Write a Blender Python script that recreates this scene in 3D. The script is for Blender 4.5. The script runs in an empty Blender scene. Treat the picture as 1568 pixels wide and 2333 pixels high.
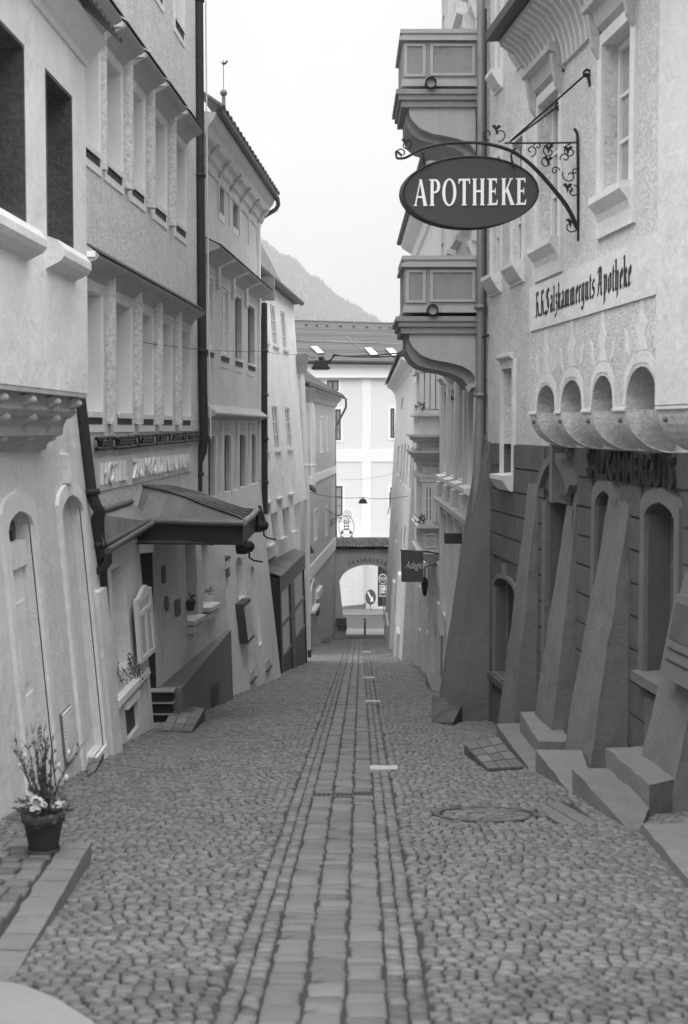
import bpy, math, random
from mathutils import Vector as V, noise
from mathutils.geometry import tessellate_polygon
random.seed(7)
S = bpy.context.scene
COL = S.collection
R = math.radians

# ------------------------------------------------------------------ camera, sky, sun, exposure
F = 3240.0; CX, CY = 784.0, 1166.5
PITCH = math.atan(191.5 / F)
cam = bpy.data.objects.new('camera', bpy.data.cameras.new('camera')); COL.objects.link(cam)
cam.location = (0, 0, 0); cam.rotation_euler = (math.pi / 2 - PITCH, 0, 0)
cam.data.sensor_fit = 'VERTICAL'; cam.data.sensor_height = 36.0; cam.data.lens = 50.0
cam.data.clip_start = 0.05; cam.data.clip_end = 6000
cam.data.dof.use_dof = True; cam.data.dof.focus_distance = 22.0; cam.data.dof.aperture_fstop = 3.0
S.camera = cam
w = bpy.data.worlds.new('World'); S.world = w; w.use_nodes = True
nt = w.node_tree; nt.nodes.clear()
out = nt.nodes.new('ShaderNodeOutputWorld'); bg = nt.nodes.new('ShaderNodeBackground')
sky = nt.nodes.new('ShaderNodeTexSky'); sky.sky_type = 'NISHITA'; sky.sun_disc = False
SUN_EL, SUN_AZ = 78, 186
sky.sun_elevation = R(SUN_EL); sky.sun_rotation = R(SUN_AZ)
sky.air_density = 1.0; sky.dust_density = 6.0; sky.ozone_density = 1.0
bw = nt.nodes.new('ShaderNodeRGBToBW')
mixs = nt.nodes.new('ShaderNodeMix'); mixs.data_type = 'FLOAT'; mixs.inputs[0].default_value = 0.97
ZEN = 3.1        # zenith brightness of the cloud veil
# overcast dome: luminance (1 + 2 sin elevation) / 3 of the zenith value, all round
tco = nt.nodes.new('ShaderNodeTexCoord'); sx = nt.nodes.new('ShaderNodeSeparateXYZ'); nt.links.new(tco.outputs['Generated'], sx.inputs[0])
cl = nt.nodes.new('ShaderNodeMath'); cl.operation = 'MAXIMUM'; cl.inputs[1].default_value = 0; nt.links.new(sx.outputs[2], cl.inputs[0])
ov = nt.nodes.new('ShaderNodeMath'); ov.operation = 'MULTIPLY_ADD'; nt.links.new(cl.outputs[0], ov.inputs[0])
ov.inputs[1].default_value = 2 / 3 * ZEN; ov.inputs[2].default_value = 1 / 3 * ZEN
cn = nt.nodes.new('ShaderNodeTexNoise'); cn.inputs['Scale'].default_value = 4.0; cn.inputs['Detail'].default_value = 5; nt.links.new(tco.outputs['Generated'], cn.inputs['Vector'])
cm = nt.nodes.new('ShaderNodeMath'); cm.operation = 'MULTIPLY_ADD'; cm.inputs[1].default_value = .7; cm.inputs[2].default_value = .65; nt.links.new(cn.outputs[0], cm.inputs[0])
ck = nt.nodes.new('ShaderNodeMath'); ck.operation = 'MULTIPLY'; nt.links.new(ov.outputs[0], ck.inputs[0]); nt.links.new(cm.outputs[0], ck.inputs[1])
nt.links.new(ck.outputs[0], mixs.inputs[3])
nt.links.new(sky.outputs[0], bw.inputs[0]); nt.links.new(bw.outputs[0], mixs.inputs[2])
nt.links.new(mixs.outputs[0], bg.inputs[0]); bg.inputs[1].default_value = 0.12
nt.links.new(bg.outputs[0], out.inputs[0])
sl = bpy.data.lights.new('sun', 'SUN'); sl.energy = 1.5; sl.angle = R(110); sl.color = (1, 1, 1)
sun = bpy.data.objects.new('sun', sl); COL.objects.link(sun)
a_, e_ = R(SUN_AZ), R(SUN_EL)
sd = V((math.sin(a_) * math.cos(e_), math.cos(a_) * math.cos(e_), math.sin(e_)))
sun.rotation_euler = (-sd).to_track_quat('-Z', 'Y').to_euler()
S.view_settings.view_transform = 'Standard'; S.view_settings.look = 'None'
S.view_settings.exposure = 2.0; S.view_settings.gamma = 1.0
S.view_settings.use_curve_mapping = False
S.cycles.max_bounces = 8; S.cycles.diffuse_bounces = 5; S.cycles.glossy_bounces = 3
S.cycles.volume_bounces = 1

# ------------------------------------------------------------------ geometry helpers
RF = V((0, math.cos(PITCH), -math.sin(PITCH))); RU = V((0, math.sin(PITCH), math.cos(PITCH)))
def ray(u, v):
    return RF + V((1, 0, 0)) * ((u - CX) / F) + RU * ((CY - v) / F)
def at_y(u, v, y):
    d = ray(u, v); return d * (y / d.y)
def at_z(u, v, z):
    d = ray(u, v); return d * (z / d.z)
def gz(y):
    if y < 70: return -1.6 - 0.126 * y
    if y < 100: return -10.42 - 0.08 * (y - 70)
    return -12.82
def ground(u, v):
    lo, hi = 1.0, 100.0
    d = ray(u, v)
    for _ in range(50):
        m = (lo + hi) / 2
        if d.z / d.y * m > gz(m): lo = m
        else: hi = m
    return d * (lo / d.y)

LOC = {}
class MB:
    def __init__(s): s.v = []; s.f = []; s.sm = []
    def add(s, vs, fs, smooth=False):
        b = len(s.v); s.v += [V(p) for p in vs]
        for f in fs: s.f.append([b + i for i in f]); s.sm.append(smooth)
        return s
    def poly(s, pts, holes=()):
        loops = [list(map(V, pts))] + [list(map(V, h)) for h in holes]
        tr = tessellate_polygon(loops)
        flat = [p for l in loops for p in l]
        return s.add(flat, [list(t) for t in tr])
    def prism(s, pts, vec, smooth=False):
        pts = list(map(V, pts)); vec = V(vec); n = len(pts)
        q = [p + vec for p in pts]
        s.add(pts + q, [[i, (i + 1) % n, n + (i + 1) % n, n + i] for i in range(n)], smooth)
        if n <= 4:
            s.add(pts, [list(range(n))[::-1]]); s.add(q, [list(range(n))])
        else:
            s.poly(pts); s.poly(q)
        return s
    def loft(s, a, b, caps=True):
        a = list(map(V, a)); b = list(map(V, b)); n = len(a)
        s.add(a + b, [[i, (i + 1) % n, n + (i + 1) % n, n + i] for i in range(n)])
        if caps: s.poly(a); s.poly(b)
        return s
    def box(s, lo, hi):
        x0, y0, z0 = lo; x1, y1, z1 = hi
        return s.prism([(x0, y0, z0), (x1, y0, z0), (x1, y1, z0), (x0, y1, z0)], (0, 0, z1 - z0))
    def tube(s, path, r, n=8, caps=True):
        path = [V(p) for p in path]; m = len(path)
        rs = r if isinstance(r, (list, tuple)) else [r] * m
        vs = []; up = None
        for i, p in enumerate(path):
            t = (path[min(i + 1, m - 1)] - path[max(i - 1, 0)])
            t = t.normalized() if t.length > 1e-9 else V((0, 0, 1))
            if up is None:
                up = V((0, 0, 1)) if abs(t.z) < .9 else V((1, 0, 0))
            x = t.cross(up)
            if x.length < 1e-6: x = t.orthogonal()
            x.normalize(); y = x.cross(t).normalized(); up = y
            for k in range(n):
                a = 2 * math.pi * k / n
                vs.append(p + (x * math.cos(a) + y * math.sin(a)) * rs[i])
        fs = [[i * n + k, i * n + (k + 1) % n, (i + 1) * n + (k + 1) % n, (i + 1) * n + k] for i in range(m - 1) for k in range(n)]
        s.add(vs, fs, True)
        if caps:
            s.add(vs[:n], [list(range(n))]); s.add(vs[-n:], [list(range(n))[::-1]])
        return s
    def lathe(s, c, prof, n=20, axis=None):
        c = V(c); ax = V(axis or (0, 0, 1)).normalized()
        x = ax.orthogonal().normalized(); y = ax.cross(x)
        vs = []
        for r, z in prof:
            for k in range(n):
                a = 2 * math.pi * k / n
                vs.append(c + ax * z + (x * math.cos(a) + y * math.sin(a)) * max(r, 1e-4))
        m = len(prof)
        return s.add(vs, [[i * n + k, i * n + (k + 1) % n, (i + 1) * n + (k + 1) % n, (i + 1) * n + k] for i in range(m - 1) for k in range(n)], True)
    def sphere(s, c, r, nu=10, nv=6, sc=(1, 1, 1)):
        c = V(c); vs = []; fs = []
        for i in range(nv + 1):
            th = math.pi * i / nv
            for k in range(nu):
                a = 2 * math.pi * k / nu
                vs.append(c + V((math.sin(th) * math.cos(a) * sc[0], math.sin(th) * math.sin(a) * sc[1], math.cos(th) * sc[2])) * r)
        for i in range(nv):
            for k in range(nu):
                fs.append([i * nu + k, (i + 1) * nu + k, (i + 1) * nu + (k + 1) % nu, i * nu + (k + 1) % nu])
        return s.add(vs, fs, True)
    def build(s, name, mat, parent=None, loc=None, bevel=0, kind=None, label=None, cat=None, group=None):
        L = LOC[parent.name] if parent else V(loc or (0, 0, 0))
        me = bpy.data.meshes.new(name)
        me.from_pydata([p - L for p in s.v], [], s.f)
        me.polygons.foreach_set('use_smooth', s.sm)
        me.materials.append(mat); me.update()
        o = bpy.data.objects.new(name, me); COL.objects.link(o)
        LOC[o.name] = L
        if parent: o.parent = parent
        else: o.location = L
        if bevel:
            b = o.modifiers.new('bevel', 'BEVEL'); b.width = bevel; b.segments = 2; b.limit_method = 'ANGLE'; b.angle_limit = R(40)
        tag(o, label, cat, group, kind)
        return o
def tag(o, label=None, cat=None, group=None, kind=None):
    if label: o['label'] = label
    if cat: o['category'] = cat
    if group: o['group'] = group
    if kind: o['kind'] = kind
    return o
def thing(name, label, cat, loc, group=None):
    o = bpy.data.objects.new(name, None); COL.objects.link(o); o.location = loc
    o.empty_display_size = .2
    LOC[o.name] = V(loc); return tag(o, label, cat, group)

def roughen(o, cuts, amp, sc=2.5):
    import bmesh
    bm = bmesh.new(); bm.from_mesh(o.data); bmesh.ops.remove_doubles(bm, verts=bm.verts, dist=1e-5)
    bmesh.ops.subdivide_edges(bm, edges=bm.edges[:], cuts=cuts, use_grid_fill=True); bm.normal_update()
    L = LOC[o.name]
    for v_ in bm.verts:
        p = v_.co + L; q = noise.noise(p * sc) + .5 * noise.noise(p * sc * 3.3) + .25 * noise.noise(p * sc * 8)
        v_.co += v_.normal * q * amp
    for f in bm.faces: f.smooth = True
    bm.to_mesh(o.data); bm.free()
    e = o.modifiers.new('split', 'EDGE_SPLIT'); e.split_angle = R(48)
    return o

class PL:
    """a wall plane: pt(s along, h up, d out)"""
    def __init__(s, p0, p1, side, lean=0.0, z0=0.0):
        s.o = V((p0[0], p0[1], z0)); s.t = V((p1[0] - p0[0], p1[1] - p0[1], 0)).normalized()
        s.n = V((s.t.y, -s.t.x, 0)) if side == 'L' else V((-s.t.y, s.t.x, 0))
        s.w = (V((0, 0, 1)) - s.n * lean).normalized(); s.N = s.t.cross(s.w)
    def hit(s, u, v):
        d = ray(u, v); k = s.o.dot(s.N) / d.dot(s.N); q = d * k - s.o
        return (q.dot(s.t), q.dot(s.w))
    def pt(s, a, h, d=0.0): return s.o + s.t * a + s.w * h + s.n * d
    def sy(s, y): return (y - s.o.y) / s.t.y
    def rect(s, uL, uR, vt, vb, at=None):
        """rectangle from pixels; heights are read at column `at` (default uL)"""
        at = uL if at is None else at
        vm = (vt + vb) / 2
        a0 = s.hit(uL, vm)[0]; a1 = s.hit(uR, vm)[0]
        if a0 > a1: a0, a1 = a1, a0
        return (a0, a1, s.hit(at, vb)[1], s.hit(at, vt)[1])

def rp(r): return [(r[0], r[2]), (r[1], r[2]), (r[1], r[3]), (r[0], r[3])]
def grow(r, g, gt=None, gb=None): return (r[0] - g, r[1] + g, r[2] - (g if gb is None else gb), r[3] + (g if gt is None else gt))
def archp(s0, s1, h0, hs, ha, pointed=0.0, n=14):
    pts = [(s0, h0), (s1, h0)]
    m = (s0 + s1) / 2; hw = (s1 - s0) / 2
    for i in range(n + 1):
        x = 1 - 2 * i / n
        y = (1 - pointed) * math.sqrt(max(0, 1 - x * x)) + pointed * (1 - abs(x)) ** .8
        pts.append((m + hw * x, hs + (ha - hs) * y))
    return pts
def facade(P, outer, openings, mat, parent, name='wall', thick=.35, d0=0.0, label=None, kind=None):
    """front sheet with real openings, their reveals and the outer edge thickness"""
    mb = MB()
    mb.poly([P.pt(a, h, d0) for a, h in outer], [[P.pt(a, h, d0) for a, h in o[0]] for o in openings])
    for o in openings:
        p, dp = o[0], o[1]; n = len(p)
        for i in range(n):
            a, b = p[i], p[(i + 1) % n]
            mb.add([P.pt(*a, d0), P.pt(*b, d0), P.pt(*b, d0 - dp), P.pt(*a, d0 - dp)], [[0, 1, 2, 3]])
        if len(o) > 2 and o[2]:
            mb.poly([P.pt(a, h, d0 - dp) for a, h in p])
    n = len(outer)
    for i in range(n):
        a, b = outer[i], outer[(i + 1) % n]
        mb.add([P.pt(*a, d0), P.pt(*b, d0), P.pt(*b, d0 - thick), P.pt(*a, d0 - thick)], [[0, 1, 2, 3]])
    mb.poly([P.pt(a, h, d0 - thick) for a, h in outer])
    return mb.build(name, mat, parent, label=label, kind=kind)
def pbox(mb, P, r, d0, d1):
    """box on a wall: rect r = (s0,s1,h0,h1), from d0 to d1 out of it"""
    return mb.prism([P.pt(a, h, d0) for a, h in rp(r)], P.n * (d1 - d0))
def ring(mb, P, pout, pin, d0, d1):
    """flat ring between two polygons with the same count"""
    n = len(pout)
    A = [P.pt(*p, d1) for p in pout]; B = [P.pt(*p, d1) for p in pin]
    A0 = [P.pt(*p, d0) for p in pout]; B0 = [P.pt(*p, d0) for p in pin]
    for i in range(n):
        j = (i + 1) % n
        mb.add([A[i], A[j], B[j], B[i]], [[0, 1, 2, 3]])
        mb.add([A[i], A[j], A0[j], A0[i]], [[0, 1, 2, 3]])
        mb.add([B[i], B[j], B0[j], B0[i]], [[0, 1, 2, 3]])
    return mb
def profile_run(mb, P, s0, s1, prof):
    """extrude a (d,h) profile along the wall"""
    return mb.prism([P.pt(s0, h, d) for d, h in prof], P.t * (s1 - s0))
def window(P, r, depth, parent, fm, pm, cols=2, rows=3, fw=.05, bar=.028, name='window', th=.05, sill=None, sm=None, surround=None, sur_m=None, open_top=0):
    """frame set back in its opening, each pane an object; optional sill and surround"""
    mb = MB(); s0, s1, h0, h1 = r; d = -depth
    s0 += .002; s1 -= .002; h0 += .002; h1 -= .002
    pbox(mb, P, (s0, s0 + fw, h0, h1), d, d + th); pbox(mb, P, (s1 - fw, s1, h0, h1), d, d + th)
    pbox(mb, P, (s0 + fw, s1 - fw, h0, h0 + fw), d, d + th); pbox(mb, P, (s0 + fw, s1 - fw, h1 - fw, h1), d, d + th)
    a0, a1, b0, b1 = s0 + fw, s1 - fw, h0 + fw, h1 - fw
    cw = (a1 - a0) / cols; rh = (b1 - b0) / rows
    for i in range(1, cols):
        bw_ = bar * (1.8 if cols == 2 else 1)
        pbox(mb, P, (a0 + cw * i - bw_, a0 + cw * i + bw_, b0, b1), d + .004, d + th - .004)
    for j in range(1, rows):
        for i in range(cols):
            e0 = a0 + cw * i + (bar if i else 0); e1 = a0 + cw * (i + 1) - (bar if i < cols - 1 else 0)
            pbox(mb, P, (e0, e1, b0 + rh * j - bar / 2, b0 + rh * j + bar / 2), d + .008, d + th - .008)
    wo = mb.build(name, fm, parent)
    for i in range(cols):
        for j in range(rows):
            pbox(MB(), P, (a0 + cw * i, a0 + cw * (i + 1), b0 + rh * j, b0 + rh * (j + 1)), d + .012, d + .018).build('pane', pm, wo)
    if sill:
        pr, t_ = sill[0], sill[1]
        m = MB(); ov = sill[2] if len(sill) > 2 else .04
        m.prism([P.pt(r[0] - ov, h0 - .002, -depth), P.pt(r[0] - ov, h0 - .012, pr), P.pt(r[0] - ov, h0 - .012 - t_, pr), P.pt(r[0] - ov, h0 - .012 - t_, -depth)], P.t * (r[1] - r[0] + 2 * ov))
        m.build('sill', sm or fm, wo)
    if surround:
        wd, pr = surround[0], surround[1]
        m = MB(); ring(m, P, rp(grow(r, wd)), rp(r), -.002, pr); m.build('surround', sur_m or fm, wo)
    return wo
def text_mesh(txt, extrude=0.0, bold=0.0, size=1.0):
    c = bpy.data.curves.new('txt', 'FONT'); c.body = txt; c.size = size; c.extrude = extrude; c.offset = bold
    c.resolution_u = 3
    o = bpy.data.objects.new('txt', c); COL.objects.link(o)
    dg = bpy.context.evaluated_depsgraph_get(); e = o.evaluated_get(dg); me = e.to_mesh()
    vs = [v.co.copy() for v in me.vertices]; fs = [list(p.vertices) for p in me.polygons]
    e.to_mesh_clear(); bpy.data.objects.remove(o); bpy.data.curves.remove(c)
    return vs, fs
def put_text(mb, txt, fn, bold=0.0, ext=.5):
    """fn maps (0..1, 0..1, depth -1..1) to a world point"""
    vs, fs = text_mesh(txt, ext, bold)
    x0 = min(v.x for v in vs); x1 = max(v.x for v in vs); y0 = min(v.y for v in vs); y1 = max(v.y for v in vs)
    return mb.add([fn((v.x - x0) / (x1 - x0), (v.y - y0) / (y1 - y0), v.z / ext) for v in vs], fs)

# ------------------------------------------------------------------ materials (all greys: a black and white photograph)
def mat(name, c, rough=.8, var=.0, vscale=1.5, bump=0.0, bscale=60, bdist=.01, streak=0.0, rnd=0.0, metal=0.0, mottle=0.0, spec=.3, grime=0.0, wav=0.0, patch=0.0):
    m = bpy.data.materials.new(name); m.use_nodes = True; n = m.node_tree; p = n.nodes['Principled BSDF']
    p.inputs['Roughness'].default_value = rough; p.inputs['Metallic'].default_value = metal
    p.inputs['Specular IOR Level'].default_value = spec
    L = n.links.new
    tc = n.nodes.new('ShaderNodeTexCoord')
    def math_(op, a, b):
        q = n.nodes.new('ShaderNodeMath'); q.operation = op
        for i, x in enumerate((a, b)):
            if isinstance(x, (int, float)): q.inputs[i].default_value = x
            else: L(x, q.inputs[i])
        return q.outputs[0]
    def noise_(scale, detail, vec=None, rough_=.6):
        q = n.nodes.new('ShaderNodeTexNoise'); q.inputs['Scale'].default_value = scale; q.inputs['Detail'].default_value = detail
        q.inputs['Roughness'].default_value = rough_
        L(vec or tc.outputs['Object'], q.inputs['Vector']); return q.outputs[0]
    val = None
    def acc(x):
        nonlocal val
        val = x if val is None else math_('ADD', val, x)
    if var: acc(math_('MULTIPLY', math_('SUBTRACT', noise_(vscale, 7), .5), var * 3))
    if mottle: acc(math_('MULTIPLY', math_('SUBTRACT', noise_(bscale * .6, 3), .5), mottle * 3))
    if streak:
        mp = n.nodes.new('ShaderNodeMapping'); mp.inputs['Scale'].default_value = (5, 5, .35); L(tc.outputs['Object'], mp.inputs[0])
        acc(math_('MULTIPLY', math_('SUBTRACT', noise_(1.0, 6, mp.outputs[0]), .5), streak * 3))
    if grime:
        q = n.nodes.new('ShaderNodeValToRGB'); q.color_ramp.elements[0].position = .56; q.color_ramp.elements[1].position = .75
        L(noise_(vscale * 1.7, 9, None, .7), q.inputs[0])
        acc(math_('MULTIPLY', q.outputs[0], -grime))
    if patch:
        q = n.nodes.new('ShaderNodeValToRGB'); q.color_ramp.elements[0].position = .50; q.color_ramp.elements[1].position = .53
        L(noise_(.75, 5, None, .55), q.inputs[0]); acc(math_('MULTIPLY', q.outputs[0], patch))
        vv = n.nodes.new('ShaderNodeTexVoronoi'); vv.feature = 'DISTANCE_TO_EDGE'; vv.inputs['Scale'].default_value = .55
        mx = n.nodes.new('ShaderNodeVectorMath'); mx.operation = 'MULTIPLY_ADD'; nz = n.nodes.new('ShaderNodeTexNoise'); nz.inputs['Scale'].default_value = 3.0; nz.inputs['Detail'].default_value = 6
        L(tc.outputs['Object'], nz.inputs['Vector']); L(nz.outputs['Color'], mx.inputs[0]); mx.inputs[1].default_value = (.5, .5, .5); L(tc.outputs['Object'], mx.inputs[2]); L(mx.outputs[0], vv.inputs['Vector'])
        cr = n.nodes.new('ShaderNodeValToRGB'); cr.color_ramp.elements[0].position = .0; cr.color_ramp.elements[0].color = (1, 1, 1, 1); cr.color_ramp.elements[1].position = .006; cr.color_ramp.elements[1].color = (0, 0, 0, 1)
        L(vv.outputs['Distance'], cr.inputs[0]); acc(math_('MULTIPLY', cr.outputs[0], -patch * 2.5))
    if rnd:
        g = n.nodes.new('ShaderNodeNewGeometry'); oi = n.nodes.new('ShaderNodeObjectInfo')
        fr = math_('FRACT', math_('ADD', g.outputs['Random Per Island'], oi.outputs['Random']), 0)
        acc(math_('MULTIPLY', math_('SUBTRACT', fr, .5), rnd * 2))
    if val is not None:
        cc = math_('MULTIPLY', math_('MAXIMUM', math_('ADD', val, 1.0), .08), c)
        L(cc, p.inputs['Base Color'])
    else: p.inputs['Base Color'].default_value = (c, c, c, 1)
    if bump:
        b = n.nodes.new('ShaderNodeBump'); b.inputs['Strength'].default_value = bump; b.inputs['Distance'].default_value = bdist
        L(noise_(bscale, 5), b.inputs['Height']); L(b.outputs[0], p.inputs['Normal'])
        if wav:
            b2 = n.nodes.new('ShaderNodeBump'); b2.inputs['Strength'].default_value = wav; b2.inputs['Distance'].default_value = .12
            L(noise_(2.6, 4), b2.inputs['Height']); L(b2.outputs[0], b.inputs['Normal'])
    return m
M = {}
M['plaster_pale'] = mat('plaster_pale', .76, .9, .07, .9, .4, 70, .008, streak=.07, grime=.10, mottle=.07, wav=.35, patch=.06)
M['plaster_rough'] = mat('plaster_rough', .6, .95, .05, .8, .8, 55, .015, streak=.03, mottle=.08, grime=.08)
M['roughcast'] = mat('roughcast', .66, .95, .07, 1.1, .9, 38, .02, streak=.05, grime=.14, mottle=.42, wav=.35, patch=.06)
M['plaster_grey'] = mat('plaster_grey', .46, .9, .08, .8, .6, 60, .010, streak=.09, grime=.14, mottle=.11, wav=.35, patch=.06)
M['plaster_mid'] = mat('plaster_mid', .58, .9, .08, .8, .6, 50, .012, streak=.09, grime=.12, mottle=.16, wav=.35, patch=.06)
M['plaster_white'] = mat('plaster_white', .78, .9, .06, .6, .4, 60, .008, streak=.07, grime=.08, mottle=.06, wav=.35, patch=.06)
M['plaster_lower'] = mat('plaster_lower', .66, .9, .09, .9, .6, 55, .012, streak=.09, grime=.18, mottle=.10, wav=.35, patch=.06)
M['trim'] = mat('trim', .74, .8, .08, 2.0, .25, 60, .006, streak=.08, grime=.14, mottle=.06, wav=.35)
M['reveal'] = mat('reveal', .80, .85, .05, 2.0, .25, 60, .006, streak=.05, grime=.05, mottle=.04)
M['plinth'] = mat('plinth', .18, .9, .13, 1.2, .5, 50, .012, streak=.10, grime=.2, mottle=.12)
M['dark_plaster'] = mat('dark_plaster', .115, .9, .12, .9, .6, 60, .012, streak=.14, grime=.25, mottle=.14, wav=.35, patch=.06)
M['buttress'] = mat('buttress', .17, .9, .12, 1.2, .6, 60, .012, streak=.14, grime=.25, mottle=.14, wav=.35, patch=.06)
M['right_upper'] = mat('right_upper', .58, .95, .07, .8, .9, 42, .018, streak=.07, grime=.12, mottle=.34, wav=.35, patch=.06)
M['balcony_stone'] = mat('balcony_stone', .30, .9, .12, 1.6, .4, 50, .01, streak=.12, grime=.35)
M['balcony_trim'] = mat('balcony_trim', .44, .9, .10, 1.6, .3, 50, .008, streak=.12, grime=.25)
M['hood_plaster'] = mat('hood_plaster', .42, .9, .09, 1.5, .4, 50, .01, streak=.08, grime=.15, mottle=.08)
M['right_trim'] = mat('right_trim', .68, .85, .07, 1.5, .3, 60, .008, streak=.07, grime=.12, mottle=.08, wav=.35)
M['stone'] = mat('stone', .19, .85, .16, 3.0, .5, 60, .010, streak=.08, rnd=.1, grime=.25, mottle=.12)
M['stone_dark'] = mat('stone_dark', .10, .9, .5, 3.0, .7, 40, .02, streak=.3, grime=.4, mottle=.3)
M['cobble'] = mat('cobble', .16, .60, .16, 5.0, .5, 110, .006, rnd=.30, mottle=.16, spec=.4)
M['sett'] = mat('sett', .17, .58, .16, 4.0, .45, 110, .006, rnd=.22, mottle=.14, spec=.4)
M['mortar'] = mat('mortar', .05, .95, .2, 10, .5, 60, .02)
M['asphalt'] = mat('asphalt', .055, .9, .1, 2, .4, 120, .006)
M['pavement'] = mat('pavement', .27, .9, .12, 2, .4, 60, .01, grime=.2, mottle=.1)
M['paving'] = mat('paving', .14, .9, .15, 2, .4, 60, .01, grime=.2)
M['earth'] = mat('earth', .12, .95, .1, .5)
M['iron'] = mat('iron', .022, .5, .1, 20, .2, 80, .004, metal=.3)
M['black_metal'] = mat('black_metal', .018, .45, .1, 8, .1, 60, .003)
M['zinc'] = mat('zinc', .12, .5, .25, 3.0, .3, 12, .01, metal=.4, streak=.3, grime=.3)
M['zinc_light'] = mat('zinc_light', .26, .5, .2, 3.0, .3, 12, .01, metal=.3, streak=.25, grime=.25)
M['pipe_dark'] = mat('pipe_dark', .035, .5, .2, 6, .1, 60, .004)
M['glass'] = mat('glass', .035, .07, spec=.6)
M['glass_mid'] = mat('glass_mid', .12, .12, .4, 3.0, spec=.6)
M['glass_pale'] = mat('glass_pale', .30, .12, .35, 3.0, spec=.6)
M['curtain'] = mat('curtain', .55, .3, .1, 12, spec=.5)
M['frame_white'] = mat('frame_white', .66, .6, .04, 6)
M['frame_dark'] = mat('frame_dark', .05, .6, .2, 8)
M['frame_grey'] = mat('frame_grey', .15, .7, .1, 8)
M['wood'] = mat('wood', .10, .7, .25, 9, .3, 40, .01)
M['sign_face'] = mat('sign_face', .050, .45, .03, 6)
M['sign_edge'] = mat('sign_edge', .02, .5, .05, 6)
M['letter_white'] = mat('letter_white', .80, .6)
M['letter_black'] = mat('letter_black', .035, .8, .1, 8)
M['letter_grey'] = mat('letter_grey', .40, .8)
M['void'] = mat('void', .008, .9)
M['tile_roof'] = mat('tile_roof', .085, .85, .15, 3, .4, 40, .01, rnd=.3)
M['slate'] = mat('slate', .11, .8, .12, .5, .3, 30, .01, rnd=.18)
M['pot'] = mat('pot', .06, .6, .08, 8, .1, 60, .003)
M['leaf'] = mat('leaf', .055, .6, .2, 30, rnd=.5)
M['twig'] = mat('twig', .07, .8, .2, 30)
M['flower'] = mat('flower', .62, .7, .1, 40, rnd=.15)
M['pine'] = mat('pine', .045, .9, rnd=.3)
M['white_paint'] = mat('white_paint', .46, .8, .15, 12)
M['metal_plate'] = mat('metal_plate', .10, .55, .2, 9, .3, 50, .005, metal=.4)
M['red_sign'] = mat('red_sign', .075, .5)

# ------------------------------------------------------------------ ground, street and its paving
def interp(tab, y):
    if y <= tab[0][0]: return tab[0][1]
    for (a, p), (b, q) in zip(tab, tab[1:]):
        if y <= b: return p + (q - p) * (y - a) / (b - a)
    return tab[-1][1]
XL = [(2, -2.8), (9, -2.55), (16, -2.65), (19, -2.7), (20, -2.45), (24.3, -2.05), (32.6, -1.5), (40, -1.1), (41, -1.45), (57, -1.5), (70, -.5), (73, -.4)]
XR = [(2, 3.6), (10, 3.0), (15, 2.55), (19.7, 2.1), (28, 2.0), (41, 2.05), (70, 2.8), (73, 2.8)]
def xs(y): return -.147 + .0118 * y
def wob(x, y): return .016 * noise.noise(V((x * .9, y * .6, 3.1))) + .006 * noise.noise(V((x * 3, y * 2.2, 8)))

m = MB(); ys = [-40, -10, 0, 20, 40, 60, 70, 85, 100, 130, 200, 400, 900, 1800]
for i in range(len(ys) - 1):
    a, b = ys[i], ys[i + 1]
    for x0, x1 in ((-1200, -300), (-300, -40), (-40, 40), (40, 300), (300, 1200)):
        m.add([(x0, a, gz(a) - .12), (x1, a, gz(a) - .12), (x1, b, gz(b) - .12), (x0, b, gz(b) - .12)], [[0, 1, 2, 3]])
m.build('ground', M['earth'], kind='structure')
m = MB()
yy = [1 + i * 1.0 for i in range(73)]
for a, b in zip(yy, yy[1:]):
    gx = [-4.6 + i * .46 for i in range(21)]
    for ya, yb in ((a, a + .5), (a + .5, b)):
        m.add([V((x, y, gz(y) + wob(x, y) - .024)) for y in (ya, yb) for x in gx], [[i, i + 1, i + 22, i + 21] for i in range(20)], True)
street = m.build('street', M['mortar'], kind='structure')
# road and pavement beyond the archway
m = MB()
for a, b in zip(range(73, 100, 3), range(76, 103, 3)):
    m.add([(-14, a, gz(a) - .03), (16, a, gz(a) - .03), (16, b, gz(b) - .03), (-14, b, gz(b) - .03)], [[0, 1, 2, 3]])
m.build('road', M['asphalt'], kind='structure')
m = MB()
for a, b in ((72.8, 75.4), (75.4, 78.2)):
    m.add([(-4, a, gz(a)), (6, a, gz(a)), (6, b, gz(b)), (-4, b, gz(b))], [[0, 1, 2, 3]])
m.prism([(-4, 78.2, gz(78.2)), (6, 78.2, gz(78.2)), (6, 78.2, gz(78.2) - .12), (-4, 78.2, gz(78.2) - .12)], (0, -.1, 0))
m.build('pavement', M['paving'], kind='structure')

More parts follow.
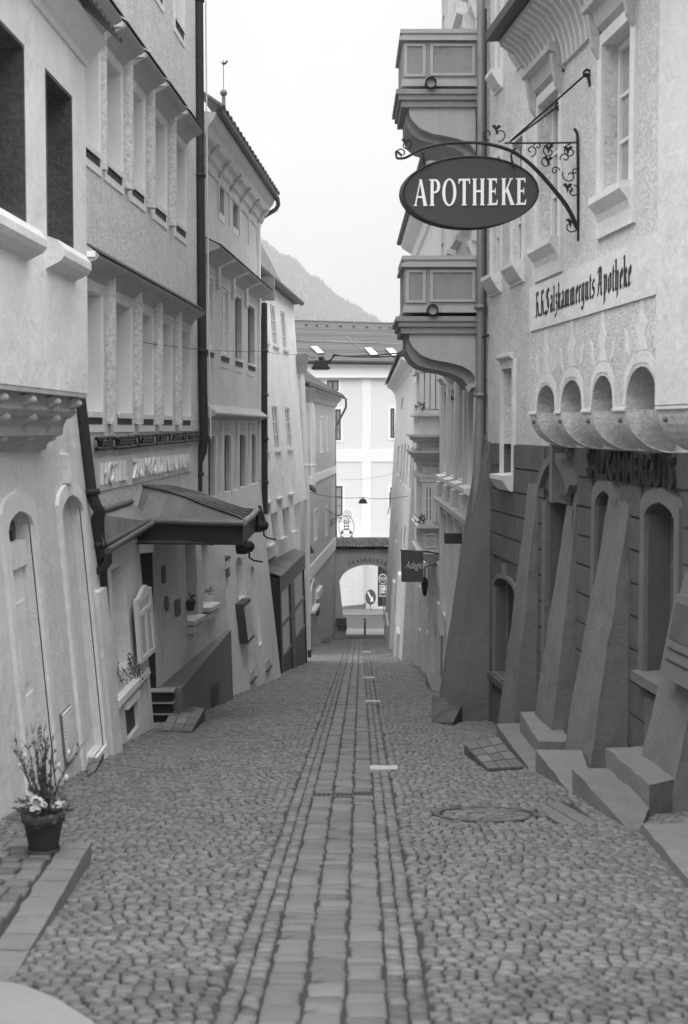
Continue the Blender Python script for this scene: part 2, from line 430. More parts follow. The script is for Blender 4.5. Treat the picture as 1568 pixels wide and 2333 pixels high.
SLN = V((0, .126, 1)).normalized()       # street normal
def stone_frame(x, y, th, z):
    e1 = V((math.cos(th), math.sin(th), 0)); e1.z = -.126 * e1.y
    e2 = V((-math.sin(th), math.cos(th), 0)); e2.z = -.126 * e2.y
    return V((x, y, z)), e1.normalized(), e2.normalized()
def stone_shape(seed, n=8, cham=.16, dome=.0, sq=False):
    rg = random.Random(seed); vs = []
    oct_ = [(-.5, -.43), (-.45, -.5), (.45, -.5), (.5, -.43), (.5, .43), (.45, .5), (-.45, .5), (-.5, .43)] if n == 8 else [(-.5, -.5), (.5, -.5), (.5, .5), (-.5, .5)]
    j = .045 if n == 8 else .05
    if sq: oct_ = [(a if abs(a) == .5 else math.copysign(.455, a), b if abs(b) == .5 else math.copysign(.44, b)) for a, b in oct_]; j = .032; cham = .10
    base = [(a + rg.uniform(-j, j), b + rg.uniform(-j, j)) for a, b in oct_]
    for k, (sc, z) in enumerate(((1.0, -.6), (1.0, -.10), (1 - cham, 0))):
        for a, b in base: vs.append((a * sc, b * sc, z + (rg.uniform(-.03, .03) if k == 2 else 0)))
    fs = [[r * n + i, r * n + (i + 1) % n, (r + 1) * n + (i + 1) % n, (r + 1) * n + i] for r in range(2) for i in range(n)]
    vs.append((rg.uniform(-.05, .05), rg.uniform(-.05, .05), .02 + rg.uniform(-.03, .03))); c = len(vs) - 1
    fs += [[2 * n + i, 2 * n + (i + 1) % n, c] for i in range(n)]
    return vs, fs
def stone_meshes(name, mat_, k=8):
    res = []
    for i in range(k):
        vs, fs = stone_shape(i * 7 + 1, 8, .10, sq=name == 'sett'); me = bpy.data.meshes.new(name)
        me.from_pydata(vs, [], fs); me.polygons.foreach_set('use_smooth', [True] * len(fs)); me.materials.append(mat_); res.append(me)
    return res
SH4 = [stone_shape(100 + i, 4, .12) for i in range(12)]
SH8 = [stone_shape(300 + i, 8, .10) for i in range(12)]
SHS = [stone_shape(500 + i, 8, sq=True) for i in range(12)]
HS = .085
def lay(stones, nm, mat_, parent, limit=300):
    """the `limit` stones that show largest become objects, the rest one joined part"""
    def vis(s):
        x, y = s[0], s[1]
        return y * (1 if y > 5.35 and abs(x) < y * .247 else 50)
    stones.sort(key=vis)
    mes = stone_meshes(nm, mat_); L = LOC[parent.name]
    from mathutils import Matrix
    for i, (x, y, th, la, lb, z) in enumerate(stones[:limit]):
        c, e1, e2 = stone_frame(x, y, th, z)
        o = bpy.data.objects.new(nm, mes[i % 8]); COL.objects.link(o); o.parent = parent
        mx = Matrix((e1 * la, e2 * lb, SLN * HS)).transposed().to_4x4(); mx.translation = c - L
        o.matrix_local = mx
    vs = []; fs = []
    rg = random.Random(5)
    for x, y, th, la, lb, z in stones[limit:]:
        c, e1, e2 = stone_frame(x, y, th, z)
        sv, sf = rg.choice(SHS if nm == 'sett' else SH8 if y < 11 else SH4); b = len(vs)
        a1 = e1 * la; a2 = e2 * lb; a3 = SLN * HS
        vs += [c + a1 * p[0] + a2 * p[1] + a3 * p[2] for p in sv]
        fs += [[b + q for q in f] for f in sf]
    me = bpy.data.meshes.new(nm); me.from_pydata([v - L for v in vs], [], fs)
    me.polygons.foreach_set('use_smooth', [True] * len(fs)); me.materials.append(mat_)
    o = bpy.data.objects.new(nm + '_paving', me); COL.objects.link(o); o.parent = parent; o['kind'] = 'stuff'
    return o
rg = random.Random(11)
MH = (1.09, 10.75, .40)      # round inspection cover: x, y, radius
setts = []; cob = []
for c in range(3):           # the gutter strip: three courses of large setts
    y = 4.2 + rg.uniform(0, .2)
    while y < 69.5:
        ln = rg.choice((rg.uniform(.085, .13), rg.uniform(.12, .19), rg.uniform(.17, .24))) if y < 40 else rg.uniform(.3, .45)
        x = xs(y) + (c - 1) * .172
        if not (11.75 < y + ln / 2 < 12.1):
            setts.append((x + rg.uniform(-.006, .006), y + ln / 2, rg.uniform(-.05, .05) - .0118, rg.uniform(.148, .161), ln - rg.uniform(.004, .009), gz(y + ln / 2) + wob(x, y) - .010 + rg.uniform(-.007, .006)))
        y += ln
for side in (-1, 1):         # rows of small setts along the strip
    for c in range(2):
        y = 4.2
        while y < 69.5:
            ln = rg.uniform(.07, .115)
            x = xs(y) + side * (.258 + .040 + c * .080)
            cob.append((x + rg.uniform(-.005, .005), y + ln / 2, rg.uniform(-.06, .06), .071, ln - .008, gz(y + ln / 2) + wob(x, y) - .004 + rg.uniform(-.005, .005)))
            y += ln
def in_platform(x, y): return x < -1.60 + (8.7 - y) * .055 and y < 8.72
for side in (-1, 1):
    rows = int(70 / .1); yk = 3.4
    while yk < 71:
        rh = .070 if yk < 30 else .105
        yk += rh
        xa = xs(yk) + side * .415; xb = interp(XL if side < 0 else XR, yk) + side * .15
        W = abs(xb - xa); sag = .24 * min(1, W / 2.0)
        x = xa; s = rg.uniform(0, .04)
        while s < W:
            ww = rg.uniform(.058, .088) if yk < 30 else rg.uniform(.09, .125)
            q = (s + ww / 2) / W * 2 - 1
            yy_ = yk - sag * (1 - q * q) + .03 * noise.noise(V((s * 1.3 + side * 9, yk * .5, 2)))
            sl = sag * 2 * q / (W / 2) * side
            xx = xa + side * (s + ww / 2)
            s += ww
            if in_platform(xx, yy_) or yy_ > 70.4 or yy_ < 3.6: continue
            if (xx - MH[0]) ** 2 + (yy_ - MH[1]) ** 2 < (MH[2] + .03) ** 2: continue
            if 1.52 < xx < 1.86 and 10.2 < yy_ < 11.45: continue
            cob.append((xx, yy_, math.atan(sl) * .8 + rg.uniform(-.12, .12), ww - rg.uniform(.005, .012), rh - rg.uniform(.002, .007),
                        gz(yy_) + wob(xx, yy_) + rg.uniform(-.006, .004)))
lay(cob, 'cobblestone', M['cobble'], street)
lay(setts, 'sett', M['sett'], street)

# round inspection cover filled with stones, with a dark iron ring
mh = thing('manhole_cover', 'round inspection cover filled with small stones inside a dark iron ring', 'manhole cover', (MH[0], MH[1], gz(MH[1])))
def on_street(x, y, dz=0): return V((x, y, gz(y) + dz))
def ringpts(r, n=40, dz=0): return [on_street(MH[0] + r * math.cos(2 * math.pi * i / n), MH[1] + r * math.sin(2 * math.pi * i / n), dz) for i in range(n)]
mb = MB(); A = ringpts(.40, dz=.004); B = ringpts(.36, dz=.004); A0 = ringpts(.41, dz=-.05); B0 = ringpts(.34, dz=-.05)
for i in range(40):
    j = (i + 1) % 40
    mb.add([A[i], A[j], B[j], B[i]], [[0, 1, 2, 3]]); mb.add([A0[i], A0[j], A[j], A[i]], [[0, 1, 2, 3]]); mb.add([B[i], B[j], B0[j], B0[i]], [[0, 1, 2, 3]])
mb.build('iron_ring', M['metal_plate'], mh)
mes = stone_meshes('cover_stone', M['cobble'], 4)
from mathutils import Matrix
for rr, n_ in ((.29, 19), (.19, 12), (.09, 6), (0, 1)):
    for k in range(n_):
        a = 2 * math.pi * k / n_
        x, y = MH[0] + rr * math.cos(a), MH[1] + rr * math.sin(a)
        c, e1, e2 = stone_frame(x, y, a + math.pi / 2, gz(y) + rg.uniform(-.004, .006))
        o = bpy.data.objects.new('cover_stone', mes[k % 4]); COL.objects.link(o); o.parent = mh
        mx = Matrix((e1 * (.086 if rr else .09), e2 * .088, SLN * HS)).transposed().to_4x4(); mx.translation = c - LOC[mh.name]; o.matrix_local = mx
# band of dark bricks beside it
br = thing('brick_band', 'dark brick-edged valve cover panel beside the round inspection cover', 'utility cover', on_street(1.69, 10.8))
for k in range(10):
    for c in range(2):
        x = 1.60 + c * .15 + (k - 4.5) * -.012; y = 10.32 + k * .118
        c_, e1, e2 = stone_frame(x, y, .1, gz(y) - .003)
        mb = MB(); mb.prism([c_ - e1 * .068 - e2 * .053, c_ + e1 * .068 - e2 * .053, c_ + e1 * .068 + e2 * .053, c_ - e1 * .068 + e2 * .053], -SLN * .05)
        mb.build('brick', M['plinth'], br, bevel=.006)
# drain across the gutter strip
dr = thing('drain_channel', 'dark iron drain grating set across the large paving setts', 'drain', on_street(xs(11.9), 11.9))
mb = MB(); x0 = xs(11.9) - .30; x1 = xs(11.9) + .30
for (ya, yb) in ((11.80, 11.83), (12.02, 12.05)):
    mb.prism([on_street(x0, ya, -.012), on_street(x1, ya, -.012), on_street(x1, yb, -.012), on_street(x0, yb, -.012)], (0, 0, -.06))
mb.build('drain_frame', M['metal_plate'], dr)
for k in range(15):
    xa = x0 + .03 + k * .038
    mb = MB(); mb.prism([on_street(xa, 11.83, -.018), on_street(xa + .024, 11.83, -.018), on_street(xa + .024, 12.02, -.018), on_street(xa, 12.02, -.018)], (0, 0, -.04)); mb.build('grate_bar', M['metal_plate'], dr)
# white marker strips to the right of the gutter strip
for i, (ua, ub, va, vb, lab) in enumerate(((843, 906, 1747, 1756, 'long white metal marker plate set in the cobbles, nearest to the drain'), (832, 867, 1596.5, 1600.5, 'thin white marker strip in the cobbles, second from the near one'),
                                   (829, 853, 1543, 1546.5, 'thin white marker strip in the cobbles, third going down the street'), (824, 846, 1484, 1486.5, 'thin white marker strip in the cobbles, farthest down by the arch'))):
    p = [ground(ua, vb), ground(ub, vb), ground(ub, va), ground(ua, va)]
    mb = MB(); mb.prism([q + V((0, 0, .016)) for q in p], (0, 0, -.04))
    if i == 0:
        g0 = [p[0].lerp(p[1], t) for t in (.12, .88)]; g1 = [p[3].lerp(p[2], t) for t in (.12, .88)]
    tag(mb.build('marker_strip', M['white_paint'], loc=p[0]), lab, 'road marking', 'white marker strips down the street')

# raised cobbled platform in the left foreground with its kerb stones
PLX0, PLX1 = -2.9, -1.53
def plz(y): return -2.56 + (8.7 - y) * .076
pf = thing('raised_platform', 'raised cobbled platform with kerb stones under the flower pot, bottom left', 'platform', (-2.0, 8.7, plz(8.7)))
def px1(y): return -1.565 + (8.7 - y) * .055
mb = MB()
for a, b in zip([3 + i * .57 for i in range(10)], [3.57 + i * .57 for i in range(10)]):
    mb.prism([(PLX0, a, plz(a) - .022), (px1(a) - .02, a, plz(a) - .022), (px1(b) - .02, b, plz(b) - .022), (PLX0, b, plz(b) - .022)], (0, 0, -.5))
mb.build('platform_bed', M['mortar'], pf)
y = 3.0
while y < 8.6:
    ln = min(rg.uniform(.24, .40), 8.70 - y); b = y + ln - .012
    mb = MB(); a = y
    mb.prism([(px1(a) - .17, a, plz(a)), (px1(a), a, plz(a)), (px1(b), b, plz(b)), (px1(b) - .17, b, plz(b))], (0, 0, -.45))
    roughen(mb.build('kerb_stone', M['stone'], pf), 6, .012, 5); y += ln
x = px1(8.5) - .18
while x > -2.8:
    ln = rg.uniform(.3, .44); mb = MB()
    mb.prism([(x - ln + .012, 8.53, plz(8.53)), (x, 8.53, plz(8.53)), (x, 8.70, plz(8.7)), (x - ln + .012, 8.70, plz(8.7))], (0, 0, -.45))
    roughen(mb.build('kerb_stone', M['stone'], pf), 6, .012, 5); x -= ln
pst = []
y = 3.3
while y < 8.45:
    ln = rg.uniform(.12, .16); x = px1(y) - .19 - rg.uniform(0, .03)
    while x > -2.8:
        w_ = rg.uniform(.10, .15); pst.append((x - w_ / 2, y + ln / 2, rg.uniform(-.06, .06), w_ - .014, ln - .014)); x -= w_
    y += ln
mes = stone_meshes('platform_cobble', M['cobble'], 6); PN = V((0, .076, 1)).normalized()
for i, (x, y, th, la, lb) in enumerate(pst[-300:]):
    e1 = V((math.cos(th), math.sin(th), 0)); e2 = V((-math.sin(th), math.cos(th), -.076)).normalized()
    o = bpy.data.objects.new('platform_cobble', mes[i % 6]); COL.objects.link(o); o.parent = pf
    mx = Matrix((e1 * la, e2 * lb, PN * HS)).transposed().to_4x4(); mx.translation = V((x, y, plz(y) + rg.uniform(-.002, .007))) - LOC[pf.name]; o.matrix_local = mx
# pale smooth slab at the very bottom left, nearest the camera
mb = MB(); p = [ground(-60, 2250), ground(50, 2266), ground(130, 2300), ground(200, 2345), ground(300, 2420), ground(-120, 2420)]
mb.prism([q + V((0, 0, .045)) for q in p], (0, 0, -.3))
tag(mb.build('stone_slab', M['pavement'], loc=p[1], bevel=.02), 'smooth pale stone slab on the cobbles at the bottom left corner', 'stone slab')

# dirt, grit and small weeds collected along the foot of the walls
rg = random.Random(44); mb = MB()
for k in range(2600):
    y = 5 + 45 * rg.random() ** 1.6; side = rg.choice((-1, 1))
    xw = interp(XL, y) + .12 if side < 0 else interp(XR, y) - .12
    x = xw - side * abs(rg.gauss(0, .10)) + side * .04; z = gz(y) + wob(x, y) - .004; r_ = rg.uniform(.006, .022)
    if in_platform(x, y): continue
    a = rg.uniform(0, 6.28); c_ = V((x, y, z))
    ps = [c_ + V((r_ * math.cos(a + i * 2.1) * rg.uniform(.6, 1.3), r_ * math.sin(a + i * 2.1) * rg.uniform(.6, 1.3), 0)) for i in range(3)]
    mb.add(ps + [c_ + V((0, 0, r_ * rg.uniform(.5, 1.1)))], [[0, 1, 3], [1, 2, 3], [2, 0, 3]])
gt_ = mb.build('wall_foot_grit', M['stone_dark'], street); gt_['kind'] = 'stuff'
# stone step slabs along the right hand house
def slab(nm, top, lab, gr, drop=.6, m_=None):
    mb = MB(); mb.loft(top, [q - V((0, 0, drop)) for q in top])
    return tag(roughen(mb.build(nm, m_ or M['stone'], loc=top[0]), 16, .012, 3.5), lab, 'stone step', gr)
def zline(pts, za, ya, zb, yb):
    """pixel points on the sloping plane through z=za at y=ya and z=zb at y=yb"""
    k = (zb - za) / (yb - ya); res = []
    for u, v in pts:
        d = ray(u, v); t = (za - k * ya) / (d.z - k * d.y); res.append(d * t)
    return res
G1 = 'long step slabs beside the buttresses'
slab('step_slab', zline([(1130, 1649), (1200, 1647), (1260, 1706), (1215, 1764)], -3.51, 16.9, -3.31, 13.7), 'worn stone slab wedge nearest the tall sloping buttress', G1)
slab('step_slab', zline([(1221, 1708), (1325, 1709), (1345, 1765), (1303, 1813)], -3.085, 13.6, -3.115, 12.1), 'stone slab wedge below the buttress beside the pedimented door', G1)
slab('step_slab', zline([(1304, 1751), (1400, 1751), (1480, 1841), (1449, 1908)], -2.885, 12.1, -2.86, 10.0), 'long stone slab wedge with a second step on it', G1)
slab('step_slab', zline([(1463, 1876), (1680, 1870), (1800, 2100), (1640, 2090)], -2.785, 10.0, -2.55, 8.0), 'stone slab at the right edge below the display case', G1)
G2 = 'upper steps in front of the right hand doors'
slab('upper_step', zline([(1380, 1703), (1478, 1700), (1540, 1775), (1480, 1790)], -2.72, 12.1, -2.72, 11.0), 'upper stone step standing on the long slab by the arched opening', G2, .3)
slab('upper_step', zline([(1186, 1621.5), (1258, 1619), (1300, 1690), (1228, 1690)], -3.22, 16.3, -3.22, 15), 'upper stone step in front of the pedimented door', G2, .4)

# small cobbled drive-over wedges standing out of the street
def wedge(nm, pts, far, lab, dark=True):
    """pts: ground outline near-left, near-right, far-right, far-left; far = height of the far end"""
    p = [ground(*q) for q in pts]
    top = [p[0] + V((0, 0, .012)), p[1] + V((0, 0, .012)), p[2] + V((0, 0, far)), p[3] + V((0, 0, far))]
    w_ = thing(nm, lab, 'ramp', p[0])
    mb = MB(); mb.loft(top, [q - V((0, 0, .4)) for q in p]); mb.build('wedge_body', M['stone_dark'], w_)
    n = 4
    for i in range(n):
        for j in range(3):
            a, b = i / n + .012, (i + 1) / n - .012; c, d = j / 3 + .015, (j + 1) / 3 - .015
            def bl(s_, t_): return top[0].lerp(top[1], t_).lerp(top[3].lerp(top[2], t_), s_)
            mb = MB(); q = [bl(a, c), bl(a, d), bl(b, d), bl(b, c)]
            mb.loft([k + V((0, 0, .012)) for k in q], [k - V((0, 0, .01)) for k in q]); mb.build('paving_stone', M['sett'], w_, bevel=.006)
    return w_
wedge('paved_wedge', [(1112, 1757), (1195, 1752), (1135, 1700), (1058, 1719)], .10, 'low paved wedge ramp with a dark upright side, right of the gutter strip')
wedge('paved_wedge', [(368, 1668), (437, 1670), (468, 1640), (396, 1630)], .16, 'paved wedge ramp before the stair recess in the left hand house')
wedge('paved_wedge', [(200, 1772), (216, 1762), (256, 1702), (200, 1702)], .10, 'small stone wedge at the corner foot of the nearest left house')

# ================================================================== LEFT HAND SIDE
# ------------------------------------------------------------------ L1: nearest house with the overhanging bay
L1U = PL((-2.724, 0), (-2.724 + .27, 10), 'L')
L1L = PL((-2.83, 0), (-2.83, 10), 'L', lean=.088)
h1 = thing('bay_house', 'pale plastered house with overhanging upper bay and two dark deep windows, nearest on the left', 'house', (-2.9, 13, gz(13)))
se = L1U.hit(197.5, 500)[0]
w2 = L1U.rect(105, 165, 156, 538); w1 = L1U.rect(-60, 57, 105, 505, at=57)
w1 = (w1[0], w1[1], w2[2] - .01, w2[3])
top = L1U.hit(202, 162)[1]; bot = L1U.hit(196, 896)[1]
facade(L1U, [(-3, bot), (se, bot), (se, top + .9), (-3, top + .9)], [(rp(w2), .42), (rp(w1), .42)], M['plaster_pale'], h1, 'bay_wall', thick=1.1)
for r in (w2, w1):
    mb = MB(); d1 = .004
    rr = grow(r, -.004)   # dark stone lining of the reveal
    for (a, b, c, d) in ((rr[0], rr[0] + .03, rr[2], rr[3]), (rr[1] - .03, rr[1], rr[2], rr[3]), (rr[0] + .03, rr[1] - .03, rr[3] - .03, rr[3])):
        pbox(mb, L1U, (a, b, c, d), -.40, d1)
    lining = mb.build('window_lining', M['stone_dark'], h1)
    wo = window(L1U, (rr[0] + .03, rr[1] - .03, rr[2] + .0, rr[3] - .03), .38, h1, M['frame_dark'], M['glass'], 2, 3)
    mb = MB(); s0, s1, hh = r[0] - .05, r[1] + .04, r[2]
    prof = [(-.40, hh + .012), (.0, hh + .004), (.10, hh - .03), (.15, hh - .10), (.15, hh - .16), (.12, hh - .20), (0, hh - .26)]
    profile_run(mb, L1U, s0, s1, prof); mb.build('sill', M['trim'], wo)
# moulded cornice and tiled eave
mb = MB()
prof = [(-.3, top), (.02, top), (.03, top + .03), (.035, top + .05), (.07, top + .08), (.11, top + .13), (.15, top + .18), (.19, top + .20), (.20, top + .23), (-.3, top + .24)]
profile_run(mb, L1U, -3, se + .05, prof); mb.build('cornice', M['trim'], h1)
rng = random.Random(3)
for k in range(34):
    s0 = se + .10 - k * .185
    mb = MB()
    a = L1U.pt(s0, top + .25, .31); b = L1U.pt(s0, top + .85, -.35)
    for j in range(5):
        pa = a.lerp(b, j / 5); pb = a.lerp(b, (j + 1) / 5 + .05)
        t = L1U.t * .17; upn = V((.3, 0, 1)).normalized() * .03
        mb.loft([pa - t * .5, pa + t * .5, pa + t * .35 + upn, pa - t * .35 + upn], [pb - t * .5, pb + t * .5, pb + t * .35 + upn, pb - t * .35 + upn])
    mb.build('roof_tile', M['tile_roof'], h1)
# corbel table under the bay
mb = MB()
prof = [(-.6, bot + .004), (-.005, bot + .004), (-.005, bot - .04), (-.10, bot - .045), (-.115, bot - .10), (-.10, bot - .17), (-.14, bot - .215), (-.20, bot - .24), (-.23, bot - .31),
        (-.235, bot - .38), (-.30, bot - .40), (-.37, bot - .44), (-.40, bot - .52), (-.6, bot - .52)]
profile_run(mb, L1U, -3, se - .03, prof); mb.build('corbel_course', M['plaster_grey'], h1)
for row, (dd, hh, ln) in enumerate(((-.03, -.095, .17), (-.13, -.235, .17), (-.27, -.40, .15))):
    for k in range(9):
        s0 = se - .25 - k * .85 - (row % 2) * .42
        mb = MB(); c = L1U.pt(s0, bot + hh, dd)
        mb.sphere(c - L1U.n * .03, .055, 10, 8, (1, 1.5, .7)); mb.loft([c + L1U.t * a_ - L1U.n * .02 + V((0, 0, z_)) for a_, z_ in ((-.10, .05), (.10, .05), (.07, -.03), (-.07, -.03))], [c + L1U.t * a_ * 1.6 - L1U.n * .26 + V((0, 0, z_ - .12)) for a_, z_ in ((-.10, .10), (.10, .10), (.07, -.03), (-.07, -.03))])
        mb.build('corbel', M['plaster_grey'], h1, bevel=.015)
# battered lower wall with a pointed door arch and a blind niche
sl_ = L1L.sy(15.55)
a1 = L1L.rect(11, 70, 1215, 1215); a2 = L1L.rect(135, 185, 1180, 1180)
k1 = L1L.hit(42, 1163)[1]; sp1 = L1L.hit(11, 1212)[1]; k2 = L1L.hit(162, 1126)[1]; sp2 = L1L.hit(135, 1176)[1]
p1 = archp(a1[0], a1[1], -3.6, sp1, k1, .25); p2 = archp(a2[0], a2[1], -3.35, sp2, k2, .25)
facade(L1L, [(-3, -6), (sl_, -6), (sl_, 1.2), (-3, 1.2)], [(p1, .14), (p2, .10, True)], M['plaster_lower'], h1, 'lower_wall', thick=1.2)
def scale_poly(p, g): 
    cx = sum(q[0] for q in p) / len(p); cy = (max(q[1] for q in p) + min(q[1] for q in p)) / 2
    hx = (max(q[0] for q in p) - min(q[0] for q in p)) / 2; hy = (max(q[1] for q in p) - min(q[1] for q in p)) / 2
    return [(cx + (q[0] - cx) * (hx + g) / hx, cy + (q[1] - cy) * (hy + g) / hy) for q in p]
for nm, p, wd in (('door_surround', p1, .17), ('niche_surround', p2, .13)):
    mb = MB(); ring(mb, L1L, scale_poly(p, wd), p, -.01, .035); mb.build(nm, M['trim'], h1)
mb = MB(); pbox(mb, L1L, (a2[0] + .35, a2[0] + .55, k2 + .12, k2 + .42), .0, .06); mb.build('keystone', M['trim'], h1, bevel=.01)
mb = MB(); pbox(mb, L1L, (a1[0] + .01, a1[1] - .01, -3.6, sp1 - .35), -.135, -.10)
door = mb.build('door', M['plaster_pale'], h1)
mb = MB(); pbox(mb, L1L, (a1[0] + .004, a1[1] - .004, sp1 - .35, sp1 - .13), -.13, -.05); mb.build('transom', M['trim'], door)
mb = MB(); mb.poly([L1L.pt(a, h, -.13) for a, h in archp(a1[0], a1[1], sp1 - .13, sp1, k1, .25)]); mb.build('fanlight', M['glass'], door)
for k in range(1, 4):
    sx = a1[0] + (a1[1] - a1[0]) * k / 4; mb = MB()
    pbox(mb, L1L, (sx - .02, sx + .02, sp1 - .13, k1 - .1 - abs(k - 2) * .08), -.125, -.10); mb.build('fanlight_bar', M['frame_dark'], door)
for f0, f1 in ((.12, .46), (.56, .90)):
    for g0, g1 in ((-3.2, -2.3), (-2.2, -1.5)):
        mb = MB(); pbox(mb, L1L, (a1[0] + (a1[1] - a1[0]) * f0, a1[0] + (a1[1] - a1[0]) * f1, g0, g1), -.10, -.088); mb.build('door_panel', M['plaster_pale'], door, bevel=.006)
mb = MB(); pbox(mb, L1L, (a1[0] + (a1[1] - a1[0]) * .5, a1[0] + (a1[1] - a1[0]) * .515, -3.5, sp1 - .37), -.102, -.085); mb.build('door_gap', M['void'], door)
# vent grille at the niche foot
vg = L1L.rect(141, 165, 1622, 1750)
mb = MB(); pbox(mb, L1L, vg, -.01, .02); g = mb.build('vent_grille', M['frame_grey'], h1)
for k in range(14):
    hh = vg[2] + (vg[3] - vg[2]) * (k + .5) / 14
    mb = MB(); pbox(mb, L1L, (vg[0] + .02, vg[1] - .02, hh - .012, hh + .012), .012, .035); mb.build('louvre', M['trim'], g)
# pilaster at the far corner
mb = MB(); pbox(mb, L1L, (sl_ - .55, sl_ + .004, -6, -1.75), .002, .07); mb.build('corner_pilaster', M['plaster_lower'], h1)

def downpipe(name, path, r, label, loc, m_='pipe_dark', group='rainwater downpipes', rings=(), cat='downpipe'):
    t = thing(name, label, cat, loc, group)
    mb = MB(); mb.tube(path, r, 12); mb.build('pipe', M[m_], t)
    r = max(r) if isinstance(r, list) else r
    for p in rings:
        mb = MB(); mb.lathe(V(p) - V((0, 0, .03)), [(r * 1.02, 0), (r * 1.28, .0), (r * 1.28, .06), (r * 1.02, .06)], 12); mb.build('pipe_collar', M[m_], t)
    return t
pp = [(187, 908, 15.2), (200, 1020, 15.25), (212, 1120, 15.3), (222, 1150, 15.3), (232, 1165, 15.35), (226, 1185, 15.4), (229, 1240, 15.5), (238, 1375, 15.75), (241, 1480, 15.9)]
pts = [at_y(*q) + V((-.02, 0, 0)) for q in pp]
downpipe('downpipe', pts, [.062] * 4 + [.066] + [.075] * 4, 'dark downpipe with a bend running down the corner of the nearest left house', pts[-1], rings=(pts[2], pts[6]), m_='pipe_dark')

# ------------------------------------------------------------------ L2: roughcast inn with two rows of deep white windows
L2U = PL((-2.82 - .05 * 15.6, 0), (-2.82 - .05 * 15.6 + .5, 10), 'L')
h2 = thing('inn_house', 'tall roughcast house with two rows of five deep white windows above the metal canopy', 'house', (-2.8, 19, gz(19)))
n0 = L2U.sy(15.3); n1 = L2U.hit(451, 400)[0]
z1t = L2U.hit(296, 192)[1]; z1b = L2U.hit(300, 424)[1]
z2t = L2U.hit(347, 721)[1]; z2b = L2U.hit(350, 950)[1]
R1 = []; R2 = []
for a, b in ((204, 226), (240, 276), (297, 326), (349.5, 376), (398, 420.5)): R1.append(L2U.rect(a, b, 300, 300)[:2] + (z1b, z1t))
for a, b in ((200, 231), (262, 298), (319, 347), (365, 390), (411.5, 432)): R2.append(L2U.rect(a, b, 800, 800)[:2] + (z2b, z2t))
R1[0] = (n0 + .12,) + R1[0][1:]; R2[0] = (n0 + .12,) + R2[0][1:]
z3b = L2U.hit(405, 55)[1]
R3 = [L2U.rect(a, b, 60, 60)[:2] + (z3b, z3b + 1.6) for a, b in ((347, 370), (398, 418))]
facade(L2U, [(n0, -1.45), (n1, -1.45), (n1, 11), (n0, 11)], [(rp(r), .34) for r in R1 + R2 + R3], M['roughcast'], h2, 'wall', thick=.5)
for i, r in enumerate(R1 + R2 + R3):
    inner = grow(r, -.012)
    mb = MB()     # white painted reveal lining and flat surround
    for q in ((r[0] + .002, r[0] + .014, r[2], r[3]), (r[1] - .014, r[1] - .002, r[2], r[3]), (r[0] + .014, r[1] - .014, r[3] - .014, r[3] - .002), (r[0] + .014, r[1] - .014, r[2] + .002, r[2] + .014)):
        pbox(mb, L2U, q, -.32, .003)
    ring(mb, L2U, rp(grow(r, .085, .0, .20)), rp(grow(r, -.001)), -.004, .014)
    sur = mb.build('window_surround', M['reveal'], h2)
    wo = window(L2U, grow(r, -.015), .29, h2, M['frame_white'], M['glass'], 2, 3, fw=.055)
    mb = MB(); hh = r[2] + .012     # metal sill with dark gap under it
    profile_run(mb, L2U, r[0] + .015, r[1] - .02, [(-.26, hh + .06), (.045, hh + .02), (.045, hh - .045), (.035, hh - .045), (.03, hh + .0), (-.26, hh + .03)])
    mb.build('sill', M['trim'], wo)
    mb = MB(); pbox(mb, L2U, (r[0] + .02, r[1] - .05, r[2] - .11, r[2] - .02), .012, .018); mb.build('vent_slot', M['frame_dark'], sur)
def hood(P, s0, s1, hb, ht, pr, parent, m_, lid, name='window_hood'):
    mb = MB(); k = ht - hb
    prof = [(0, hb), (pr * .25, hb + k * .18), (pr * .55, hb + k * .32), (pr * .85, hb + k * .40), (pr, hb + k * .46), (pr, hb + k * .56), (0, ht)]
    profile_run(mb, P, s0, s1, prof); o = mb.build(name, m_, parent)
    mb = MB(); profile_run(mb, P, s0 - .01, s1 + .01, [(-.02, ht + .004), (pr + .03, hb + k * .56), (pr + .03, hb + k * .59), (-.02, ht + .02)]); mb.build('hood_flashing', lid, o)
    return o
for rows, pr, hh in ((R1, .25, .40), (R2, .22, .38)):
    for i, r in enumerate(rows):
        g0 = r[0] - .22; g1 = r[1] + .22
        if i: g0 = (rows[i - 1][1] + r[0]) / 2 + .16
        if i < 4: g1 = (rows[i + 1][0] + r[1]) / 2 - .05
        if rows is R2:                       # the lower hoods run together in one stepped line
            if i: g0 = (rows[i - 1][1] + r[0]) / 2 + .02
            if i < 4: g1 = (rows[i + 1][0] + r[1]) / 2 - .02
        ho = hood(L2U, max(g0, n0), g1, r[3] + .12, r[3] + .12 + hh, pr, h2, M['hood_plaster'], M['pipe_dark'])
        mb = MB(); pbox(mb, L2U, (max(g0, n0) - .02, max(g0, n0) + .08, r[3] + .30, r[3] + .36), 0, pr - .03); mb.build('hood_bracket', M['trim'], ho)
        if i < 4:                            # round headed strip between the windows
            m_ = (rows[i + 1][0] + r[1]) / 2; wd = min(.10, (rows[i + 1][0] - r[1]) / 2 - .1)
            if wd > .03:
                mb = MB(); mb.tube([L2U.pt(m_, r[2] - .1, .0), L2U.pt(m_, r[3] + .30, .0)], wd, 10); mb.build('strip', M['roughcast'], h2)
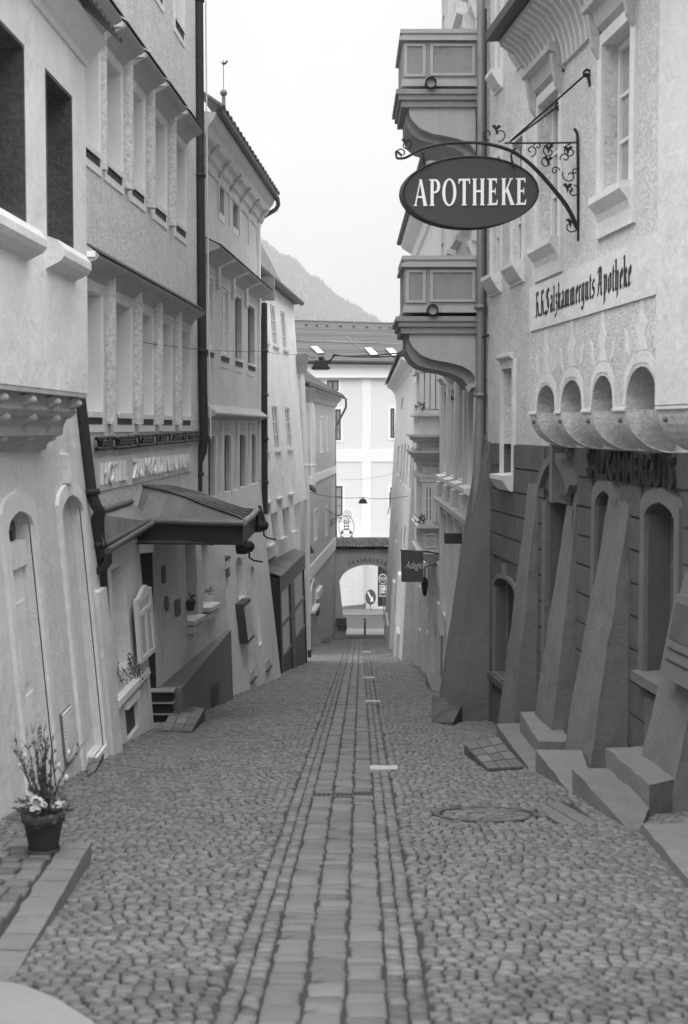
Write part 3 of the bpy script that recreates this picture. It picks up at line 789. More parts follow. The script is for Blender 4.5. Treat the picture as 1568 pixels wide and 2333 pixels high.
# iron lettering frieze: two rails with struts and short cross bars
mb = MB()
def L2p(u, v, d=.0): a, h = L2U.hit(u, v); return L2U.pt(a, h, d)
rg = random.Random(21)
fr = thing('iron_frieze', 'dark wrought iron frieze of worn lettering above the sign panel on the roughcast house', 'ironwork', L2p(215, 1010, .04))
segs = [(209, 250), (250, 302), (303, 345), (346, 375), (375, 412), (412, 456)]
for k, (ua, ub) in enumerate(segs):
    mb = MB()
    def vt(u): return 1000 - (u - 209) * 15 / 247
    def vb(u): return 1024 - (u - 209) * 22 / 247
    off = rg.uniform(-1.5, 1.5)
    mb.tube([L2p(ua, vt(ua) + off, .05), L2p(ub - 2, vt(ub) + off, .05)], .022, 6)
    mb.tube([L2p(ua + 1, vb(ua) + off, .05), L2p(ub - 1, vb(ub) + off, .05)], .026, 6)
    n_ = 4
    for j in range(n_):
        ux = ua + 4 + (ub - ua - 8) * j / (n_ - 1)
        mb.tube([L2p(ux, vt(ux) - 3, .05), L2p(ux + rg.choice((0, 0, 4)), vb(ux) + 2, .05)], .016, 6)
    for j in range(2):
        f_ = .35 + .28 * j
        u0 = ua + 10 + rg.uniform(0, 4); u1 = ub - 6
        if u1 > u0: mb.tube([L2p(u0, vt(u0) * (1 - f_) + vb(u0) * f_, .05), L2p(u1, vt(u1) * (1 - f_) + vb(u1) * f_, .05)], .022, 6)
    mb.build('iron_letter', M['iron'], fr)
# painted sign panel with raised white letters
sp = [L2U.hit(*q) for q in ((221, 1120), (436, 1073), (434, 1019), (214, 1046))]
sg = thing('inn_sign', 'light wall sign panel with raised pale letters above the metal canopy', 'sign', L2U.pt(*sp[0]))
mb = MB(); mb.prism([L2U.pt(a, h, .001) for a, h in sp], L2U.n * .014); mb.build('panel', M['plaster_lower'], sg)
def sign_fn(q0, q1, q2, q3, d, ext):
    def fn(x, y, z): 
        a = (q0[0] + (q1[0] - q0[0]) * x) * (1 - y) + (q3[0] + (q2[0] - q3[0]) * x) * y
        h = (q0[1] + (q1[1] - q0[1]) * x) * (1 - y) + (q3[1] + (q2[1] - q3[1]) * x) * y
        return L2U.pt(a, h, d + ext * (z + 1) / 2)
    return fn
for txt, ua, ub in (('HOTEL', 226, 284), ('ZUM', 299, 330), ('GOLDENBRUNNEN', 333, 425)):
    def lt(u): return 1054 - (u - 225) * 21 / 200
    def lb(u): return 1105 - (u - 225) * 41 / 200
    q = [L2U.hit(ua, lb(ua)), L2U.hit(ub, lb(ub)), L2U.hit(ub, lt(ub)), L2U.hit(ua, lt(ua))]
    mb = MB(); put_text(mb, txt, sign_fn(*q, .016, .03), bold=.006); mb.build('raised_lettering', M['letter_white'], sg)
# dark downpipe at the far end
pts = [at_y(u, v, 23.65) + V((0, 0, 0)) for u, v in ((452, -250), (453, 0), (456, 400), (461, 800), (465, 1000), (462, 1030), (453, 1052), (452, 1080), (452, 1120))]
downpipe('downpipe', pts, [.075] * 5 + [.07] * 4, 'long dark downpipe along the far edge of the roughcast house', pts[-1], rings=[pts[i] for i in (1, 2, 3, 7)])
pts = [p + V((.11, .06, 0)) for p in pts[:5]]
mb = MB(); mb.tube(pts[1:], .014, 6); tag(mb.build('wire_or_gap_line', M['trim'], loc=pts[-1]), 'thin pale conductor strip beside the long dark downpipe', 'cable')

# lower walls of L2: near portion, stair recess, far portion with plinth
L2A = PL((-3.06, 0), (-3.06 + .2, 10), 'L', lean=.073, z0=-1.2)
na = L2A.sy(15.8); nb = L2A.hit(322, 1300)[0]
wA = [L2A.rect(241, 254, 1300, 1540), L2A.rect(263, 293, 1294, 1545)]
wA[0] = (wA[0][0], wA[0][1], wA[1][2], wA[1][3])
hatch = L2A.rect(288, 316, 1612, 1690)
wl = L2A.hit(350, 1560)[0]
gA = -6
facade(L2A, [(na, gA), (nb, gA), (nb, L2A.hit(322, 1232)[1]), (na, L2A.hit(240, 1225)[1])], [(rp(wA[1]), .30), (rp(wA[0]), .30), (rp(hatch), .10, True)], M['plaster_lower'], h2, 'lower_wall', thick=.6)
for r in wA: window(L2A, grow(r, -.004), .27, h2, M['frame_white'], M['glass_pale'], 1, 3)
mb = MB(); pbox(mb, L2A, grow(hatch, -.01), -.09, -.04); hd = mb.build('cellar_hatch', M['frame_dark'], h2)
mb = MB(); pbox(mb, L2A, (hatch[0] - .05, hatch[1] + .02, hatch[3] + .0, hatch[3] + .07), -.02, .05); mb.build('hatch_lintel', M['trim'], hd)
sl2 = L2A.hit(260, 1588)
mb = MB(); hs_ = L2A.hit(296, 1553)[1]; profile_run(mb, L2A, L2A.hit(257, 1580)[0], nb - .35, [(0.001, hs_), (.07, hs_ - .02), (.075, hs_ - .09), (.0, hs_ - .14)]); mb.build('ledge', M['plaster_lower'], h2)
# open white shutter door leaf by the recess
dl = thing('glazed_door_leaf', 'open white glazed door leaf beside the dark doorway on the left', 'door', at_y(325, 1500, 18.9))
A_ = [at_y(u, v, y) for u, v, y in ((314, 1512, 17.3), (350, 1480, 18.5), (337, 1336, 18.5), (303, 1368, 17.3))]
dv = V((.05, -.01, 0))
def leaf(a, b, c, d):
    def bl(x, y): return A_[0].lerp(A_[1], x).lerp(A_[3].lerp(A_[2], x), y)
    return [bl(a, c), bl(b, c), bl(b, d), bl(a, d)]
mb = MB()
for q in ((0, .14, 0, 1), (.86, 1, 0, 1), (.14, .86, 0, .07), (.14, .86, .93, 1), (.14, .86, .70, .77), (.48, .55, .07, .70)): mb.prism(leaf(*q), dv)
fr_ = mb.build('door_frame', M['frame_white'], dl)
for q in ((.14, .48, .07, .70), (.55, .86, .07, .70), (.14, .86, .77, .93)):
    mb = MB(); mb.prism([p + dv * .4 for p in leaf(*q)], dv * .2); mb.build('pane', M['glass_pale'], fr_)
mb = MB(); c = leaf(.5, .6, 1, 1.08); mb.prism([leaf(.2, .8, 1, 1.0)[0], leaf(.2, .8, 1, 1.0)[1], leaf(.6, .7, 1, 1.09)[2], leaf(.4, .5, 1, 1.09)[2]], dv); mb.build('door_crest', M['frame_white'], dl)
# dark doorway behind it
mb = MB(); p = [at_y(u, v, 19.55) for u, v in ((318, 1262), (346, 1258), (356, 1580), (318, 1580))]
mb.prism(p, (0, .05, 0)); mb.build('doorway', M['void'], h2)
mb = MB(); p = [at_y(u, v, 19.45) for u, v in ((300, 1200), (350, 1200), (350, 1258), (300, 1262))]; mb.prism(p, (0, .2, 0)); mb.build('door_lintel', M['plaster_lower'], h2)
L2B = PL((-2.66, 19.6), (-2.02, 24.4), 'L', lean=.03, z0=-1.6)
o0 = (0.0, -6); e1s = L2B.hit(515, 1350)[0]
wB = [L2B.rect(424, 449, 1230, 1415, at=424), L2B.rect(461, 484, 1230, 1385, at=461)]
facade(L2B, [(0, -5), (e1s, -5), (e1s, .2), (0, .2)], [(rp(r), .30) for r in wB], M['plaster_lower'], h2, 'lower_wall_far', thick=.5)
for r in wB:
    window(L2B, grow(r, -.004), .27, h2, M['frame_white'], M['glass_pale'], 1, 3, sill=(.12, .07, .04), sm=M['plaster_lower'])
    mb = MB(); pbox(mb, L2B, (r[0] - .02, r[1] + .04, r[2] - .2, r[2] - .10), 0, .10); mb.build('sill_block', M['plaster_lower'], h2)
pq = [L2B.hit(u, v) for u, v in ((405, 1573), (506, 1441), (560, 1700), (405, 1720))]
mb = MB()
fa = [(384, 1668, 20.1)]
def onB(u, v, d): a, h = L2B.hit(u, v); return L2B.pt(a, h, d)
t0 = [L2B.pt(.10, L2B.hit(352, 1573)[1], 0), L2B.pt(.10, L2B.hit(352, 1573)[1], .33), L2B.pt(.10, -4.5, .33), L2B.pt(.10, -4.5, 0)]
hh1 = L2B.hit(508, 1441)[1]
t1 = [L2B.pt(e1s - .02, hh1, 0), L2B.pt(e1s - .02, hh1, .07), L2B.pt(e1s - .02, -4.5, .07), L2B.pt(e1s - .02, -4.5, 0)]
mb.loft(t0, t1); mb.build('plinth', M['plinth'], h2)
a0, a1_ = L2B.hit(452, 1560)[0] , L2B.hit(476, 1560)[0]
mb = MB()
r_ = (a0, a1_, L2B.hit(462, 1608)[1], L2B.hit(462, 1560)[1])
fx = lambda s: .33 + (.07 - .33) * (s - .1) / (e1s - .12)
mb.prism([L2B.pt(r_[0], r_[2], fx(r_[0]) + .012), L2B.pt(r_[1], r_[2], fx(r_[1]) + .012), L2B.pt(r_[1], r_[3], fx(r_[1]) + .012), L2B.pt(r_[0], r_[3], fx(r_[0]) + .012)], -L2B.n * .1)
mb.build('cellar_hatch', M['frame_dark'], h2)
# plaques on the far lower wall
for nm, q, lab in (('notice_plaque', (398, 408, 1368, 1406), 'small flat plaque left of the first flower window'), ('oval_plaque', (374, 382, 1360, 1395), 'narrow oval plaque beside the dark doorway'), ('menu_board', (368, 374, 1290, 1330), 'thin upright board beside the dark doorway')):
    r = L2B.rect(q[0], q[1], q[2], q[3], at=q[0]); mb = MB()
    if nm == 'oval_plaque':
        c = ((r[0] + r[1]) / 2, (r[2] + r[3]) / 2); pp_ = [L2B.pt(c[0] + (r[1] - r[0]) / 2 * math.cos(t * math.pi / 10), c[1] + (r[3] - r[2]) / 2 * math.sin(t * math.pi / 10), .005) for t in range(20)]
        mb.prism(pp_, L2B.n * .02)
    else: pbox(mb, L2B, r, .003, .03)
    tag(mb.build(nm, M['frame_grey'], loc=L2B.pt(r[0], r[2]), bevel=.004), lab, 'plaque')
# stairs going down in the recess, white edged
st = thing('cellar_stairs', 'recessed stair with white edged steps at the foot of the left hand house', 'stairs', at_y(380, 1640, 19.6))
for k in range(3):
    z = -3.62 - k * .16; mb = MB(); mb.box((-2.85, 19.30 + k * .02, z), (-2.33, 19.62 - k * .10, z + .02)); mb.build('tread', M['stone'], st)
    mb = MB(); mb.box((-2.85, 19.35 + k * .02, z - .13), (-2.36, 19.60 - k * .10, z - .005)); mb.build('tread_shade', M['void'], st)  # near-black block stands for the shade in the gap under each tread

# ------------------------------------------------------------------ metal canopy over the inn entrance
cp = thing('metal_canopy', 'curved sheet metal entrance canopy with standing seams and a dark fascia', 'canopy', at_y(345, 1200, 18.2))
yN, yFar = 18.2, 21.9
def cz(v): return (975 - v) / F * yN
xo = (551 - CX) / F * yN; xi = (330 - CX) / F * yN
# fascia boards
mb = MB(); mb.prism([at_y(u, v, yN) for u, v in ((312, 1240), (553, 1242), (553, 1193), (318, 1186))], (0, .05, 0)); mb.build('fascia', M['black_metal'], cp)
mb = MB(); A0_ = [at_y(u, v, yN) for u, v in ((553, 1242), (553, 1193))]
B0_ = [at_y(u, v, 21.3) for u, v in ((589, 1205), (589, 1160))]
mb.prism([A0_[0], A0_[1], B0_[1], B0_[0]], (-.05, 0, 0)); mb.build('fascia', M['black_metal'], cp)
# soffit
mb = MB(); mb.prism([at_y(314, 1236, yN), at_y(550, 1238, yN), at_y(583, 1205, 21.1), at_y(400, 1205, 21.1)], (0, 0, .03)); mb.build('soffit', M['wood'], cp)
# gutter along the near edge
mb = MB(); mb.tube([at_y(u, v, yN - .06) for u, v in ((326, 1187), (400, 1188), (470, 1191), (555, 1192))], .042, 10); mb.build('gutter', M['zinc'], cp)
mb = MB(); mb.tube([at_y(555, 1190, yN - .04), at_y(572, 1178, 19.5), at_y(588, 1160, 21.1)], .045, 10); mb.build('gutter', M['zinc_light'], cp)
# roof: near hip face and seamed top
def hipc(t):    # lower edge, near
    return at_y(300 + 254 * t, 1176 + 12 * t ** .6, yN)
ridge = [(312, 1107, 18.70), (345, 1113, 18.90), (385, 1122, 19.10), (425, 1135, 19.10), (465, 1152, 18.90), (505, 1166, 18.70), (545, 1180, 18.40), (556, 1187, 18.25)]
rl = [at_y(*q) for q in ridge]
lowe = [at_y(u, v, yN - .03) for u, v in ((288, 1172), (318, 1184), (360, 1186), (400, 1187), (440, 1188), (490, 1189), (540, 1189), (557, 1190))]
mb = MB()
for i in range(7): mb.add([lowe[i], lowe[i + 1], rl[i + 1], rl[i]], [[0, 1, 2, 3]], True)
for i in range(7): mb.add([lowe[i] - V((0, -.03, .02)), lowe[i + 1] - V((0, -.03, .02)), rl[i + 1] - V((0, -.03, .02)), rl[i] - V((0, -.03, .02))], [[0, 1, 2, 3]], True)
mb.build('hip_sheet', M['zinc'], cp)
back = [at_y(u, v, y) for u, v, y in ((318, 1101, 19.70), (355, 1104, 20.50), (400, 1110, 21.30), (440, 1119, 21.60), (480, 1131, 21.70), (520, 1147, 21.70), (560, 1160, 21.50), (586, 1160, 21.20))]
ns = 5
def roofp(i, t): return rl[i].lerp(back[i], t)
for k in range(ns):
    t0_, t1_ = k / ns, (k + 1) / ns
    mb = MB()
    for i in range(7):
        q = [roofp(i, t0_), roofp(i + 1, t0_), roofp(i + 1, t1_), roofp(i, t1_)]
        mb.add(q, [[0, 1, 2, 3]], True); mb.add([p - V((0, 0, .015)) for p in q], [[0, 1, 2, 3]], True)
    sh = mb.build('roof_sheet', M['zinc_light'], cp)
    mb = MB(); mb.tube([roofp(i, t0_) + V((0, 0, .018)) for i in range(8)], .022, 6); mb.build('standing_seam', M['zinc'], sh)
# lean-to roof continuing up the street along the wall
mb = MB()
lo = [at_y(236, 1246, 15.4), at_y(341, 1188, 18.15)]; hi = [at_y(226, 1172, 15.4), at_y(300, 1148, 17.9)]
mb.prism([lo[0], lo[1], hi[1], hi[0]], (0, 0, .03)); ls = mb.build('lean_to_sheet', M['zinc_light'], cp)
mb = MB(); mb.tube([hi[0] + V((0, 0, .03)), hi[1] + V((0, 0, .03))], .035, 8); mb.build('ridge_roll', M['zinc'], ls)
mb = MB(); mb.tube([lo[0] + V((.045, 0, -.04)), lo[1] + V((.045, 0, -.02))], .036, 10); mb.build('gutter', M['zinc'], cp)
mb = MB(); mb.prism([lo[0] + V((0, 0, -.02)), lo[1] + V((0, 0, -.02)), lo[1] + V((-.02, 0, -.12)), lo[0] + V((-.02, 0, -.12))], (-.03, 0, 0)); mb.build('fascia', M['black_metal'], cp)
mb = MB(); c = lo[0] + V((.05, -.02, -.06)); mb.tube([c, c + V((0, .02, -.10)), c + V((-.07, .05, -.19)), c + V((-.16, .08, -.22))], .045, 10); mb.build('gutter_outlet', M['pipe_dark'], cp)
# spotlights under the canopy
for i, (u, v, y, lab) in enumerate(((558, 1243, 19.0, 'dark floodlight hanging below the canopy corner, the nearer one'), (592, 1195, 20.9, 'dark floodlight beyond the canopy corner, the farther one'))):
    c = at_y(u, v, y); t = thing('floodlight', lab, 'lamp', c, 'floodlights under the canopy')
    mb = MB(); mb.lathe(c + V((-.12, 0, -.03)), [(.02, .0), (.09, .01), (.10, .12), (.07, .22), (.03, .25)], 14, axis=(1, -.1, .1)); mb.build('housing', M['black_metal'], t)
    mb = MB(); mb.tube([c + V((.06, 0, -.06)), c + V((.06, 0, -.16)), c + V((.12, 0, -.20)), c + V((.24, 0, -.22))], .014, 6); mb.build('arm', M['iron'], t)
    mb = MB(); mb.lathe(c + V((0, 0, .02)), [(.10, 0), (.02, .26)], 10) if i else mb.tube([c + V((-.45, -.1, .02)), c + V((.0, .1, .16))], .018, 6); mb.build('bracket', M['black_metal'], t)

# ------------------------------------------------------------------ L3: grey house with stepped window hoods and a tiled eave
L3U = PL((-2.45, 24.0), (-1.97, 32.0), 'L')
h3 = thing('hooded_house', 'grey plastered house with stepped window hoods and a steep tiled eave', 'house', (-2.3, 28, gz(28)))
c0 = L3U.sy(23.9); c1 = L3U.hit(590, 800)[0]
def L3r(a, b, vt, vb, at): return L3U.rect(a, b, vt, vb, at=at)
ra = L3r(462, 483, 624, 799, 464); rb_ = L3r(502, 518.5, 651, 813, 503)
T1 = rb_[3]; B1 = L3U.hit(507, 806)[1]
W3 = [L3r(a, b, 700, 700, a)[:2] + (B1, T1) for a, b in ((463, 484), (502, 519), (535, 550), (564, 579))]
T2 = L3U.hit(510, 992)[1]; B2 = L3U.hit(520, 1140)[1]
W4 = [L3r(a, b, 1060, 1060, a)[:2] + (B2, T2) for a, b in ((475, 488), (508, 523), (543, 557), (570, 580))]
T0 = L3U.hit(497, 418)[1]; B0 = L3U.hit(499, 482)[1]
W5 = [L3r(a, b, 460, 460, a)[:2] + (B0, T0) for a, b in ((497, 510), (530.5, 542))]
zt3 = L3U.hit(583, 462)[1] - .46
facade(L3U, [(c0, -3.0), (c1, -3.0), (c1, zt3 + .3), (c0, zt3 + .3)], [(rp(r), .22) for r in W3 + W4 + W5], M['plaster_mid'], h3, 'wall', thick=.6)
for i, r in enumerate(W3):
    window(L3U, grow(r, -.004), .05 if i < 2 else .14, h3, M['frame_white'] if i < 2 else M['frame_dark'], M['curtain'] if i < 2 else M['glass'], 2, 3, fw=.06, th=.04, sill=(.07, .05), sm=M['trim'], surround=None)
    mb = MB(); ring(mb, L3U, rp(grow(r, .05, .06, .26)), rp(grow(r, -.001)), -.004, .012); mb.build('surround', M['right_trim'], h3)
    mb = MB(); pbox(mb, L3U, (r[0], r[1] - .02, r[2] - .14, r[2] - .02), .014, .03); mb.build('sill_panel', M['frame_dark'], h3)
    nx = W3[i + 1][0] if i < 3 else c1 + .3
    hood(L3U, r[0] - .30, nx - .55, r[3] + .22, r[3] + .62, .34, h3, M['hood_plaster'], M['pipe_dark'])
    mb = MB(); pbox(mb, L3U, (nx - .50, nx - .28, r[3] - .10, r[3] + .56), .001, .06); mb.build('hood_pier', M['right_trim'], h3)
for i, r in enumerate(W4):
    window(L3U, grow(r, -.004), .12, h3, M['frame_dark'], M['glass'], 1, 2, fw=.06, th=.05)
    mb = MB(); pbox(mb, L3U, (r[1] - .05, r[1] + .12, r[2] - .02, r[3] - .02), .0, .05); sh_ = mb.build('window_shutter', M['frame_white'], h3)
    mb = MB(); pbox(mb, L3U, (r[0], r[1] + .1, r[2] - .12, r[2] - .04), .0, .06); mb.build('sill_block', M['trim'], h3)
    nx = W4[i + 1][0] if i < 3 else c1
    mb = MB(); pbox(mb, L3U, (nx - .36, nx - .12, r[2] - .1, r[3] + .25), .001, .05); mb.build('pier', M['right_trim'], h3)
    mb = MB(); pbox(mb, L3U, (r[0] + .05, r[1] - .02, r[3] + .08, r[3] + .24), .001, .03); mb.build('panel', M['plaster_grey'], h3)
for i in range(4):
    r = W4[i]; nx = W4[i + 1][0] if i < 3 else c1 + .5
    mb = MB(); hb = T2 + .30
    profile_run(mb, L3U, r[0] - .3, nx - .32, [(0, hb), (.08, hb + .03), (.17, hb + .06), (.20, hb + .08), (.20, hb + .11), (0, hb + .26)]); mb.build('window_hood', M['hood_plaster'], h3)
for r in W5:
    window(L3U, grow(r, -.004), .12, h3, M['frame_dark'], M['glass'], 1, 1, fw=.06)
    mb = MB(); ring(mb, L3U, rp(grow(r, .05, .05, .14)), rp(grow(r, -.001)), -.004, .012); mb.build('surround', M['right_trim'], h3)
    mb = MB(); pbox(mb, L3U, (r[0], r[1], r[3] + .10, r[3] + .16), .0, .03); mb.build('ornament', M['right_trim'], h3)
mb = MB(); pbox(mb, L3U, (c1 - .22, c1 + .02, -3, zt3 + .1), .002, .05); mb.build('corner_strip', M['trim'], h3)
# cove, cornice and hanging ornaments under the eave
mb = MB()
prof = [(0, zt3 - .1), (.03, zt3 - .08), (.05, zt3 + .06), (.10, zt3 + .10), (.13, zt3 + .22), (.21, zt3 + .28), (.25, zt3 + .42), (.32, zt3 + .50), (.37, zt3 + .62), (0, zt3 + .66)]
profile_run(mb, L3U, c0 - .2, c1 + .1, prof); mb.build('cornice', M['plaster_mid'], h3)
for k in range(6):
    s_ = c0 + .9 + k * 1.45
    if s_ > c1: break
    mb = MB(); mb.prism([L3U.pt(s_, zt3 + .02, .0), L3U.pt(s_ + .16, zt3 + .02, .0), L3U.pt(s_ + .10, zt3 - .65, .0), L3U.pt(s_ + .06, zt3 - .65, .0)], L3U.n * .03); mb.build('ornament', M['right_trim'], h3)
    mb = MB(); mb.tube([L3U.pt(s_ - .10, zt3 + .0, .05), L3U.pt(s_ - .05, zt3 + .16, .14), L3U.pt(s_ - .02, zt3 + .30, .26)], .03, 6); mb.build('bracket', M['plaster_grey'], h3)
# eave tiles and gutter
mb = MB(); gp = [L3U.pt(c0 - .1, zt3 + .66, .41), L3U.pt(c1 + .12, zt3 + .64, .41)]; mb.tube(gp, .06, 10); mb.build('gutter', M['pipe_dark'], h3)
nt_ = 21
for k in range(nt_):
    s_ = c0 + .1 + (c1 - .05 - c0) * k / (nt_ - 1)
    mb = MB(); a = L3U.pt(s_, zt3 + .73, .45); b = L3U.pt(s_, zt3 + 1.02, .02)
    w_ = L3U.t * .40; up_ = V((.5, 0, 1)).normalized() * .04
    mb.loft([a - w_ / 2, a + w_ / 2, a + w_ * .4 + up_, a + up_ * 1.7, a - w_ * .4 + up_], [b - w_ / 2, b + w_ / 2, b + w_ * .4 + up_, b + up_ * 1.7, b - w_ * .4 + up_]); mb.build('roof_tile', M['tile_roof'], h3)
mb = MB(); p = [L3U.pt(c1 + .1, zt3 + .66, .42), L3U.pt(c1 + .13, zt3 + .50, .44), L3U.pt(c1 + .13, zt3 + .40, .38), L3U.pt(c1 + .13, zt3 + .25, .12), L3U.pt(c1 + .1, zt3 + .20, .06)]
mb.tube(p, .05, 8); mb.build('gutter_elbow', M['zinc'], h3)
# turret finial with a weathercock behind the roof
fn = thing('weathercock', 'thin spire finial with ball and weathercock above the tiled eave', 'weathervane', at_y(510, 262, 40))
c = at_y(510, 262, 40); k_ = 40 / F
mb = MB(); mb.lathe(c, [(.14, -.6), (.11, 0), (.055, .12), (.05, .5), (.045, .53)], 10); mb.build('spire', M['zinc'], fn)
mb = MB(); mb.sphere(c + V((0, 0, .60)), .10, 14, 10); mb.build('ball', M['zinc'], fn)
mb = MB(); mb.tube([c + V((0, 0, .65)), c + V((0, 0, 1.50))], .010, 6); mb.build('rod', M['iron'], fn)
mb = MB(); zc = c + V((0, 0, 1.42)); mb.prism([zc + V((x, 0, z)) for x, z in ((-.11, .06), (-.06, .02), (0, .0), (.06, .03), (.10, .09), (.12, .03), (.06, -.04), (0, -.06), (-.05, -.02), (-.08, .03))], (0, .015, 0)); mb.build('cock', M['iron'], fn)
# lower wall of L3, battered
L3L = PL((-2.03, 24.4), (-1.47, 32.6), 'L', lean=.11, z0=-4.7)
e3 = L3L.hit(628, 1430)[0]; tL = L3L.hit(600, 1180)[1]
ni = L3L.rect(547, 564, 1275, 1480); nj = L3L.rect(580, 589, 1295, 1475, at=580); lj = L3L.rect(575, 588, 1380, 1475, at=580)
p_ni = archp(ni[0], ni[1], L3L.hit(552, 1365)[1], L3L.hit(550, 1290)[1], L3L.hit(555, 1262)[1])
p_nj = archp(nj[0], nj[1], L3L.hit(588, 1475)[1], L3L.hit(582, 1300)[1], L3L.hit(584, 1282)[1])
facade(L3L, [(0.02, -2), (e3, -2), (e3, tL + .8), (0.02, tL + .8)], [(p_ni, .16, True), (p_nj, .20, True)], M['plaster_lower'], h3, 'lower_wall', thick=.6)
mb = MB(); mb.prism([L3L.pt(0.0, -2, -.003), L3L.pt(0.0, tL + .3, -.003), L3L.pt(0, tL + .3, -.9), L3L.pt(0, -2, -.9)], L3L.t * .05); mb.build('corner_return', M['plaster_lower'], h3)
# glazed notice cabinet on it
cb = L3L.rect(541, 559, 1372, 1472, at=541)
nc = thing('notice_cabinet', 'dark flat notice cabinet with upright bars fixed to the light lower wall', 'cabinet', L3L.pt(cb[0], cb[2]))
mb = MB(); pbox(mb, L3L, cb, .0, .16); mb.build('cabinet_body', M['frame_dark'], nc, bevel=.01)
for k in range(4):
    f0 = cb[0] + (cb[1] - cb[0]) * (k + .12) / 4; f1 = cb[0] + (cb[1] - cb[0]) * (k + .75) / 4
    mb = MB(); pbox(mb, L3L, (f0, f1, cb[2] + .06, cb[3] - .06), .161, .172); mb.build('pane', M['glass_pale'], nc)
for r, nm in ((L3L.rect(495, 506, 1278, 1298, at=495), 'wall_lantern'), (L3L.rect(513, 518, 1283, 1316, at=513), 'sign_board')):
    t = thing(nm, 'small lantern on the corner of the light lower wall below the floodlight' if nm == 'wall_lantern' else 'narrow upright board beside the small corner lantern', 'lantern' if nm == 'wall_lantern' else 'sign', L3L.pt(r[0], r[2]))
    mb = MB(); pbox(mb, L3L, r, .02, .14 if nm == 'wall_lantern' else .05); mb.build('body', M['glass_pale'] if nm == 'wall_lantern' else M['frame_grey'], t)
    mb = MB(); pbox(mb, L3L, (r[0] - .03, r[1] + .03, r[3], r[3] + .05), .0, .17 if nm == 'wall_lantern' else .06); mb.build('cap', M['frame_dark'], t)
for (u, v) in ((569, 1545), (604, 1520)):
    r = L3L.rect(u, u + 12, v - 12, v + 10, at=u); mb = MB(); pbox(mb, L3L, r, -.05, .012); hh_ = mb.build('vent_hatch', M['plaster_grey'], h3)
    mb = MB(); pbox(mb, L3L, (r[0], r[1], r[2] - .03, r[2]), 0, .05); mb.build('ledge', M['frame_dark'], hh_)
# small lean canopy (shown between the floodlights) and downpipe at the far corner
pts = [L3U.pt(c1 + .10, L3U.hit(590, v)[1], .10) for v in (690, 800, 900, 1000, 1100, 1172)]
downpipe('downpipe', pts, .085, 'dark downpipe between the grey house and the pale house beyond it', pts[-1], rings=pts[1:5])
mb = MB(); c = L3U.pt(c1 + .35, L3U.hit(597, 686)[1], .16); mb.prism([c + V((-.16, -.1, 0)), c + V((.16, -.1, 0)), c + V((.16, .2, 0)), c + V((-.16, .2, 0))], (0, 0, .52)); tag(mb.build('rain_hopper', M['zinc_light'], loc=c, bevel=.01), 'square grey rainwater box at the top of the dark downpipe', 'rain hopper')

# ------------------------------------------------------------------ L4: pale narrow-windowed house with the black shopfront
L4 = PL((-1.98, 32.7), (-1.20, 41.2), 'L', lean=.074)
h4 = thing('pale_house', 'pale house with three rows of narrow windows above a black framed shopfront', 'house', (-1.7, 37, gz(37)))
W = []
t1 = L4.hit(619, 695)[1]; b1 = L4.hit(624, 786)[1]; t2 = L4.hit(622, 926)[1]; b2 = L4.hit(630, 1025)[1]; t3 = L4.hit(634, 1140)[1]; b3 = L4.hit(640, 1226)[1]
for a, b in ((598.5, 609), (618.5, 630), (641, 651)): W.append(L4.rect(a, b, 740, 740)[:2] + (b1, t1))
for a, b in ((599.5, 610), (623, 636), (653, 664)): W.append(L4.rect(a, b, 980, 980)[:2] + (b2, t2))
for a, b in ((606, 618), (634, 645), (661, 671)): W.append(L4.rect(a, b, 1180, 1180)[:2] + (b3, t3))
ef = L4.sy(41.2); ztop = L4.hit(667, 690)[1]
facade(PL((-2.12, 32.7), (-1.27, 41.2), 'L'), [(-.2, -9), (ef, -9), (ef, -1.9), (-.2, -1.9)], [], M['plaster_white'], h4, 'lower_wall', thick=.5)
facade(L4, [(-.2, -2.05), (ef, -2.05), (ef, ztop + .1), (-.2, ztop + .1)], [(rp(r), .09) for r in W], M['plaster_white'], h4, 'wall', thick=.8)
for i, r in enumerate(W):
    window(L4, grow(r, -.004), .07, h4, M['frame_white'], M['glass_pale'], 2, 3, fw=.05, th=.045, sill=(.06, .05), sm=M['right_trim'])
    if i >= 6:
        mb = MB(); pbox(mb, L4, (r[0] - .08, r[1] + .08, r[3] + .03, r[3] + .07), 0, .06); mb.build('window_hood', M['right_trim'], h4)
# roof with vertical seams, soffit and gutter
es = [L4.pt(-.3, ztop + .18, .22), L4.pt(ef + .25, ztop + .02, .22)]
mb = MB(); mb.tube(es, .075, 10); mb.build('gutter', M['zinc'], h4)
mb = MB(); mb.prism([L4.pt(-.3, ztop + .15, .2), L4.pt(ef + .25, ztop - .0, .2), L4.pt(ef + .25, ztop - .04, -.1), L4.pt(-.3, ztop + .12, -.1)], (0, 0, .05)); mb.build('soffit', M['wood'], h4)
ntile = 12
A_ = at_y(560, 598, 33.5); B_ = at_y(646, 656, 39.0); up4 = at_y(585, 540, 41.5) - B_
for k in range(ntile):
    a = A_.lerp(B_, k / ntile); b = A_.lerp(B_, (k + 1) / ntile - .004)
    mb = MB(); mb.prism([a, b, b + up4, a + up4], V((-.02, .03, -.02))); sh_ = mb.build('roof_sheet', M['zinc_light'], h4)
    mb = MB(); mb.tube([b + V((0, -.02, .01)), b + up4 + V((0, -.02, .01))], .03, 5); mb.build('roof_seam', M['zinc'], sh_)
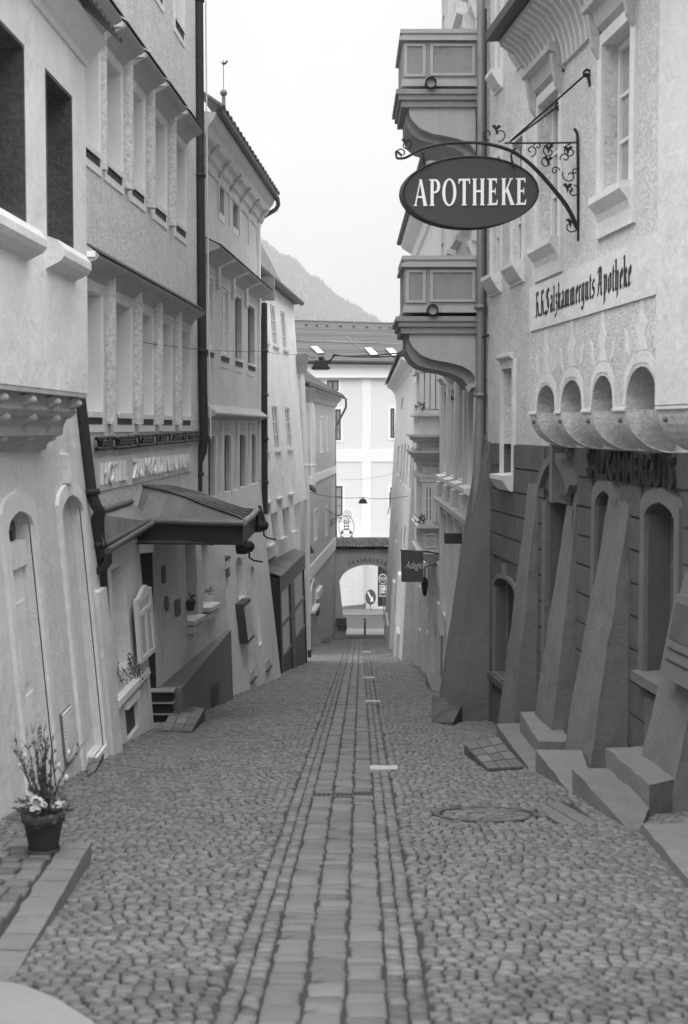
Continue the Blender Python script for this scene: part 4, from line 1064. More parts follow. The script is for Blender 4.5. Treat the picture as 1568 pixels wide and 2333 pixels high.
# black shopfront
SF = PL((-1.50, 33.45), (-1.06, 40.2), 'L', lean=.03, z0=-5.0)
shp = thing('shopfront', 'black framed glazed shopfront with a sloping panelled top, projecting from the pale house', 'shopfront', SF.pt(0, -1))
sN = 0.0; sF = SF.hit(697, 1400)[0]; ht_ = SF.hit(636, 1340)[1]
hz = lambda u, v: SF.hit(u, v)[1]
def SFb(u0, u1, vt, vb, d0, d1, nm, m_, at=None, par=shp):
    mb = MB(); r = SF.rect(u0, u1, vt, vb, at=at or u0); pbox(mb, SF, r, d0, d1); return mb.build(nm, m_, par)
tp = hz(640, 1340); 
def posth(u): return SF.hit(u, 1400)[0]
posts = [(sN, posth(643)), (posth(664), posth(673)), (sF - .12, sF)]
for a, b in posts:
    mb = MB(); pbox(mb, SF, (a, b, -2.2, tp), -.3, .0); mb.build('post', M['black_metal'], shp)
mb = MB(); pbox(mb, SF, (sN, sF, tp - .10, tp + .30), -.3, .03); mb.build('fascia', M['black_metal'], shp)
mb = MB(); pbox(mb, SF, (sN, sF, -2.2, hz(668, 1470)), -.3, -.03); mb.build('stall_riser', M['frame_dark'], shp)
mb = MB(); pbox(mb, SF, (sN, sF, hz(668, 1470), hz(668, 1470) + .06), -.3, -.015); mb.build('ledge', M['frame_grey'], shp)
for (a, b) in ((posts[0][1], posts[1][0]), (posts[1][1], posts[2][0])):
    mb = MB(); pbox(mb, SF, (a, b, hz(668, 1470) + .06, tp - .10), -.045, -.03); mb.build('shop_window', M['glass_pale'], shp)
    mb = MB(); pbox(mb, SF, (a, b, hz(668, 1470) + .75, hz(668, 1470) + .84), -.03, -.015); mb.build('glazing_bar', M['frame_grey'], shp)
mb = MB(); mb.prism([SF.pt(sN - .03, -2.2, 0), SF.pt(sN - .03, tp + .3, .03), SF.pt(sN - .03, tp + .3, -.5), SF.pt(sN - .03, -2.2, -.5)], SF.t * .03); mb.build('end_panel', M['black_metal'], shp)
for k in range(4):
    a, b = sN + (sF - sN) * k / 4, sN + (sF - sN) * (k + 1) / 4 - .03
    mb = MB(); mb.prism([SF.pt(a, tp + .31, .06), SF.pt(b, tp + .31, .06), SF.pt(b, tp + .50, -.55), SF.pt(a, tp + .50, -.55)], (0, 0, .025)); mb.build('roof_panel', M['zinc'], shp)
mb = MB(); mb.tube([SF.pt(sN - .1, tp + .52, -.42), SF.pt(sF, tp + .52, -.42)], .04, 6); mb.build('flashing', M['pipe_dark'], shp)
# corner downpipe pair and hopper at the far end of the pale house
pts = [at_y(u, v, 41.0) for u, v in ((688, 848), (691, 930), (697, 1060), (700, 1128), (701, 1250), (703, 1480))]
downpipe('downpipe', pts, .075, 'pale downpipe at the far corner of the pale house', pts[-1], m_='trim', rings=(pts[2],))
mb = MB(); c = at_y(686, 848, 41.0); mb.loft([c + V((-.16, -.15, 0)), c + V((.16, -.15, 0)), c + V((.16, .15, 0)), c + V((-.16, .15, 0))], [c + V((-.20, -.15, .5)), c + V((.22, -.15, .5)), c + V((.22, .15, .5)), c + V((-.20, .15, .5))])
tag(mb.build('rain_hopper', M['zinc_light'], loc=c, bevel=.01), 'grey rainwater box at the far corner of the pale house, beside the street lamp', 'rain hopper')
pts = [at_y(u, v, 41.6) for u, v in ((707, 915), (712, 930), (714, 1060), (714, 1105))]
downpipe('downpipe', pts, .07, 'short pale downpipe in front of the dark banded house', pts[-1], m_='trim', rings=(pts[2],))
mb = MB(); c = at_y(706, 912, 41.6); mb.loft([c + V((-.14, -.15, 0)), c + V((.12, -.15, 0)), c + V((.12, .15, 0)), c + V((-.14, .15, 0))], [c + V((-.18, -.15, .36)), c + V((.14, -.15, .36)), c + V((.14, .15, .36)), c + V((-.18, .15, .36))])
tag(mb.build('rain_hopper', M['zinc_light'], loc=c, bevel=.01), 'small grey rainwater box below the tiled roof of the banded house', 'rain hopper')
mb = MB(); p = at_y(698, 1106, 41.3); mb.prism([p, p + V((.28, .1, -.18)), p + V((.28, .3, -.12)), p + V((0, .3, .10))], (0, 0, -.06)); tag(mb.build('small_awning', M['pipe_dark'], loc=p), 'small dark sloping awning on the corner below the upper band', 'awning')
mb = MB(); p = at_y(699, 1262, 41.5); mb.prism([p, p + V((.22, .1, .02)), p + V((.12, .1, .2)), p + V((0, .1, .32))], (0, .4, 0)); tag(mb.build('small_awning', M['pipe_dark'], loc=p), 'small dark box awning on the corner above the niche', 'awning')
mb = MB(); p = at_y(703, 1500, 44); mb.box(p + V((-.02, -.05, -.3)), p + V((.09, .2, .95))); tag(mb.build('door_edge', M['black_metal'], loc=p), 'narrow black door edge beside the black shopfront', 'door')

# ------------------------------------------------------------------ L5: grey house with pale bands by the archway
L5 = PL((-1.55, 52), (-.42, 70.2), 'L')
h5 = thing('banded_house', 'small grey house with pale bands and a tiled roof beside the archway', 'house', (-1, 62, gz(62)))
s5 = L5.hit(764, 1000)[0]; z5 = L5.hit(770, 930)[1]
WW = [L5.rect(a, b, c, d, at=a) for a, b, c, d in ((712, 718, 950, 1030), (728.5, 736.5, 950, 1030), (743.5, 748.5, 952, 1028), (715, 723, 1166, 1233), (741, 746, 1157, 1222))]
tw, bw2 = WW[1][3], WW[1][2]
for i in (0, 2): WW[i] = WW[i][:2] + (bw2, tw)
facade(L5, [(-6, -11.5), (s5, -11.5), (s5, z5 + .3), (-6, z5 + .3)], [(rp(r), .1) for r in WW], M['plaster_grey'], h5, 'wall', thick=.8)
for r in WW:
    window(L5, grow(r, -.004), .06, h5, M['frame_white'], M['curtain'], 1, 2, fw=.05, th=.05, surround=(.06, .02), sur_m=M['trim'])
bh = L5.hit(740, 1078)[1]; mb = MB(); pbox(mb, L5, (-6, s5 + .01, bh - .20, bh + .12), .001, .05); mb.build('string_band', M['trim'], h5)
bh = L5.hit(735, 1262)[1]; mb = MB(); pbox(mb, L5, (-6, s5 + .01, bh - .45, bh + .10), .001, .05); mb.build('string_band', M['trim'], h5)
mb = MB(); profile_run(mb, L5, -6, s5 + .05, [(0, z5), (.08, z5 + .05), (.12, z5 + .2), (.28, z5 + .32), (.30, z5 + .45), (0, z5 + .5)]); mb.build('cornice', M['plaster_grey'], h5)
gt = [at_y(690, 898, 57), at_y(777, 928, 70.2)]
gt[0] = L5.pt(-2, z5 + .52, .38); gt[1] = L5.pt(s5 + .15, z5 + .52, .38)
mb = MB(); mb.tube(gt, .09, 8); mb.build('gutter', M['pipe_dark'], h5)
mb = MB(); mb.tube([gt[1], gt[1] + V((.14, 0, -.1)), gt[1] + V((.14, 0, -.5)), gt[1] + V((-.42, .1, -1.6)), gt[1] + V((-.35, .1, -7.2))], .055, 8); mb.build('downspout', M['zinc'], h5)
eav = [L5.pt(-5, z5 + .6, .42), L5.pt(s5 + .1, z5 + .6, .42)]
apex = [at_y(655, 800, 60), at_y(697, 851, 70)]
for k in range(12):
    a0_, a1__ = eav[0].lerp(eav[1], 0), eav[1]
    p0 = eav[0].lerp(apex[0], k / 12); p1 = eav[1].lerp(apex[1], k / 12); q0 = eav[0].lerp(apex[0], (k + 1) / 12 + .02); q1 = eav[1].lerp(apex[1], (k + 1) / 12 + .02)
    mb = MB(); mb.prism([p0 + V((0, 0, .03)), p1 + V((0, 0, .03)), q1, q0], (0, 0, -.06)); mb.build('tile_course', M['tile_roof'], h5)
# niche, door and steps at its foot
nr = L5.rect(708, 717, 1342, 1382, at=712); mb = MB(); pp_ = archp(nr[0], nr[1], nr[2], nr[2] + .7, nr[3] + .3, .4)
ring(mb, L5, scale_poly(pp_, .12), pp_, .0, .06); nn = mb.build('niche_frame', M['trim'], h5)
mb = MB(); mb.poly([L5.pt(a, h, .004) for a, h in pp_]); mb.build('niche_back', M['plaster_grey'], nn)
mb = MB(); pbox(mb, L5, (nr[0] - .2, nr[1] + .25, nr[2] - .15, nr[2] - .03), 0, .2); mb.build('niche_sill', M['trim'], nn)
dr_ = L5.rect(718, 727, 1358, 1470, at=722); mb = MB(); pbox(mb, L5, (dr_[0], dr_[1], -11, dr_[3]), .0, .04); dd_ = mb.build('door', M['plaster_grey'], h5)
mb = MB(); pbox(mb, L5, (dr_[0] - .2, dr_[1] + .15, dr_[3], dr_[3] + .3), 0, .16); mb.build('door_hood', M['trim'], dd_)
mb = MB(); r = L5.rect(719, 724, 1387, 1401, at=721); pbox(mb, L5, r, .0, .10); tag(mb.build('letter_box', M['iron'], loc=L5.pt(r[0], r[2])), 'small black letter box on the grey wall left of the archway', 'letter box')
for (u, v, y, w_, lab) in ((722, 1472, 57.5, .5, 'pale stone door step at the foot of the banded house'), (745, 1466, 61, .5, 'dark stone door step nearer the archway')):
    p = at_y(u, v, y); mb = MB(); mb.box(p + V((-w_ / 2, 0, -.3)), p + V((w_ / 2 - .1, 1.5, .04))); tag(mb.build('door_step', M['stone'] if u < 730 else M['stone_dark'], loc=p, bevel=.03), lab, 'stone step')

# ------------------------------------------------------------------ archway closing the lane
AY = 70.0
AP = PL((-2.0, AY), (4.0, AY), 'R')           # s = x + 2, faces the camera
AP.n = V((0, -1, 0))
aw = thing('archway', 'plastered archway with small tiled coping and dark lettering across the end of the lane', 'archway', (1.1, AY, gz(AY)))
def ap(u, v): return AP.hit(u, v)
op = [ap(790, 1480), ap(788.5, 1440), ap(784, 1420), ap(773.5, 1325)] 
lx = ap(773.5, 1324); rx = ap(903.5, 1324); tpx = ap(836, 1287)
arc = []
for i in range(17):
    x = -1 + 2 * i / 16; arc.append((lx[0] + (rx[0] - lx[0]) * i / 16, lx[1] + (tpx[1] - lx[1]) * (1 - x * x) ** .62))
opn = [ap(790, 1485), ap(785, 1432)] + arc + [ap(904, 1400), ap(900, 1485)]
tz = ap(836, 1249)[1]
mb = MB(); fr0 = [AP.pt(a, h) for a, h in opn]; dvec = V((-.28, 3.0, -.1))
outer = [(-1, -14), (6, -14), (6, tz), (-1, tz)]
mb.poly([AP.pt(a, h) for a, h in outer], [fr0])
mb.poly([AP.pt(a, h) + V((0, 3.0, 0)) for a, h in outer], [[p + dvec for p in fr0]])
for i in range(len(fr0)):
    j = (i + 1) % len(fr0); mb.add([fr0[i], fr0[j], fr0[j] + dvec, fr0[i] + dvec], [[0, 1, 2, 3]])
a = [AP.pt(*q) for q in outer]
mb.add([a[3], a[2], a[2] + V((0, 3, 0)), a[3] + V((0, 3, 0))], [[0, 1, 2, 3]])
mb.build('arch_wall', M['right_upper'], aw)
# impost blocks
for q in ((766, 790, 1409, 1426), (770, 791, 1428, 1434), (897, 905, 1405, 1418)):
    mb = MB(); r = AP.rect(*q); pbox(mb, AP, r, -.3, .16); mb.build('impost', M['stone_dark'], aw, bevel=.03)
mb = MB(); r = AP.rect(766, 789, 1434, 1462); pbox(mb, AP, r, -.2, .05); mb.build('jamb_base', M['plaster_grey'], aw)
# letters following the arch
tx = 'TRAUNGASSE'
for i, ch in enumerate(tx):
    u = 797 + i * 9.1; x = (u - 838) / 41.0
    v = 1276 + 9.5 * x * x - (0 if i else 0)
    mb = MB(); aa = ap(u - 3.0, v + 4.8); bb = ap(u + 3.0, v - 4.8)
    ang = -x * .25
    cx_, cy_ = (aa[0] + bb[0]) / 2, (aa[1] + bb[1]) / 2; w2_, h2_ = (bb[0] - aa[0]) / 2, (bb[1] - aa[1]) / 2
    def fn(X, Y, Z):
        X = (X * 2 - 1) * w2_; Y = (Y * 2 - 1) * h2_
        return AP.pt(cx_ + X * math.cos(ang) - Y * math.sin(ang), cy_ + X * math.sin(ang) + Y * math.cos(ang), .012 + .008 * Z)
    put_text(mb, ch, fn, bold=.02); mb.build('arch_letter', M['frame_grey'], aw)
# tiled coping
z0, z1 = ap(836, 1250)[1], ap(836, 1229.5)[1]
mb = MB(); mb.prism([AP.pt(ap(762.5, 1250)[0], z0 - .02, .25), AP.pt(ap(904, 1250)[0], z0 - .02, .25), AP.pt(ap(904, 1250)[0], z0 + .12, .25), AP.pt(ap(762.5, 1250)[0], z0 + .12, .25)], (0, .3, 0)); mb.build('eave_board', M['void'], aw)
xa, xb = ap(762.5, 1240)[0], ap(904.5, 1240)[0]
rg = random.Random(4)
for row in range(5):
    n_ = 19
    for k in range(n_):
        w_ = (xb - xa) / n_; s0 = xa + w_ * k + (w_ / 2 if row % 2 else 0)
        if s0 + w_ > xb + .01: continue
        d0 = .30 - row * .16; hz0 = z0 + .13 + row * (z1 - z0 - .16) / 5
        a = AP.pt(s0 + .006, hz0 + .03 + rg.uniform(-.008, .008), d0); w3 = V((w_ - .012, 0, 0)); up_ = V((0, .22, (z1 - z0) / 5 * 1.25))
        mb = MB(); mb.prism([a, a + w3 * .5 + V((0, 0, -.02)), a + w3, a + w3 + up_, a + up_], V((0, -.02, .03))); mb.build('roof_tile', M['tile_roof'], aw)
for k in range(9):
    w_ = (xb - xa) / 9; c0_ = AP.pt(xa + w_ * k, z1 - .03, -.55)
    mb = MB(); mb.tube([c0_ + V((0, 0, .0)), c0_ + V((w_ + .04, 0, -.04))], [.075, .055], 8); mb.build('ridge_tile', M['tile_roof'], aw)
# ring shaped iron sign with a crest, standing on the coping
em = thing('iron_guild_sign', 'round wrought iron sign with a little tower crest above the tiled coping', 'sign', at_y(789, 1229, 69.6))
def sg_(u, v): return at_y(u, v, 69.6)
mb = MB(); c = sg_(789.5, 1201)
mb.tube([c + V((math.cos(t * math.pi / 16) * .375, 0, math.sin(t * math.pi / 16) * .56)) for t in range(33)], .017, 6, caps=False); mb.build('hoop', M['iron'], em)
mb = MB()
mb.tube([sg_(u, v) for u, v in ((776, 1228), (777, 1214), (781, 1207), (789.5, 1207), (798, 1207), (802, 1214), (803, 1228))], .017, 6)
mb.tube([sg_(u, v) for u, v in ((776, 1224), (784, 1220), (789.5, 1217), (796, 1220), (803, 1224))], .012, 5); mb.build('book_shape', M['iron'], em)
mb = MB()
for r in ((784, 1186, 785.3, 1206), (794, 1186, 795.3, 1206), (784, 1186, 795, 1187.5), (784, 1192, 795, 1193.5), (784, 1197.5, 795, 1200), (784, 1204, 795, 1206)):
    mb.prism([sg_(r[0], r[1]), sg_(r[2], r[1]), sg_(r[2], r[3]), sg_(r[0], r[3])], (0, .02, 0))
for k in range(3): mb.prism([sg_(785.8 + k * 3, 1188.6), sg_(787.8 + k * 3, 1188.6), sg_(787.8 + k * 3, 1191), sg_(785.8 + k * 3, 1191)], (0, .02, 0))
mb.build('tower_crest', M['iron'], em)
for a, b in ((778, 783), (796, 801)):
    mb = MB(); mb.prism([sg_(a, 1210), sg_(b, 1210), sg_(b, 1216), sg_(a, 1217)], (0, .02, 0)); mb.build('crest_panel', M['frame_grey'], em)
mb = MB(); c = sg_(790.5, 1172)
mb.tube([c + V((math.cos(t * .5) * (.21 - t * .008), 0, math.sin(t * .5) * (.21 - t * .008))) for t in range(-3, 22)], .012, 5)
mb.tube([sg_(781, 1191), sg_(787, 1182), sg_(790, 1180)], .012, 5); mb.tube([sg_(800, 1191), sg_(794, 1182), sg_(790, 1180)], .012, 5); mb.build('scroll', M['iron'], em)
rods = thing('iron_stay_rods', 'four curved iron stay rods from the left wall to the round sign', 'ironwork', at_y(705, 1210, 60))
for (v0, v1) in ((1208, 1179), (1217, 1181), (1225, 1185), (1232, 1189)):
    mb = MB(); mb.tube([at_y(705, v0, 60), at_y(735, v0 - (v0 - v1) * .42, 64), at_y(755, v0 - (v0 - v1) * .8, 67), at_y(768, v1, 69), at_y(778, v1 - 1, 69.6)], .016, 5); mb.build('rod', M['iron'], rods)
mb = MB(); mb.tube([at_y(707, 1141, 58), at_y(740, 1160, 64), at_y(776, 1179, 69.6)], .02, 5); mb.build('rod', M['iron'], rods)
# bollard in front of the arch
bo = thing('bollard', 'slim metal bollard with banded head standing under the archway', 'bollard', at_y(831.5, 1457, 71.8))
c = at_y(831.5, 1457, 71.8); c.z = gz(71.8)
mb = MB(); mb.lathe(c, [(.055, 0), (.055, .70), (.06, .71), (.06, .74), (.055, .75), (.055, .80), (.064, .81), (.064, .86), (.05, .90), (.0, .93)], 12); mb.build('post', M['zinc_light'], bo)
mb = MB(); mb.lathe(c, [(.057, .755), (.062, .76), (.062, .795), (.057, .80)], 12); mb.build('reflective_band', M['letter_white'], bo)
# stop sign with supplementary plate
ss = thing('stop_sign', 'octagonal stop sign with a square plate below on a thin post, seen through the arch', 'road sign', at_y(876, 1412, 86))
def q86(u, v, dy=0): return at_y(u, v, 86 + dy)
mb = MB(); mb.tube([q86(875.5, 1418, .05), q86(873.5, 1310, .05)], .035, 8); mb.build('post', M['zinc'], ss)
c = q86(872.4, 1319); r8 = 10.2 / F * 86
def octo(r): return [c + V((r * math.cos(math.pi / 8 + k * math.pi / 4), 0, r * 1.2 * math.sin(math.pi / 8 + k * math.pi / 4))) for k in range(8)]
mb = MB(); mb.prism([p for p in octo(r8)], (0, .02, 0)); mb.build('sign_rim', M['letter_white'], ss)
mb = MB(); mb.prism([p + V((0, -.006, 0)) for p in octo(r8 * .88)], (0, .004, 0)); mb.build('sign_face', M['red_sign'], ss)
mb = MB(); put_text(mb, 'STOP', lambda X, Y, Z: c + V(((X * 2 - 1) * r8 * .68, -.012 - .002 * Z, (Y * 2 - 1) * r8 * .34)), bold=.01); mb.build('sign_lettering', M['letter_white'], ss)
mb = MB(); mb.prism([q86(865, 1333), q86(880.5, 1333), q86(880.5, 1359), q86(865, 1359)], (0, .02, 0)); mb.build('plate_rim', M['letter_white'], ss)
mb = MB(); mb.prism([q86(866.2, 1334.5, -.006), q86(879.3, 1334.5, -.006), q86(879.3, 1357.5, -.006), q86(866.2, 1357.5, -.006)], (0, .004, 0)); mb.build('plate_face', M['red_sign'], ss)
mb = MB(); mb.prism([q86(868, 1336.5, -.012), q86(877.6, 1336.5, -.012), q86(877.6, 1351, -.012), q86(868, 1351, -.012)], (0, .004, 0)); mb.build('plate_panel', M['letter_white'], ss)
mb = MB()
for r in ((869, 1337.5, 872, 1340), (869.5, 1343, 872, 1349), (873, 1338, 874.2, 1343), (874.2, 1345, 877, 1349)): mb.prism([q86(r[0], r[1], -.018), q86(r[2], r[1], -.018), q86(r[2], r[3], -.018), q86(r[0], r[3], -.018)], (0, .004, 0))
mb.build('plate_symbol', M['red_sign'], ss)

# ------------------------------------------------------------------ big white house across the road, with its slate roof
WY = 98.0
WP = PL((-30, WY), (30, WY), 'R'); WP.n = V((0, -1, 0))
wh = thing('white_house', 'large white plastered house with pilasters and a long slate roof across the road', 'house', (0, WY, gz(WY)))
def wp(u, v): return WP.hit(u, v)
Wn = [WP.rect(745, 772, 866, 891), WP.rect(764, 777, 932, 1003), WP.rect(762, 781, 1107, 1176), WP.rect(889.5, 899, 930, 998), WP.rect(889, 899, 1110, 1176)]
xl, xr = wp(560, 900)[0], wp(1010, 900)[0]
dk = WP.rect(861, 905, 1255, 1384)
facade(WP, [(xl, -14), (xr, -14), (xr, wp(800, 831)[1]), (xl, wp(800, 831)[1])], [(rp(r), .15) for r in Wn] + [(rp(dk), .6, False)], mat('white_wall', .70, .9, .02, .5, .2, 30, .01), wh, 'wall', thick=.8)
for i, r in enumerate(Wn):
    window(WP, grow(r, -.01), .1, wh, M['frame_dark'], M['glass_pale'], 2 if i == 0 else 1, 1 if i == 0 else 3, fw=.09, th=.06, surround=(.16, .03), sur_m=M['letter_white'])
mb = MB(); mb.prism([WP.pt(a, h, -.55) for a, h in rp(dk)], (0, .05, 0)); mb.build('shop_window', M['glass'], wh)
for q, d in (((560, 1010, 832, 858), .25), ((560, 1010, 858, 861), .32)):
    mb = MB(); pbox(mb, WP, WP.rect(*q), 0.001, d); mb.build('cornice', M['letter_white'], wh)
for q in ((825, 846, 862, 1260), (690, 702, 862, 1260)):
    mb = MB(); pbox(mb, WP, WP.rect(*q), .001, .05); mb.build('pilaster', M['letter_white'], wh)
mb = MB(); pbox(mb, WP, WP.rect(560, 1010, 1224 - 0, 1262 - 6), .001, .045); mb.build('string_band', M['letter_white'], wh)
mb = MB(); pbox(mb, WP, WP.rect(560, 1010, 1223 - 170, 1268 - 198 + 0), .001, .045) if False else pbox(mb, WP, WP.rect(560, 1010, 1025, 1052), .001, .045); mb.build('string_band', M['letter_white'], wh)
mb = MB(); mb.tube([WP.pt(xl, wp(700, 823)[1], .6), WP.pt(xr, wp(700, 829)[1], .6)], .16, 8); mb.build('gutter', M['pipe_dark'], wh)
mb = MB(); mb.prism([WP.pt(xl, wp(700, 826)[1], .55), WP.pt(xr, wp(700, 830)[1], .55), WP.pt(xr, wp(700, 834)[1], 0), WP.pt(xl, wp(700, 832)[1], 0)], (0, 0, -.1)); mb.build('soffit', M['right_trim'], wh)
# slate roof laid in courses
ea = V((WP.pt(xl, 0).x, WY - .5, at_y(700, 822, WY - .5).z)); eb = V((WP.pt(xr, 0).x, WY - .5, at_y(930, 829, WY - .5).z))
ra_ = V((ea.x, WY + 5.2, at_y(667, 729, WY + 5.2).z)); rb2 = V((eb.x, WY + 5.2, at_y(930, 742, WY + 5.2).z))
nC = 26
for k in range(nC):
    p0 = ea.lerp(ra_, k / nC); p1 = eb.lerp(rb2, k / nC); q0 = ea.lerp(ra_, (k + 1) / nC + .01); q1 = eb.lerp(rb2, (k + 1) / nC + .01)
    mb = MB(); mb.prism([p0 + V((0, -.02, .045)), p1 + V((0, -.02, .045)), q1, q0], V((0, 0, -.05))); mb.build('slate_course', M['slate'], wh)
mb = MB(); mb.prism([ea.lerp(ra_, 0) + V((0, 0, -.1)), eb + V((0, 0, -.1)), rb2 + V((0, 0, -.1)), ra_ + V((0, 0, -.1))], (0, .3, -.1)); mb.build('roof_deck', M['wood'], wh)
mb = MB(); mb.tube([ra_ + V((0, 0, .05)), rb2 + V((0, 0, .05))], .09, 6); mb.build('ridge', M['zinc'], wh)
def on_roof(u, v):
    nrm = (eb - ea).cross(ra_ - ea); d = ray(u, v); return d * (ea.dot(nrm) / d.dot(nrm)), nrm.normalized() * (-1 if nrm.y > 0 else 1)
for q in (((708, 793), (722, 792), (738, 807), (724, 808)), ((831, 796), (846, 795.5), (862, 811), (846, 812)), ((879, 797), (894, 796.5), (911, 813), (895, 814))):
    pp_ = [on_roof(*k) for k in q]; nv = V((0, -.5, .6)).normalized()
    mb = MB(); mb.prism([p + nv * .06 for p, n_ in pp_], nv * .08); sk = mb.build('skylight', M['curtain'], wh)
    mb = MB(); cc_ = sum((p for p, n_ in pp_), V()) / 4
    mb.prism([p + (p - cc_) * .12 + nv * .05 for p, n_ in pp_], nv * .06); mb.build('skylight_frame', M['zinc'], sk)
for u in (694, 718, 741, 772, 802, 832, 862, 885):
    p, n_ = on_roof(u + 4, 741 + (u - 694) * .035); mb = MB(); mb.sphere(p + V((0, -.05, .06)), .10, 8, 5); mb.build('roof_vent', M['zinc'], wh)
mb = MB(); a, _ = on_roof(668, 778); b, _ = on_roof(912, 788); mb.tube([a + V((0, 0, .12)), b + V((0, 0, .12))], .03, 5); mb.build('snow_rail', M['zinc_light'], wh)
mb = MB(); a, _ = on_roof(790, 770); b, _ = on_roof(830, 803); mb.tube([a + V((0, 0, .1)), b + V((0, 0, .1))], .02, 5); mb.build('wire_or_gap_line', M['zinc_light'], wh)
# grey projecting corner seen through the arch, its plinth, the traffic island and the direction sign
cw = thing('grey_corner_bay', 'grey plastered corner bay of the white house seen through the arch', 'wall', at_y(800, 1390, 95.5))
mb = MB(); p = [at_y(700, 1386, 93.5), at_y(828, 1394, 96.6), at_y(834, 1393, 97.6), at_y(834, 1393, 98.2), at_y(700, 1386, 98.2)]
tops = [V((q.x, q.y, at_y(800, 1245, 97).z)) for q in p]; bots = [V((q.x, q.y, gz(97) - .3)) for q in p]
mb.loft(bots, tops); mb.build('bay_wall', M['right_trim'], cw)
mb = MB(); pl_ = [q + V((0, -.06, 0)) for q in p[:3]]; h_ = at_y(800, 1383, 95).z
mb.loft([V((q.x, q.y, gz(97) - .3)) for q in pl_] + [V((p[2].x, 97.9, gz(97) - .3))], [V((q.x, q.y, h_)) for q in pl_] + [V((p[2].x, 97.9, h_))]); mb.build('bay_plinth', M['plinth'], cw)
isl = MB(); c = at_y(815, 1402, 94); n_ = 24
isl.prism([V((c.x + 4.2 * math.cos(2 * math.pi * k / n_) * .8, 94 + 1.6 * math.sin(2 * math.pi * k / n_), gz(94) - .1)) for k in range(n_)], (0, 0, .24))
isl.build('kerb_island', M['paving'], kind='structure')
ds = thing('direction_sign', 'round blue-grey sign with a white arrow pointing down right, before the white wall', 'road sign', at_y(844.5, 1382, 95))
c = at_y(844.5, 1360.5, 95); rx_, rz_ = 12.3 / F * 95, 17.6 / F * 95
mb = MB(); mb.prism([c + V((rx_ * math.cos(k * math.pi / 14), 0, rz_ * math.sin(k * math.pi / 14))) for k in range(28)], (0, .03, 0)); mb.build('disc', M['red_sign'], ds)
mb = MB(); ar = [(-.62, .62), (-.42, .74), (.28, -.10), (.45, .10), (.50, -.62), (-.15, -.50), (.06, -.34)]
mb.prism([c + V((x * rx_, -.012, z * rz_)) for x, z in ar], (0, .008, 0)); mb.build('arrow', M['letter_white'], ds)
mb = MB(); mb.tube([c + V((0, .06, 0)), V((c.x, c.y + .06, gz(95)))], .03, 8); mb.build('post', M['zinc'], ds)

# ================================================================== RIGHT HAND SIDE
# ------------------------------------------------------------------ R1: pharmacy house, overhanging on corbel arches
RL = PL((3.95, 0), (2.98, 10), 'R')
RU_ = PL((3.52, 0), (2.55, 10), 'R')
h6 = thing('pharmacy_house', 'grey house with upper floor overhanging on corbel arches above a dark grooved ground floor', 'house', (2.6, 13, gz(13)))
h7 = thing('corner_house', 'tall pale house with narrow windows and a big sloping buttress, behind the pharmacy house', 'house', (2.1, 18.5, gz(18.5)))
# openings of the lower wall
def rl(u, v): return RL.hit(u, v)
hb_ = rl(1150, 1011)[1]
yA, yB = RL.sy(1.0), RL.sy(19.95)
A = RL.rect(1129, 1179, 1340, 1529, at=1129)
pA = archp(A[0], A[1], A[2], rl(1129, 1333)[1], rl(1154, 1320)[1])
Dr = RL.rect(1252, 1305, 1140, 1700, at=1252)
pD = [(Dr[0], -4), (Dr[1], -4), (Dr[1], rl(1305, 1149)[1]), ((Dr[0] + Dr[1]) / 2, rl(1274, 1131)[1]), (Dr[0], rl(1252, 1142)[1])]
pD[2] = (Dr[1], pD[4][1])
Bo = RL.rect(1362, 1404, 1152, 1600, at=1362); pB = archp(Bo[0], Bo[1], -3.2, rl(1362, 1152)[1], rl(1381, 1117)[1], .35)
Co = RL.rect(1477, 1545, 1178, 1530, at=1477); pC = archp(Co[0], Co[1], rl(1477, 1532)[1], rl(1477, 1172)[1], rl(1511, 1144)[1], .35)
Nw = RL.rect(1148, 1172, 842, 1078, at=1148)
pN_low = [(Nw[0], Nw[2]), (Nw[1], Nw[2]), (Nw[1], hb_ - .002), (Nw[0], hb_ - .002)]
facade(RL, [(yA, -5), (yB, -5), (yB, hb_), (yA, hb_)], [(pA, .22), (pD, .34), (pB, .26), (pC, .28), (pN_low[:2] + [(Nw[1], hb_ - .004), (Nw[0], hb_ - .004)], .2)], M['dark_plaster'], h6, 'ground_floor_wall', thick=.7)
# rustication: plastered courses standing proud, joints left as grooves
def spans(h0, h1):
    cut = []
    for p, g in ((pA, .07), (pD, .20), (pB, .16), (pC, .16), (pN_low, .06)):
        hs = [q[1] for q in p]; ss = [q[0] for q in p]
        if h1 > min(hs) - .05 and h0 < max(hs) + (.12 if p is not pD else .5): cut.append((min(ss) - g, max(ss) + g))
    cut.append((RL.sy(19.6), 99)); cut.sort(); res = []; s = yA
    for a, b in cut:
        if a > s: res.append((s, a))
        s = max(s, b)
    return res
rg = random.Random(9)
k = 0
while hb_ - .3 * (k + 1) > -4.4:
    h1 = hb_ - .305 * k - .012; h0 = hb_ - .305 * (k + 1) + .012
    for a, b in spans(h0, h1):
        if b - a < .05: continue
        # split long bands with vertical joints
        n_ = max(1, int((b - a) / 1.1)); w_ = (b - a) / n_
        for j in range(n_):
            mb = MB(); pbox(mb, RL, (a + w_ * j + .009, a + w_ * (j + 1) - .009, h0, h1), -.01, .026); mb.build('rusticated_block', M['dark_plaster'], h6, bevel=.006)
    k += 1
